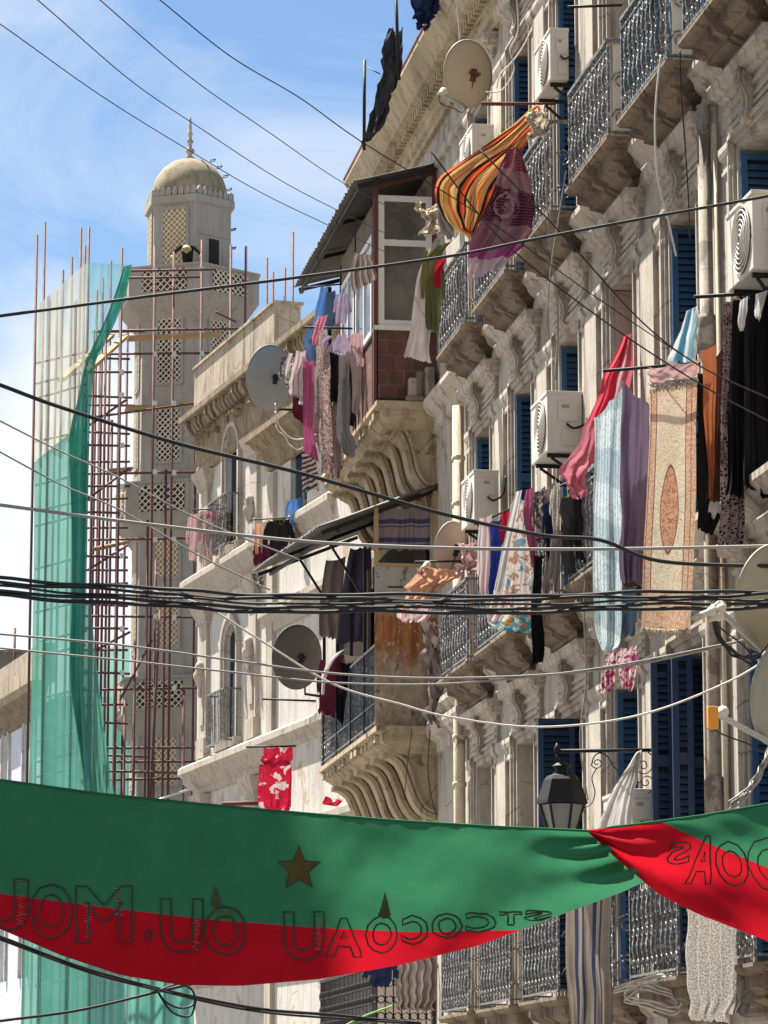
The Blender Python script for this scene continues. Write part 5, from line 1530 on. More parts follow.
ax_ = Vector((0, 0, 1)).orthogonal().normalized(); bx_ = Vector((0, 0, 1)).cross(ax_)
for k in range(6):
    d = ax_ * math.cos(k * math.pi / 3) + bx_ * math.sin(k * math.pi / 3)
    b.bar(P0 + d * 22 * mpp + Vector((0, 0, -4 * mpp)), P0 + d * 13 * mpp + Vector((0, 0, -36 * mpp)), .018, .018, raw=True)
b.lathe([(13.5 * mpp, -38 * mpp), (13.5 * mpp, -35 * mpp)], P0, n=6, raw=True, smooth=False)
b.build('lantern_bars', M['iron_dark'], sl_)

# ================================================================== cables
def cable(label, pts, r, mat='cable', Y0_=26.0, Y1_=26.0, group=None, name='cable', strands=1, spread=0.03):
    n = len(pts)
    x0, x1 = pts[0][0], pts[-1][0]
    W_ = []
    for x, y in pts:
        t = (x - x0) / (x1 - x0) if abs(x1 - x0) > 40 else (y - pts[0][1]) / (pts[-1][1] - pts[0][1] or 1)
        W_.append(at(x, y, Y0_ + (Y1_ - Y0_) * t))
    L = smooth_line(W_, 8)
    b = MB()
    if strands == 1: b.tube(L, r, 6, raw=True)
    else:
        rr = random.Random(int(x0 + pts[0][1]))
        for k in range(strands):
            ph = rr.uniform(0, 6.28); f_ = rr.uniform(3, 7); ofs = (k - (strands - 1) / 2) * spread
            b.tube([p + Vector((0, .03 * math.cos(ph + f_ * i / 6), ofs + spread * .3 * math.sin(ph + f_ * i / 14))) for i, p in enumerate(L)], r * rr.uniform(.7, 1.2), 5, raw=True)
    return tag(b.build(name, M[mat]), label, 'cable', group or 'cables slung over the street')
SK = 'thin overhead wires crossing the sky'
cable('thin wire over the minaret finial, lowest of the four crossing the sky', [(-60, -14), (0, 24), (100, 95), (190, 151), (260, 192), (330, 226), (420, 268)], .005, 'cable', 24, 40, SK)
cable('thin wire from the top left corner, second lowest of the four crossing the sky', [(0, -28), (40, 2), (130, 80), (200, 128), (280, 180), (345, 214), (400, 240)], .005, 'cable', 24, 40, SK)
cable('thin wire, third of the four crossing the sky counting from the lowest', [(70, -26), (100, 0), (190, 77), (270, 133), (345, 184), (420, 222)], .005, 'cable', 24, 40, SK)
cable('thin wire, uppermost of the four crossing the sky, ending at the roof pole', [(120, -32), (160, 0), (230, 56), (300, 98), (362, 142), (480, 215), (600, 300), (700, 366), (780, 410)], .005, 'cable', 24, 27, SK)
cable('black cable crossing in front of the minaret balcony and rising to the right edge', [(-40, 322), (0, 316), (150, 296), (300, 277), (450, 256), (530, 240), (640, 219), (768, 196), (820, 184)], .011, 'cable', 22, 23)
cable('thick black cable sloping down from the left edge to the ivory dish', [(-40, 372), (0, 385), (60, 407), (180, 444), (300, 473), (440, 513), (540, 535), (600, 540), (660, 561), (768, 566), (800, 564)], .014, 'cable', 23, 22.4)
cable('thick pale grey cable running almost level across the middle of the view', [(-40, 500), (0, 505), (130, 522), (300, 541), (450, 548), (600, 549), (768, 546), (800, 544)], .012, 'cable_grey', 23, 23)
cable('sagging bundle of black cables spanning the view just above the middle windows', [(-40, 583), (0, 586), (130, 596), (250, 602), (400, 604), (560, 603), (700, 600), (800, 598)], .012, 'cable', 22, 22, strands=5, spread=.028)
for k, (pts, r, m_, lab) in enumerate((
    ([(-20, 632), (0, 634), (120, 645), (230, 660), (340, 674), (460, 678), (600, 670), (705, 650), (780, 630)], .008, 'cable_grey', 'thin grey wire passing behind the twin receiver, upper of the pair over the lower windows'),
    ([(-20, 645), (0, 648), (120, 660), (230, 672), (340, 683), (460, 683), (600, 668), (720, 645), (780, 632)], .007, 'cable_grey', 'thin grey wire, lower of the close pair over the lower windows'),
    ([(150, 590), (204, 606), (260, 640), (333, 684), (400, 704), (450, 717), (540, 727), (640, 715), (730, 681), (780, 650)], .0075, 'cable_white', 'pale wire sagging across the rusty sheet and rising to the olive-grey dish'),
    ([(-20, 410), (0, 421), (60, 451), (120, 478), (200, 520), (300, 560)], .006, 'cable_grey', 'faint wire through the green netting, higher of the two on the left'),
    ([(-20, 440), (0, 452), (60, 484), (120, 510), (200, 556), (270, 590)], .006, 'cable_grey', 'faint wire through the green netting, lower of the two on the left'),
    ([(480, 150), (560, 232), (640, 320), (700, 366), (768, 398)], .006, 'cable', 'thin black wire slanting across the scroll brackets down to the black clothes'),
    ([(430, 150), (500, 238), (600, 318), (700, 384), (768, 421)], .006, 'cable', 'thin black wire slanting from the bay window over the carpet top'))):
    cable(lab, pts, r, m_, 24.5, 24.0)
cable('thick black cable below the banner, dropping to the right from the left edge', [(-30, 925), (0, 938), (90, 972), (170, 992), (260, 1010), (345, 1018), (420, 1024)], .013, 'cable', 28, 30, strands=2, spread=.02)
cable('black cable rising from the bottom left corner to the tangle below the banner', [(-30, 1026), (0, 1021), (80, 1010), (165, 990), (192, 984)], .012, 'cable', 28, 29)
cable('tangle of black loops below the banner where two cables meet', [(160, 990), (178, 984), (192, 990), (194, 1004), (180, 1008), (166, 1002), (158, 992), (172, 1012), (190, 1016), (196, 1000)], .009, 'cable', 28.6, 28.6)
VW = 'slack wires hanging down the facade'
for k, (pts, r, m_, Y, lab) in enumerate((
    ([(661, 55), (657, 90), (655, 130), (658, 180), (668, 220), (676, 256)], .009, 'cable_white', 26.3, 'pale wire dangling loose from the upper railing with its cut end over a blue shutter'),
    ([(680, 50), (681, 90), (684, 130), (688, 190), (690, 240)], .006, 'cable', 26.4, 'thin dark wire hanging between the two upper stone hoods'),
    ([(544, 105), (546, 180), (550, 240), (556, 290), (558, 330), (555, 380)], .009, 'cable_grey', 31.2, 'grey wire hanging from the knotted cloth past the balcony corner, longer of two'),
    ([(566, 170), (560, 210), (552, 260), (548, 300), (549, 340)], .007, 'cable_grey', 31.0, 'grey wire crossing another under the balcony corner near the pink blanket'),
    ([(530, -10), (534, 20), (524, 45), (512, 62), (500, 75), (497, 88)], .008, 'cable_white', 34.5, 'white coaxial lead curling down to the big tan dish'),
    ([(516, -10), (518, 30), (510, 50), (514, 70), (502, 90), (486, 92)], .007, 'cable_white', 34.3, 'second white lead swinging left of the top air conditioner'),
    ([(455, -10), (458, 15), (460, 40)], .009, 'cable_white', 35.0, 'straight pale stay above the big tan dish'),
    ([(580, 452), (588, 480), (590, 540), (584, 600), (586, 680), (580, 740), (588, 800)], .007, 'cable_grey', 30.5, 'wire trailing down past the dark clothes to the street lamp'),
    ([(430, 730), (428, 770), (432, 800), (436, 815)], .006, 'cable', 40.0, 'black wire trailing over the lower scrolled consoles'),
    ([(412, 730), (408, 760), (404, 800)], .005, 'cable', 40.2, 'thin black thread hanging in front of the lower scrolled consoles'))):
    cable(lab, pts, r, m_, Y, Y, VW)
GB = 'grey cables fanning to the lower right corner'
cable('fan of grey cables bending up from the banner at the right edge', [(730, 806), (745, 795), (757, 778), (766, 760), (775, 735)], .008, 'cable_grey', 22.0, 22.0, strands=6, spread=.012)
cable('loose white twine tangle on the lower balcony edge, right of the striped curtain', [(615, 990), (640, 985), (662, 990), (680, 1002), (672, 1010), (645, 1004), (625, 996), (650, 980), (690, 975)], .009, 'cable_white', 27.6, 27.6, strands=3, spread=.03)
cable('loose pale wires curling below the pale grey dish on the white house', [(275, 410), (278, 425), (290, 440), (305, 444), (318, 440)], .008, 'cable_white', 48.0, 48.0, strands=2, spread=.12)
cable('thick stub of cables drooping from the twin receiver', [(710, 612), (722, 640), (735, 655), (752, 660), (772, 650)], .013, 'cable', 21.9, 22.3, strands=2, spread=.03)
cable('pale green rope near the bottom edge beside the dark iron balustrade', [(330, 1034), (360, 1018), (392, 1006)], .010, 'rope_green', 36, 37)

# ================================================================== laundry rods
def rod(label, x0, y0, x1, y1, Y, r=.014, mat='iron_dark', Y2=None):
    b = MB(); b.tube([at(x0, y0, Y), at(x1, y1, Y2 or Y)], r, 8, raw=True)
    return tag(b.build('laundry_rod', M[mat]), label, 'rod', 'laundry rods')
rod('black iron rod carrying the carpet and the blue blanket', 603, 371, 700, 363, 26.3)
rod('black rod jutting above the upper railing near the top edge', 568, 7, 622, 5, 28.9)
rod('dark rod the black clothes hang from, beside the swollen collar of the drain pipe', 694, 297, 790, 291, 25.7, .016)
rod('dark red rod holding the knotted end of the striped cloth', 481, 103, 556, 104, 32.3, .014, 'rust')
rod('rod over the street side of the upper enclosed balcony, holding the long dresses', 303, 327, 368, 329, 43.0)
rod('upper rod of the upper enclosed balcony, holding the striped towel and blue jeans', 304, 288, 342, 284, 44.0, .011)
rod('black rod below the dark mesh dish', 262, 699, 316, 701, 46.5)
rod('rod holding the red patterned cloth', 246, 747, 296, 746, 46.5)
rod('rod beside the pinkish dish, over the peach cloth', 415, 562, 466, 561, 38.4)
rod('rod under the patterned dresses and the dark clothes, beside the cream air conditioner', 486, 520, 600, 468, 32.5, .012, Y2=31.0)
rod('short black stub sticking out of the pale sheet below the striped curtain', 388, 587, 410, 587, 40.6, .012)
rod('rod behind the banner left of the red patterned cloth', 222, 804, 262, 803, 47.0, .03, 'rust')
rod('short rod on the white house holding its left row of pink shirts', 192, 510, 238, 508, 60.0, .014)
rod('rod holding the peach and white clothes on the narrow house', 250, 520, 312, 516, 54.8, .012)
t = thing('roof_pole', 'short black iron pole on the roof edge, left of the dark cloth', 'pole', tuple(at(364, 140, 42)), 'poles on the roof edge')
b = MB(); b.tube([at(364, 150, 42), at(364.5, 60, 42)], .022, 7, raw=True); b.build('shaft', M['iron_dark'], t)
b = MB(); b.tube([at(364.5, 66, 42), at(380, 74, 41.6)], .008, 5, raw=True); b.build('stay', M['iron_dark'], t)
t = thing('roof_pole', 'tall black iron pole on the roof edge with dark cloth tied to it', 'pole', tuple(at(397, 80, 40)), 'poles on the roof edge')
b = MB(); b.tube([at(399, 80, 40), at(395.5, -14, 40)], .022, 7, raw=True); b.build('shaft', M['iron_dark'], t)

# ================================================================== laundry materials
M['cloth_dark'] = fabric('near black cloth', (0.022, 0.021, 0.024), .05)
M['cloth_black'] = fabric('black cloth', (0.010, 0.010, 0.011), .03)
M['cloth_char'] = fabric('charcoal cloth', (0.05, 0.05, 0.055), .08)
M['cloth_navy'] = fabric('navy cloth', (0.02, 0.03, 0.08), .1)
M['cloth_blue'] = fabric('blue cloth', (0.10, 0.24, 0.55), .25)
M['cloth_royal'] = fabric('royal blue cloth', (0.03, 0.05, 0.30), .15)
M['cloth_jean'] = fabric('denim blue cloth', (0.12, 0.22, 0.40), .15)
M['cloth_teal'] = fabric('slate blue cloth', (0.08, 0.13, 0.19), .1)
M['cloth_mag'] = fabric('magenta cloth', (0.42, 0.10, 0.21), .22)
M['cloth_lilac'] = fabric('lilac cloth', (0.42, 0.34, 0.46), .2)
M['cloth_grey'] = fabric('mid grey cloth', (0.22, 0.21, 0.21), .15)
M['cloth_taupe'] = fabric('taupe cloth', (0.26, 0.215, 0.20), .15)
M['cloth_pale'] = fabric('pale grey-pink cloth', (0.42, 0.37, 0.35), .2)
M['cloth_white'] = fabric('white cloth', (0.66, 0.64, 0.62), .3)
M['cloth_cream'] = fabric('cream cloth', (0.58, 0.50, 0.38), .25)
M['cloth_peach'] = fabric('peach cloth', (0.62, 0.36, 0.24), .3)
M['cloth_pink'] = fabric('pink cloth', (0.58, 0.20, 0.25), .3)
M['cloth_rose'] = fabric('pale rose cloth', (0.58, 0.38, 0.38), .25)
M['cloth_red'] = fabric('red cloth', (0.45, 0.02, 0.04), .25)
M['cloth_maroon'] = fabric('maroon cloth', (0.085, 0.015, 0.03), .1)
M['cloth_plum'] = fabric('plum grey cloth', (0.19, 0.14, 0.215), .2, .2)
M['cloth_green'] = fabric('olive green cloth', (0.15, 0.155, 0.06), .08)
M['cloth_yellow'] = fabric('pale yellow cloth', (0.55, 0.50, 0.25), .25)
M['cloth_brown'] = fabric('brown cloth', (0.10, 0.05, 0.035), .1)
M['cloth_terra'] = fabric('terracotta cloth', (0.50, 0.17, 0.07), .25)
M['rope_green'] = paint('green rope', (0.2, 0.5, 0.12), .7)
M['purple_drape'] = fabric('dusky purple drape', (0.085, 0.075, 0.12), .12)
M['orange_stripe'] = stripes('orange striped canvas', [(3, (0.80, 0.52, 0.20)), (1.5, (0.02, 0.015, 0.012)), (2.6, (0.80, 0.12, 0.03)), (1.3, (0.02, 0.015, 0.012)), (2.2, (0.80, 0.52, 0.20)), (.3, (0.05, .03, .02)), (.9, (0.80, 0.50, 0.20)), (.3, (0.05, .03, .02)), (1.6, (0.76, 0.46, 0.17)), (1, (0.78, 0.14, 0.03))], 0.27, 0, 0.10, .16)
M['tan_stripe'] = stripes('striped towel', [(1, (0.22, 0.17, 0.15)), (1, (0.36, 0.31, 0.29)), (.5, (0.10, 0.07, 0.06))], .09, 0, 0, .15)
M['curtain_stripe'] = stripes('blue-grey banded curtain', [(3, (0.23, 0.185, 0.20)), (1.3, (0.055, 0.05, 0.12)), (.5, (0.26, 0.21, 0.22)), (.5, (0.075, 0.07, 0.14))], .24, 1, 0, .12)
M['blue_stripe'] = stripes('blue and white striped curtain', [(2.2, (0.36, 0.31, 0.25)), (1.0, (0.05, 0.065, 0.14)), (1.0, (0.40, 0.36, 0.30)), (.6, (0.07, 0.08, 0.15))], .16, 0, 0, .2)
M['aqua_stripe'] = stripes('aqua striped canvas', [(1, (0.62, 0.66, 0.68)), (1.2, (0.10, 0.35, 0.52)), (.6, (0.75, 0.75, 0.75)), (.8, (0.22, 0.45, 0.58))], .22, 0, 0, .3)
M['red_stripe'] = stripes('red and pink striped sheet', [(3, (0.55, 0.05, 0.09)), (1, (0.65, 0.42, 0.42)), (2, (0.58, 0.12, 0.17))], .26, 0, 0, .3)
M['pink_stripe'] = stripes('white and pink striped shirt', [(2, (0.66, 0.58, 0.57)), (.7, (0.58, 0.26, 0.28))], .075, 0, 0, .25)
M['floral'] = blotch('large floral print', (0.62, 0.57, 0.52), [(0.12, 0.28, 0.36), (0.45, 0.20, 0.14), (0.30, 0.22, 0.17)], 7, .56)
M['floral_hem'] = blotch('bright floral hem', (0.62, 0.60, 0.52), [(0.05, 0.36, 0.40), (0.70, 0.28, 0.05), (0.10, 0.30, 0.38)], 10, .50)
M['floral_pink'] = blotch('dusty floral print', (0.40, 0.29, 0.27), [(0.22, 0.11, 0.12), (0.52, 0.42, 0.38), (0.16, 0.11, 0.10)], 22, .54)
M['floral_dark'] = blotch('dark floral print', (0.20, 0.15, 0.14), [(0.06, 0.045, 0.045), (0.34, 0.20, 0.19)], 22, .52)
M['zebra'] = stripes('zebra print', [(1, (0.04, 0.035, 0.035)), (1, (0.40, 0.34, 0.31))], .075, 1, .5, .15, .25)
M['print_bw'] = blotch('black and white print', (0.05, 0.045, 0.045), [(0.40, 0.36, 0.33), (0.25, 0.2, 0.2)], 20, .55)
M['red_print'] = blotch('red patterned towel', (0.45, 0.015, 0.04), [(0.66, 0.55, 0.52), (0.55, 0.02, 0.06)], 5.5, .53)
M['red_floral'] = blotch('white towel with red flowers', (0.60, 0.52, 0.50), [(0.42, 0.03, 0.07), (0.30, 0.05, 0.15)], 17, .53)
M['camo'] = blotch('brown leaf print', (0.12, 0.085, 0.05), [(0.34, 0.25, 0.15), (0.05, 0.04, 0.03)], 18, .52)
_m = NT('leopard print'); _v = _m.voro(34, _m.uvc(), 'DISTANCE_TO_EDGE')
M['leopard'] = _m.bsdf(_m.ramp(_v, [(0.0, (0.30, 0.22, 0.21)), (0.13, (0.30, 0.22, 0.21)), (0.16, (0.025, 0.02, 0.022))]), .9, spec=.1, trans=.1)
_m = NT('pale blue woven blanket'); _n = _m.voro(60, _m.uvc()); _w = _m.math('SINE', _m.math('MULTIPLY_ADD', _m.sep(_m.uvc())[0], 150, _m.math('MULTIPLY', _m.noise(30, 3, .6, _m.uvc()), 9)))
_u = _m.sep(_m.uvc())
_f = _m.ramp(_m.math('FRACT', _m.math('MULTIPLY_ADD', _u[0], -.55, _m.math('DIVIDE', _u[1], .62))), [(0.0, 0.0), (0.5, 1.0)], True)
_c = _m.mix(_m.ramp(_w, [(0.2, 0.0), (0.8, 1.0)]), (0.52, 0.60, 0.62), (0.24, 0.33, 0.375)); _c = _m.mix(_m.math('MULTIPLY', _f, .42), _c, (0.16, 0.25, 0.31))
M['blue_blanket'] = _m.bsdf(_c, .95, spec=.05, bump=_n, bstr=.3, trans=.42)
# carpet: borders and a medallion in the cloth's own metres (0.38 wide, 2.1 long)
_m = NT('patterned runner carpet'); _u = _m.sep(_m.uvc()); CW, CL = 0.375, 2.02
_x = _m.math('ABSOLUTE', _m.math('SUBTRACT', _m.math('DIVIDE', _u[0], CW), .5)); _y = _m.math('DIVIDE', _u[1], CL)
_ym = _m.math('ABSOLUTE', _m.math('SUBTRACT', _y, .58))
_sc = _m.noise(30, 4, .6, _m.uvc(), 1.5)
_field = _m.mix(_m.ramp(_sc, [(0.48, 0.0), (0.505, 1.0), (0.53, 1.0), (0.55, 0.0)]), (0.78, 0.72, 0.55), (0.52, 0.30, 0.19))
_e = _m.math('ADD', _m.math('POWER', _m.math('DIVIDE', _x, .19), 1.7), _m.math('POWER', _m.math('DIVIDE', _ym, .17), 1.7))
_med = _m.mix(_m.ramp(_sc, [(0.44, 0.0), (0.52, 1.0)]), (0.50, 0.17, 0.09), (0.60, 0.40, 0.26))
_c = _m.mix(_m.ramp(_e, [(0.0, 1.0), (0.95, 1.0), (1.0, 0.0)], True), _field, _med)
_c = _m.mix(_m.ramp(_m.math('ABSOLUTE', _m.math('SUBTRACT', _e, 1.06)), [(0.0, 1.0), (0.07, 0.0)], True), _c, (0.25, 0.10, 0.07))
_bord = _m.mix(_m.ramp(_m.noise(55, 3, .6, _m.uvc(), 1), [(0.45, 0.0), (0.55, 1.0)]), (0.58, 0.28, 0.17), (0.66, 0.54, 0.40))
_c = _m.mix(_m.ramp(_x, [(0.0, 0.0), (0.34, 1.0)], True), _c, _bord)
_c = _m.mix(_m.ramp(_x, [(0.0, 0.0), (0.33, 1.0), (0.35, 0.0), (0.46, 1.0), (.475, 0.0)], True), _c, (0.22, 0.10, 0.08))
_c = _m.mix(_m.ramp(_y, [(0.0, 1.0), (0.06, 0.0), (0.90, 1.0)], True), _c, _bord)
M['carpet'] = _m.bsdf(_c, .97, spec=.03, bump=_m.noise(120, 3, .6, _m.uvc()), bstr=.3, trans=.25)
# plum blanket with rose and pale bands
_m = NT('plum rose blanket'); _u = _m.sep(_m.uvc())
_band = _m.ramp(_m.math('DIVIDE', _u[1], 1.25), [(0.0, (0.16, 0.02, 0.035)), (0.18, (0.26, 0.13, 0.14)), (0.34, (0.085, 0.010, 0.03)), (0.62, (0.24, 0.11, 0.14)), (0.82, (0.38, 0.05, 0.22)), (0.93, (0.60, 0.48, 0.50))], True)
_rx = _m.math('SUBTRACT', _u[0], .20); _ry = _m.math('SUBTRACT', _u[1], .60)
_rr = _m.math('SQRT', _m.math('ADD', _m.math('MULTIPLY', _rx, _rx), _m.math('MULTIPLY', _ry, _ry)))
_pet = _m.math('SINE', _m.math('MULTIPLY_ADD', _m.noise(9, 3, .6, _m.uvc(), 1.0), 14, _m.math('MULTIPLY', _rr, 70)))
_ros = _m.math('MULTIPLY', _m.ramp(_pet, [(0.3, 0.0), (0.6, 1.0)]), _m.ramp(_rr, [(0.0, 1.0), (0.15, 1.0), (0.19, 0.0)]))
_chk = _m.ramp(_m.math('FRACT', _m.math('DIVIDE', _u[0], .34)), [(0.0, 0.0), (0.62, .35)], True)
_c = _m.mix(_chk, _band, (0.40, 0.28, 0.30)); _c = _m.mix(_m.math('MULTIPLY', _ros, .6), _c, (0.44, 0.30, 0.34))
_c = _m.mix(_m.math('MULTIPLY', _m.ramp(_m.math('FRACT', _m.math('DIVIDE', _u[1], .03)), [(0, 0.0), (.5, 1.0)], True), .12), _c, (0.5, 0.4, 0.42))
M['rose_blanket'] = _m.bsdf(_c, .95, spec=.05, trans=.08)
_m = NT('speckled lace cloth'); _u = _m.sep(_m.uvc())
_n = _m.noise(70, 3, .7, _m.uvc()); _c = _m.mix(_m.ramp(_n, [(0.42, 0.0), (0.6, 1.0)]), (0.24, 0.215, 0.19), (0.62, 0.585, 0.53))
_c = _m.mix(_m.ramp(_m.math('FRACT', _m.math('DIVIDE', _u[0], .09)), [(0, .7), (.09, 0.0)], True), _c, (0.64, 0.6, 0.55))
M['lace'] = _m.bsdf(_c, .95, spec=.05, trans=.3)
_m = NT('grey quilted print'); _c = _m.mix(_m.ramp(_m.voro(9, _m.uvc(), 'DISTANCE_TO_EDGE'), [(0.0, 1.0), (0.1, 0.0)]), (0.27, 0.25, 0.23), (0.14, 0.13, 0.12)); M['quilt'] = _m.bsdf(_c, .95, spec=.05, trans=.15)

# ================================================================== the laundry: every piece a thing of its own
def hang(label, cat, rows, Y, mat, folds=3, amp=.025, name=None, **k):
    o = sheet(name or cat.replace(' ', '_'), label, cat, rows, Y, M[mat], folds, amp, group=CUR_GROUP, **k)
    if cat in ('shirt', 'blouse', 'cardigan', 'top', 'jacket'):      # sleeves hang beside the body
        r0, r2 = rows[0], rows[-1]
        wd = rows[1][2] - rows[1][0]; ht = max(r2[1] - r0[1], 6)
        for sg in (-1, 1):
            x = rows[1][0] if sg < 0 else rows[1][2]; y = r0[1] + ht * .06
            a, c = sorted((x - sg * wd * .22, x + sg * wd * .10)); a2, c2 = sorted((x + sg * wd * .02, x + sg * wd * .30)); a3, c3 = sorted((x + sg * wd * .06, x + sg * wd * .34))
            sheet('sleeve', None, None, [(a, y, c, y + 1), (a2, y + ht * .3, c2, y + ht * .32), (a3, y + ht * .58, c3, y + ht * .6)], Y - 0.03, M[mat], 1, .02, parent=o)
    return o
CUR_GROUP = 'cloths blowing in front of the facade'
# -- top: striped canvas, plum blanket, bundle, towels
hang('orange, cream and black striped canvas blowing out from its knotted corner', 'awning cloth', [(536, 104, 549, 112), (512, 124, 538, 132), (478, 150, 516, 160), (444, 178, 503, 184), (437, 196, 497, 196), (442, 216, 489, 214), (456, 231, 481, 230), (468, 238, 478, 238)], 31.8, 'orange_stripe', 5, .06, top_flat=False, seed=4, crumple=.025)
hang('plum blanket with pale bands and a rose, hanging beside the striped orange canvas', 'blanket', [(511, 146, 519, 147), (503, 164, 525, 170), (495, 184, 530, 196), (484, 210, 531, 224), (474, 238, 530, 238), (468, 258, 513, 258), (465, 281, 499, 270)], 31.6, 'rose_blanket', 4, .07, seed=9, crumple=.03)
hang('white cord-tied bundle of cloth dangling beside the knot of the striped canvas', 'cloth bundle', [(528, 112, 543, 114), (525, 125, 545, 126), (529, 138, 541, 138)], 31.2, 'cloth_cream', 2, .03, top_flat=False, crumple=.07)
hang('crumpled cream cloth knotted in front of the bay window', 'cloth bundle', [(421, 206, 436, 203), (418, 216, 440, 212), (424, 224, 443, 224), (420, 234, 430, 236)], 37.5, 'cloth_cream', 2, .03, top_flat=False, crumple=.10)
hang('tan cloth tail hanging from the crumpled cream cloth', 'cloth', [(436, 214, 442, 212), (440, 230, 452, 226), (446, 241, 458, 236)], 37.4, 'cloth_pale', 2, .04, top_flat=False)
hang('long pale grey towel with a pink hem, leftmost below the crumpled cream cloth', 'towel', [(436, 238, 442, 236), (420, 268, 433, 270), (412, 312, 430, 325), (405, 357, 431, 363)], 37.3, 'cloth_pale', 2, .03, seed=3)
hang('olive green shirt hanging beside the long pale towel', 'shirt', [(438, 245, 460, 234), (425, 262, 440, 258), (424, 296, 441, 296), (425, 328, 439, 334)], 37.2, 'cloth_green', 2, .03)
hang('red cloth strip beside the olive green shirt', 'cloth', [(436, 258, 447, 258), (434, 272, 441, 274), (432, 286, 440, 288)], 37.1, 'cloth_red', 1, .02)
hang('dark cloth snagged on the tall roof pole and blown along the roof edge', 'cloth', [(392, 30, 401, 28), (384, 50, 400, 60), (381, 70, 398, 84), (376, 98, 388, 104), (370, 124, 380, 122), (361, 140, 370, 138)], 40.2, 'cloth_char', 2, .04, top_flat=False, crumple=.09)
hang('dark blue sheet bundled on the roof edge at the top of the view', 'sheet', [(414, -14, 452, -14), (415, 12, 444, 2), (417, 30, 426, 26)], 38.2, 'cloth_navy', 2, .05, top_flat=False, crumple=.1)
CUR_GROUP = 'clothes on the upper enclosed balcony'
# -- upper enclosed balcony
hang('small brown striped towel blown out under the tin roof', 'towel', [(356, 252, 371, 253), (350, 268, 374, 266), (352, 293, 377, 279)], 40.6, 'tan_stripe', 2, .03)
hang('long blue cloth hanging straight under the tin roof corner', 'cloth', [(321, 286, 328, 286), (314, 318, 326, 318), (309, 352, 322, 352)], 43.6, 'cloth_blue', 2, .03)
hang('denim blue garment, left of the long blue cloth, on the rod of dresses', 'garment', [(307, 328, 314, 328), (304, 345, 316, 347), (308, 362, 315, 366)], 42.9, 'cloth_jean', 2, .03)
hang('lavender blouse on a hanger above the rod of dresses', 'blouse', [(341, 292, 346, 292), (337, 304, 348, 304), (335, 323, 347, 324)], 42.8, 'cloth_lilac', 2, .03)
hang('black patterned shirt, leftmost on the upper enclosed balcony', 'shirt', [(292, 354, 302, 350), (284, 372, 300, 372), (288, 392, 300, 394)], 42.6, 'print_bw', 2, .03)
hang('white and red shirt, second from the left on the upper enclosed balcony', 'shirt', [(297, 350, 306, 350), (290, 376, 304, 378), (288, 394, 305, 396)], 42.5, 'pink_stripe', 2, .03)
hang('maroon trousers showing below the white and red shirt', 'trousers', [(293, 396, 304, 396), (293, 415, 304, 416), (296, 418, 306, 426)], 42.7, 'cloth_maroon', 2, .03)
hang('long magenta dress hanging lowest from the upper enclosed balcony', 'dress', [(303, 360, 314, 360), (303, 400, 314, 402), (303, 435, 315, 440), (304, 452, 318, 462)], 42.4, 'cloth_mag', 2, .035)
hang('zebra print dress hanging under the magenta dress', 'dress', [(302, 448, 314, 450), (301, 472, 318, 472), (302, 492, 318, 490)], 42.6, 'zebra', 2, .03)
hang('long dusty floral dress, right of the magenta dress', 'dress', [(320, 330, 327, 328), (317, 362, 330, 362), (317, 396, 330, 396), (317, 430, 332, 430), (318, 452, 334, 456)], 42.3, 'floral_pink', 2, .035)
hang('dark floral skirt hanging behind the dusty floral dress', 'skirt', [(323, 404, 336, 404), (322, 450, 342, 450), (322, 474, 345, 468)], 42.6, 'floral_dark', 3, .03)
hang('black trousers between the dusty floral dress and the grey dress', 'trousers', [(330, 346, 338, 346), (329, 376, 338, 376), (330, 402, 339, 402)], 42.5, 'cloth_black', 2, .02)
hang('lilac top on a hanger in the middle of the upper enclosed balcony rod', 'top', [(338, 334, 345, 332), (328, 350, 352, 350), (336, 354, 346, 354)], 42.2, 'cloth_lilac', 2, .03)
hang('long plain grey dress, ragged at the hem', 'dress', [(339, 354, 347, 354), (339, 390, 350, 390), (336, 430, 350, 426), (342, 450, 354, 440), (346, 456, 355, 458)], 42.3, 'cloth_grey', 2, .035, jag=.05)
hang('taupe cardigan, right of the grey dress', 'cardigan', [(352, 334, 362, 334), (350, 362, 364, 362), (352, 392, 361, 394), (352, 412, 358, 416)], 42.3, 'cloth_taupe', 2, .03)
hang('dusty pink short-sleeved shirt over the taupe cardigan', 'shirt', [(354, 332, 361, 332), (353, 348, 364, 348), (354, 364, 364, 367)], 42.1, 'cloth_rose', 2, .02)
hang('dark jeans at the post of the upper enclosed balcony', 'jeans', [(363, 346, 369, 346), (362, 375, 369, 375), (361, 404, 368, 404)], 42.4, 'cloth_teal', 1, .02)
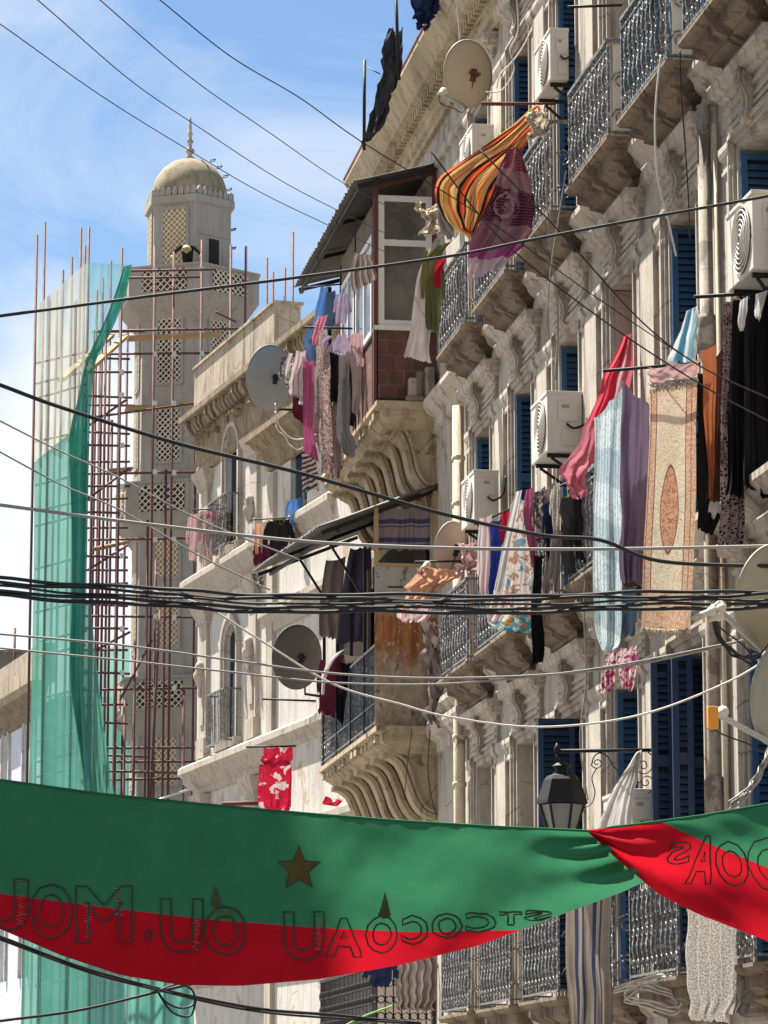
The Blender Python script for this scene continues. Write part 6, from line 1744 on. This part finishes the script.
for lab, cat, mt, Y, rows in (
    ('pale grey nightgown behind the magenta dress', 'nightgown', 'cloth_pale', 42.9, [(312, 346, 322, 344), (311, 380, 322, 380), (312, 412, 321, 414)]),
    ('red-trimmed vest left of the dusty floral dress', 'vest', 'cloth_pink', 42.45, [(318, 316, 328, 314), (314, 330, 322, 332), (312, 344, 318, 346)]),
    ('dark slip half hidden behind the plain grey dress', 'slip', 'cloth_dark', 42.7, [(346, 346, 354, 345), (346, 390, 355, 390), (348, 424, 354, 428)]),
    ('brown scarf hanging lowest beside the ragged grey dress', 'scarf', 'cloth_taupe', 42.5, [(334, 440, 340, 440), (334, 464, 341, 464), (336, 478, 340, 480)]),
    ('white sock-like cloth pinned beside the black patterned shirt', 'cloth', 'cloth_white', 42.55, [(300, 392, 304, 392), (299, 404, 303, 404)]),
    ('blue-grey shirt hung right of the long blue cloth', 'garment', 'cloth_teal', 43.4, [(327, 292, 335, 290), (325, 312, 336, 312), (327, 330, 333, 330)])):
    hang(lab, cat, rows, Y, mt, 2, .03)
CUR_GROUP = 'cloths on the lower enclosed balcony'
# -- lower enclosed balcony
hang('banded blue-grey curtain across the lower enclosed balcony, under its tin awning', 'curtain', [(373, 508, 430, 507), (373, 530, 430, 530), (373, 550, 430, 550)], 41.06, 'curtain_stripe', 8, .022)
hang('dusky purple drape hanging inside the lower enclosed balcony', 'drape', [(350, 548, 371, 546), (342, 590, 371, 590), (336, 645, 370, 640)], 43.2, 'purple_drape', 2, .05)
hang('dark curtain left of the dusky purple drape', 'curtain', [(326, 560, 346, 556), (320, 600, 342, 600), (318, 636, 336, 640)], 44.4, 'cloth_taupe', 2, .05)
hang('maroon shirt with a white-edged cloth over the slate balustrade', 'shirt', [(334, 656, 344, 654), (322, 680, 338, 684), (318, 712, 336, 718)], 42.0, 'cloth_maroon', 2, .03)
hang('white-edged cloth strip curving over the maroon shirt', 'cloth', [(338, 652, 347, 648), (328, 660, 334, 660), (322, 676, 326, 678), (321, 694, 324, 695)], 41.9, 'cloth_white', 1, .02, top_flat=False)
hang('cream cloth folded over the balustrade beside the white-edged strip', 'cloth', [(344, 654, 362, 655), (346, 664, 354, 662)], 41.95, 'cloth_cream', 1, .02)
hang('black trousers hanging over the slate balustrade', 'trousers', [(337, 662, 350, 662), (336, 690, 347, 692), (337, 718, 343, 726)], 42.0, 'cloth_black', 2, .02)
hang('red and white patterned towel above the banner', 'towel', [(264, 747, 292, 746), (260, 770, 292, 770), (258, 800, 291, 800), (262, 813, 288, 813)], 46.4, 'red_print', 4, .04)
hang('small red cloth caught under the lower scrolled consoles', 'cloth', [(325, 796, 331, 798), (323, 805, 336, 806), (336, 800, 344, 800)], 42.0, 'red_print', 1, .02, top_flat=False)
hang('peach cloth blown out below the pinkish dish', 'cloth', [(418, 568, 462, 570), (409, 582, 456, 580), (404, 592, 438, 590), (401, 603, 424, 604)], 38.2, 'cloth_peach', 3, .05, top_flat=False, crumple=.05)
hang('pink and white towel under the peach cloth', 'towel', [(404, 602, 436, 604), (397, 612, 430, 614), (400, 622, 424, 622)], 38.4, 'pink_stripe', 3, .04)
hang('twisted tan rags on the corner below the pink and white towel', 'rags', [(420, 620, 444, 620), (424, 650, 440, 650), (428, 690, 446, 690), (430, 726, 438, 728)], 38.8, 'cloth_taupe', 2, .05, top_flat=False, crumple=.11)
hang('rosy cloth gathered against the right side of the pinkish dish', 'cloth', [(458, 546, 482, 540), (462, 560, 484, 562), (454, 572, 470, 572)], 38.0, 'cloth_rose', 2, .05, top_flat=False, crumple=.08)
CUR_GROUP = 'clothes on the white houses'
# -- white house
for lab, mt, rows in (('pale rose shirt, leftmost on the white house rod', 'cloth_rose', (191, 514, 201, 512, 189, 540, 198, 542, 189, 560, 196, 561)),
                      ('dusty pink shirt, second on the white house rod', 'floral_pink', (200, 511, 208, 510, 201, 535, 209, 535, 203, 556, 210, 556)),
                      ('bright pink shirt, third on the white house rod', 'cloth_pink', (208, 511, 217, 510, 209, 518, 219, 519, 212, 522, 218, 522)),
                      ('grey shirt, fourth on the white house rod', 'cloth_pale', (209, 522, 218, 521, 209, 540, 218, 540, 211, 556, 218, 556)),
                      ('pink striped shirt, fifth on the white house rod', 'pink_stripe', (217, 512, 225, 511, 217, 530, 224, 530, 217, 545, 223, 545)),
                      ('brown leaf print shirt, rightmost on the white house rod', 'camo', (225, 511, 237, 511, 221, 535, 236, 540, 219, 558, 232, 562)),
                      ('cream cloth over the window guard of the white house', 'cloth_cream', (224, 510, 230, 510, 223, 525, 229, 525, 224, 530, 229, 530))):
    hang(lab, 'shirt' if 'shirt' in lab else 'cloth', [tuple(rows[i:i + 4]) for i in (0, 4, 8)], 59.8 + (0.05 if 'cream' in lab else 0), mt, 2, .05)
for lab, mt, cat, rows in (('white shirt, leftmost of the clothes on the narrow house', 'cloth_white', 'shirt', (247, 524, 254, 523, 248, 538, 253, 538, 247, 546, 252, 546)),
                      ('peach trousers beside the white shirt on the narrow house', 'cloth_peach', 'trousers', (254, 523, 263, 522, 253, 540, 263, 540, 254, 554, 262, 554)),
                      ('cream vest right of the peach trousers', 'cloth_cream', 'vest', (262, 522, 269, 521, 262, 534, 268, 534, 263, 544, 267, 544)),
                      ('maroon trousers below the cream vest on the narrow house', 'cloth_maroon', 'trousers', (254, 546, 270, 544, 253, 556, 270, 556, 254, 566, 268, 562)),
                      ('black jacket hung upside down on the narrow house', 'cloth_dark', 'jacket', (268, 520, 290, 518, 269, 540, 289, 538, 270, 560, 284, 556)),
                      ('olive grey flap folded over the black jacket', 'cloth_green', 'cloth', (271, 518, 288, 517, 274, 522, 286, 522, 279, 525, 283, 525)),
                      ('bright blue shirt under the teal shutter', 'cloth_blue', 'shirt', (290, 499, 301, 497, 289, 515, 300, 515, 289, 527, 297, 526)),
                      ('pale yellow towel beside the bright blue shirt', 'cloth_yellow', 'towel', (304, 499, 315, 498, 304, 515, 314, 514, 305, 524, 311, 523)),
                      ('dark floral dress under the bright blue shirt', 'floral_dark', 'dress', (291, 526, 306, 524, 290, 538, 304, 536, 292, 549, 302, 546)),
                      ('dark trousers dangling below the tin awning edge', 'print_bw', 'trousers', (252, 573, 262, 572, 254, 582, 263, 582, 257, 588, 261, 589))):
    hang(lab, cat, [tuple(rows[i:i + 4]) for i in (0, 4, 8)], 54.6, mt, 2, .04)
CUR_GROUP = 'clothes hanging across the facade'
# -- middle of the facade
MIDY = 32.0
for lab, cat, mt, Y, rows in (
    ('white and pink striped shirt, leftmost of the clothes under the cream air conditioner', 'shirt', 'pink_stripe', 32.4, [(480, 518, 492, 514), (480, 560, 490, 560), (479, 590, 488, 592), (486, 606, 490, 606)]),
    ('royal blue trousers next to the white and pink striped shirt', 'trousers', 'cloth_royal', 32.3, [(490, 522, 505, 517), (491, 560, 500, 560), (488, 585, 497, 590), (491, 600, 496, 602)]),
    ('dark red cloth behind the floral dress', 'cloth', 'cloth_red', 32.25, [(502, 512, 514, 506), (500, 535, 511, 535), (503, 545, 510, 545)]),
    ('white sheet strip in front of the floral dress, under the cream air conditioner', 'sheet', 'cloth_white', 31.7, [(515, 492, 522, 490), (506, 530, 514, 530), (498, 570, 506, 570), (492, 604, 499, 606)]),
    ('big floral dress in white, teal and rust, hanging widest of the middle clothes', 'dress', 'floral', 31.9, [(512, 500, 528, 496), (506, 540, 531, 540), (500, 580, 533, 580), (494, 612, 536, 614)]),
    ('bright teal and orange floral hem below the big floral dress', 'skirt', 'floral_hem', 31.95, [(492, 606, 536, 608), (488, 620, 537, 622), (490, 628, 533, 633)]),
    ('striped white and rose towel in front of the floral hem', 'towel', 'pink_stripe', 31.6, [(494, 590, 509, 592), (490, 606, 507, 606), (486, 622, 498, 622)]),
    ('pink floral dress right of the big floral dress', 'dress', 'cloth_mag', 31.85, [(526, 490, 534, 487), (524, 520, 535, 520), (529, 550, 536, 552), (531, 566, 536, 570)]),
    ('long black dress hanging lowest in the middle of the facade', 'dress', 'cloth_black', 31.6, [(535, 555, 543, 555), (532, 600, 541, 600), (531, 635, 544, 635), (533, 664, 543, 662)]),
    ('grey patterned shirt left of the dark clothes', 'shirt', 'print_bw', 31.5, [(534, 492, 545, 486), (535, 515, 546, 515), (535, 545, 550, 546)]),
    ('grey striped trousers among the dark clothes', 'trousers', 'tan_stripe', 31.45, [(545, 490, 556, 478), (546, 530, 554, 530), (545, 565, 552, 566), (541, 590, 548, 600)]),
    ('dark navy shirt among the dark clothes', 'shirt', 'cloth_navy', 31.4, [(544, 505, 552, 500), (545, 530, 553, 530), (548, 560, 552, 560)]),
    ('cream lace blouse right of the dark navy shirt', 'blouse', 'lace', 31.2, [(554, 486, 560, 482), (552, 510, 560, 510), (552, 530, 558, 534)]),
    ('tan long-sleeved shirt hanging by its hem, right of the grey striped trousers', 'shirt', 'cloth_taupe', 31.25, [(553, 530, 561, 530), (552, 560, 560, 560), (552, 592, 556, 594)]),
    ('brown check skirt right of the cream lace blouse', 'skirt', 'camo', 31.1, [(560, 498, 574, 490), (560, 520, 574, 520), (561, 534, 571, 536)]),
    ('charcoal trousers, rightmost of the dark clothes', 'trousers', 'cloth_char', 31.0, [(562, 498, 592, 480), (562, 540, 592, 540), (564, 575, 590, 570)]),
    ('black gown with white drips next to the pale blue blanket', 'dress', 'cloth_dark', 30.6, [(574, 480, 594, 470), (574, 520, 594, 520), (576, 560, 594, 566)])):
    hang(lab, cat, rows, Y, mt, 2 if rows[0][2] - rows[0][0] < 16 else 4, .03)
hang('long red and pink striped sheet blowing diagonally in front of the pink reveal', 'sheet', [(624, 336, 631, 334), (606, 372, 631, 374), (597, 398, 624, 404), (590, 420, 608, 424)], 29.6, 'red_stripe', 3, .05, top_flat=False)
hang('pink twisted tail of the striped sheet, over the black gown', 'sheet', [(588, 420, 608, 416), (574, 450, 596, 455), (557, 474, 592, 466), (566, 486, 585, 480), (574, 498, 584, 496)], 29.7, 'cloth_pink', 2, .05, top_flat=False, crumple=.05)
hang('aqua and white striped canvas sloping in front of a blue shutter, above the carpet', 'canvas', [(688, 310, 698, 306), (678, 336, 697, 330), (666, 363, 696, 362)], 26.9, 'aqua_stripe', 2, .03, top_flat=False)
hang('pale blue woven blanket hanging left of the purple sheet', 'blanket', [(593, 420, 624, 384), (594, 470, 623, 460), (594, 540, 623, 540), (595, 600, 622, 596), (597, 640, 619, 640), (602, 651, 612, 651)], 27.3, 'blue_blanket', 1.6, .045, seed=2, crumple=.012, nv_per=5)
hang('plain purple-grey sheet between the pale blue blanket and the carpet', 'sheet', [(623, 380, 650, 405), (622, 440, 650, 446), (621, 520, 648, 520), (619, 582, 643, 584)], 27.0, 'cloth_plum', 3, .06, crumple=.012)
hang('teal-grey towel hanging behind the pale blue blanket', 'towel', [(616, 588, 636, 586), (618, 612, 637, 612), (620, 634, 634, 636)], 27.6, 'cloth_teal', 2, .03)
cp = hang('long cream and terracotta runner carpet with a medallion, hanging from the black rod', 'carpet', [(650, 368, 698, 364), (650, 420, 696, 420), (647, 490, 696, 490), (644, 560, 694, 560), (642, 628, 691, 630)], 26.1, 'carpet', 1, .022, seed=6, nv_per=8, nu=26)
rs = random.Random(8)
b = MB()
for k in range(46):
    x = 642 + 49 * k / 45; y = 628 + 2 * k / 45
    p = at(x, y, 26.1); b.tube([p, p + Vector((rs.uniform(-.008, .008), rs.uniform(-.01, .01), -.03)), p + Vector((rs.uniform(-.014, .014), rs.uniform(-.01, .01), -rs.uniform(.04, .085)))], .004, 4, raw=True)
b.build('fringe', M['cloth_cream'], cp)
b = MB()
for k in range(40):
    p = at(650 + 47 * k / 39, 388 - 6 * k / 39, 26.05); b.tube([p, p + Vector((rs.uniform(-.006, .006), -.012, -.02)), p + Vector((rs.uniform(-.01, .01), -.012, -rs.uniform(.03, .055)))], .004, 4, raw=True)
b.build('top_fringe', M['cloth_cream'], cp)
hang('folded pale pink top edge of a cloth laid over the carpet rod', 'cloth', [(649, 366, 700, 358), (651, 378, 696, 370), (656, 386, 694, 380)], 25.9, 'cloth_rose', 3, .03)
hang('white lace trimming over the head of the carpet', 'cloth', [(649, 380, 697, 374), (650, 390, 697, 384)], 25.85, 'lace', 6, .03)
hang('terracotta cloth right of the carpet', 'cloth', [(701, 350, 716, 344), (704, 400, 716, 400), (707, 450, 714, 450), (709, 498, 712, 500)], 25.8, 'cloth_terra', 2, .03)
hang('dark brown dress right of the terracotta cloth', 'dress', [(710, 362, 724, 345), (711, 420, 723, 420), (708, 480, 722, 480), (706, 500, 720, 502)], 25.85, 'cloth_brown', 2, .03)
hang('black shadowy garment between the carpet and the terracotta cloth', 'garment', [(696, 372, 708, 370), (698, 440, 707, 440), (697, 500, 722, 505), (698, 530, 712, 535)], 26.4, 'cloth_black', 2, .03)
hang('white shirt tail peeping below the dark brown dress', 'shirt', [(710, 500, 719, 500), (711, 510, 718, 510), (712, 518, 714, 519)], 25.9, 'cloth_white', 1, .02)
hang('leopard print dress hanging below and left of the black clothes', 'dress', [(724, 300, 735, 298), (722, 380, 736, 380), (720, 450, 742, 450), (719, 500, 746, 500), (718, 546, 744, 545)], 25.6, 'leopard', 3, .03, nv_per=5)
for lab, rows, Y, mt in (('black trousers next to the leopard print dress, with a pale hanger', [(733, 300, 745, 296), (730, 370, 746, 370), (728, 440, 745, 440), (725, 494, 744, 498)], 25.4, 'cloth_black'),
                     ('black gown in the middle of the dark clothes at the right edge', [(745, 300, 758, 292), (744, 370, 759, 370), (744, 440, 760, 440), (742, 488, 760, 492)], 25.3, 'cloth_dark'),
                     ('black abaya cut off by the right edge', [(758, 296, 782, 288), (757, 370, 784, 370), (757, 440, 786, 440), (758, 498, 786, 500)], 25.2, 'cloth_black')):
    hang(lab, 'garment', rows, Y, mt, 3, .035)
for lab, rows in (('white scarf over the first black garment', [(741, 300, 748, 296), (738, 316, 746, 316), (740, 330, 743, 331)]), ('white blouse over the black gown', [(756, 294, 768, 290), (754, 310, 764, 308), (756, 318, 760, 320)])):
    hang(lab, 'cloth', rows, 25.1, 'cloth_white', 2, .03)
for lab, rows in (('white towel with red flowers, left of two below the pale blue blanket', [(607, 654, 617, 652), (602, 672, 616, 672), (600, 694, 613, 690)]), ('white towel with red flowers, right of two below the pale blue blanket', [(618, 648, 637, 644), (617, 668, 637, 664), (622, 686, 632, 692)])):
    hang(lab, 'towel', rows, 27.4, 'red_floral', 3, .03)
hang('white sheet stretched down over the lowest air conditioner', 'sheet', [(637, 752, 641, 750), (620, 778, 637, 778), (605, 805, 632, 800), (596, 836, 630, 832)], 28.3, 'cloth_white', 4, .025, top_flat=False)
CUR_GROUP = 'cloths below the banner'
# -- below the banner
hang('cream and blue striped curtain hanging from the lowest balcony', 'curtain', [(566, 890, 612, 880), (566, 940, 611, 940), (568, 990, 611, 990), (570, 1040, 610, 1040)], 27.9, 'blue_stripe', 4, .06)
hang('speckled white lace cloth over the lowest balcony, below the red end of the banner', 'cloth', [(684, 880, 732, 900), (686, 940, 735, 940), (688, 990, 736, 990), (690, 1020, 728, 1022)], 25.2, 'lace', 4, .014)
hang('grey quilted bedspread right of the speckled lace cloth', 'bedspread', [(730, 900, 748, 906), (733, 950, 756, 950), (733, 990, 758, 990), (728, 1014, 748, 1012)], 25.3, 'quilt', 2, .03)
hang('dark blue shirt just below the banner over the iron balustrade', 'shirt', [(371, 962, 394, 960), (370, 976, 392, 976), (374, 987, 389, 987)], 40.0, 'cloth_navy', 2, .03)
hang('grey striped cloth hanging right of the dark blue shirt, below the banner', 'cloth', [(395, 958, 436, 950), (396, 985, 436, 985), (398, 1010, 434, 1010)], 40.4, 'tan_stripe', 5, .05)

# ================================================================== worker on the top balcony of the minaret
p = at(187, 262, 117.3)
man = thing('person', 'worker in a dark top and yellow-green helmet bending over the minaret balcony rail', 'person', (p.x, 117.3, 31.9))
me = bpy.data.meshes.new('body'); bm = bmesh.new()
right = Vector((math.cos(AZ), -math.sin(AZ), 0)); fwd = Vector((-math.sin(AZ), -math.cos(AZ), 0))
J = {'pel': (0, -.45, 33.0), 'sp': (0, -.22, 33.18), 'ch': (0, .10, 33.27), 'nk': (0, .26, 33.16), 'hd': (0, .38, 33.05),
     'ls': (-.22, .12, 33.24), 'le': (-.42, .28, 33.02), 'lh': (-.50, .40, 32.80), 'rs': (.22, .12, 33.24), 're': (.40, .26, 33.05), 'rh': (.52, .36, 32.86),
     'lk': (-.12, -.40, 32.45), 'lf': (-.12, -.45, 31.95), 'rk': (.12, -.40, 32.45), 'rf': (.12, -.45, 31.95)}
RD_ = {'pel': .17, 'sp': .17, 'ch': .19, 'nk': .08, 'hd': .105, 'ls': .085, 'le': .06, 'lh': .045, 'rs': .085, 're': .06, 'rh': .045, 'lk': .075, 'lf': .055, 'rk': .075, 'rf': .055}
vi = {}; lay = bm.verts.layers.skin.verify()
base = Vector((p.x, 117.3, 0))
for k, (a, f_, z) in J.items(): vi[k] = bm.verts.new(base + right * a + fwd * f_ + Vector((0, 0, z)) - man.location)
for a, c in (('pel', 'sp'), ('sp', 'ch'), ('ch', 'nk'), ('nk', 'hd'), ('ch', 'ls'), ('ls', 'le'), ('le', 'lh'), ('ch', 'rs'), ('rs', 're'), ('re', 'rh'), ('pel', 'lk'), ('lk', 'lf'), ('pel', 'rk'), ('rk', 'rf')): bm.edges.new((vi[a], vi[c]))
for k, v in vi.items(): v[lay].radius = (RD_[k], RD_[k]); v[lay].use_root = (k == 'pel')
bm.to_mesh(me); bm.free(); me.materials.append(M['cloth_dark'])
body = bpy.data.objects.new('body', me); C.objects.link(body); body.parent = man
body.modifiers.new('skin', 'SKIN'); sm = body.modifiers.new('sub', 'SUBSURF'); sm.levels = sm.render_levels = 2
M['helmet'] = paint('yellow-green helmet', (0.50, 0.56, 0.15), .4); M['skin'] = paint('skin', (0.36, 0.22, 0.15), .6)
hd = base + right * 0 + fwd * .42 + Vector((0, 0, 33.07))
b = MB(); b.lathe([(0.19, 0), (0.15, .015), (0.145, .07), (0.11, .12), (0.03, .15)], hd, (0, .3, 1), 14, raw=True); b.build('helmet', M['helmet'], man)
b = MB(); b.lathe([(0.03, -.15), (0.07, -.11), (0.085, -.04), (0.085, .0)], hd, (0, .2, 1), 10, raw=True); b.build('face', M['skin'], man)
for k in ('lh', 'rh'):
    a, f_, z = J[k]; c = base + right * a + fwd * f_ + Vector((0, 0, z))
    b = MB(); b.lathe([(0.045, .05), (0.055, 0), (0.045, -.05), (0.02, -.07)], c, n=8, raw=True)
    for q in range(4): b.tube([c + right * (-.035 + .023 * q), c + right * (-.035 + .023 * q) + Vector((0, -.03, -.10))], .012, 5, raw=True)
    b.tube([c, c + right * (.07 if k == 'lh' else -.07) + Vector((0, -.02, -.03))], .014, 5, raw=True)
    b.build('glove', M['helmet'], man)
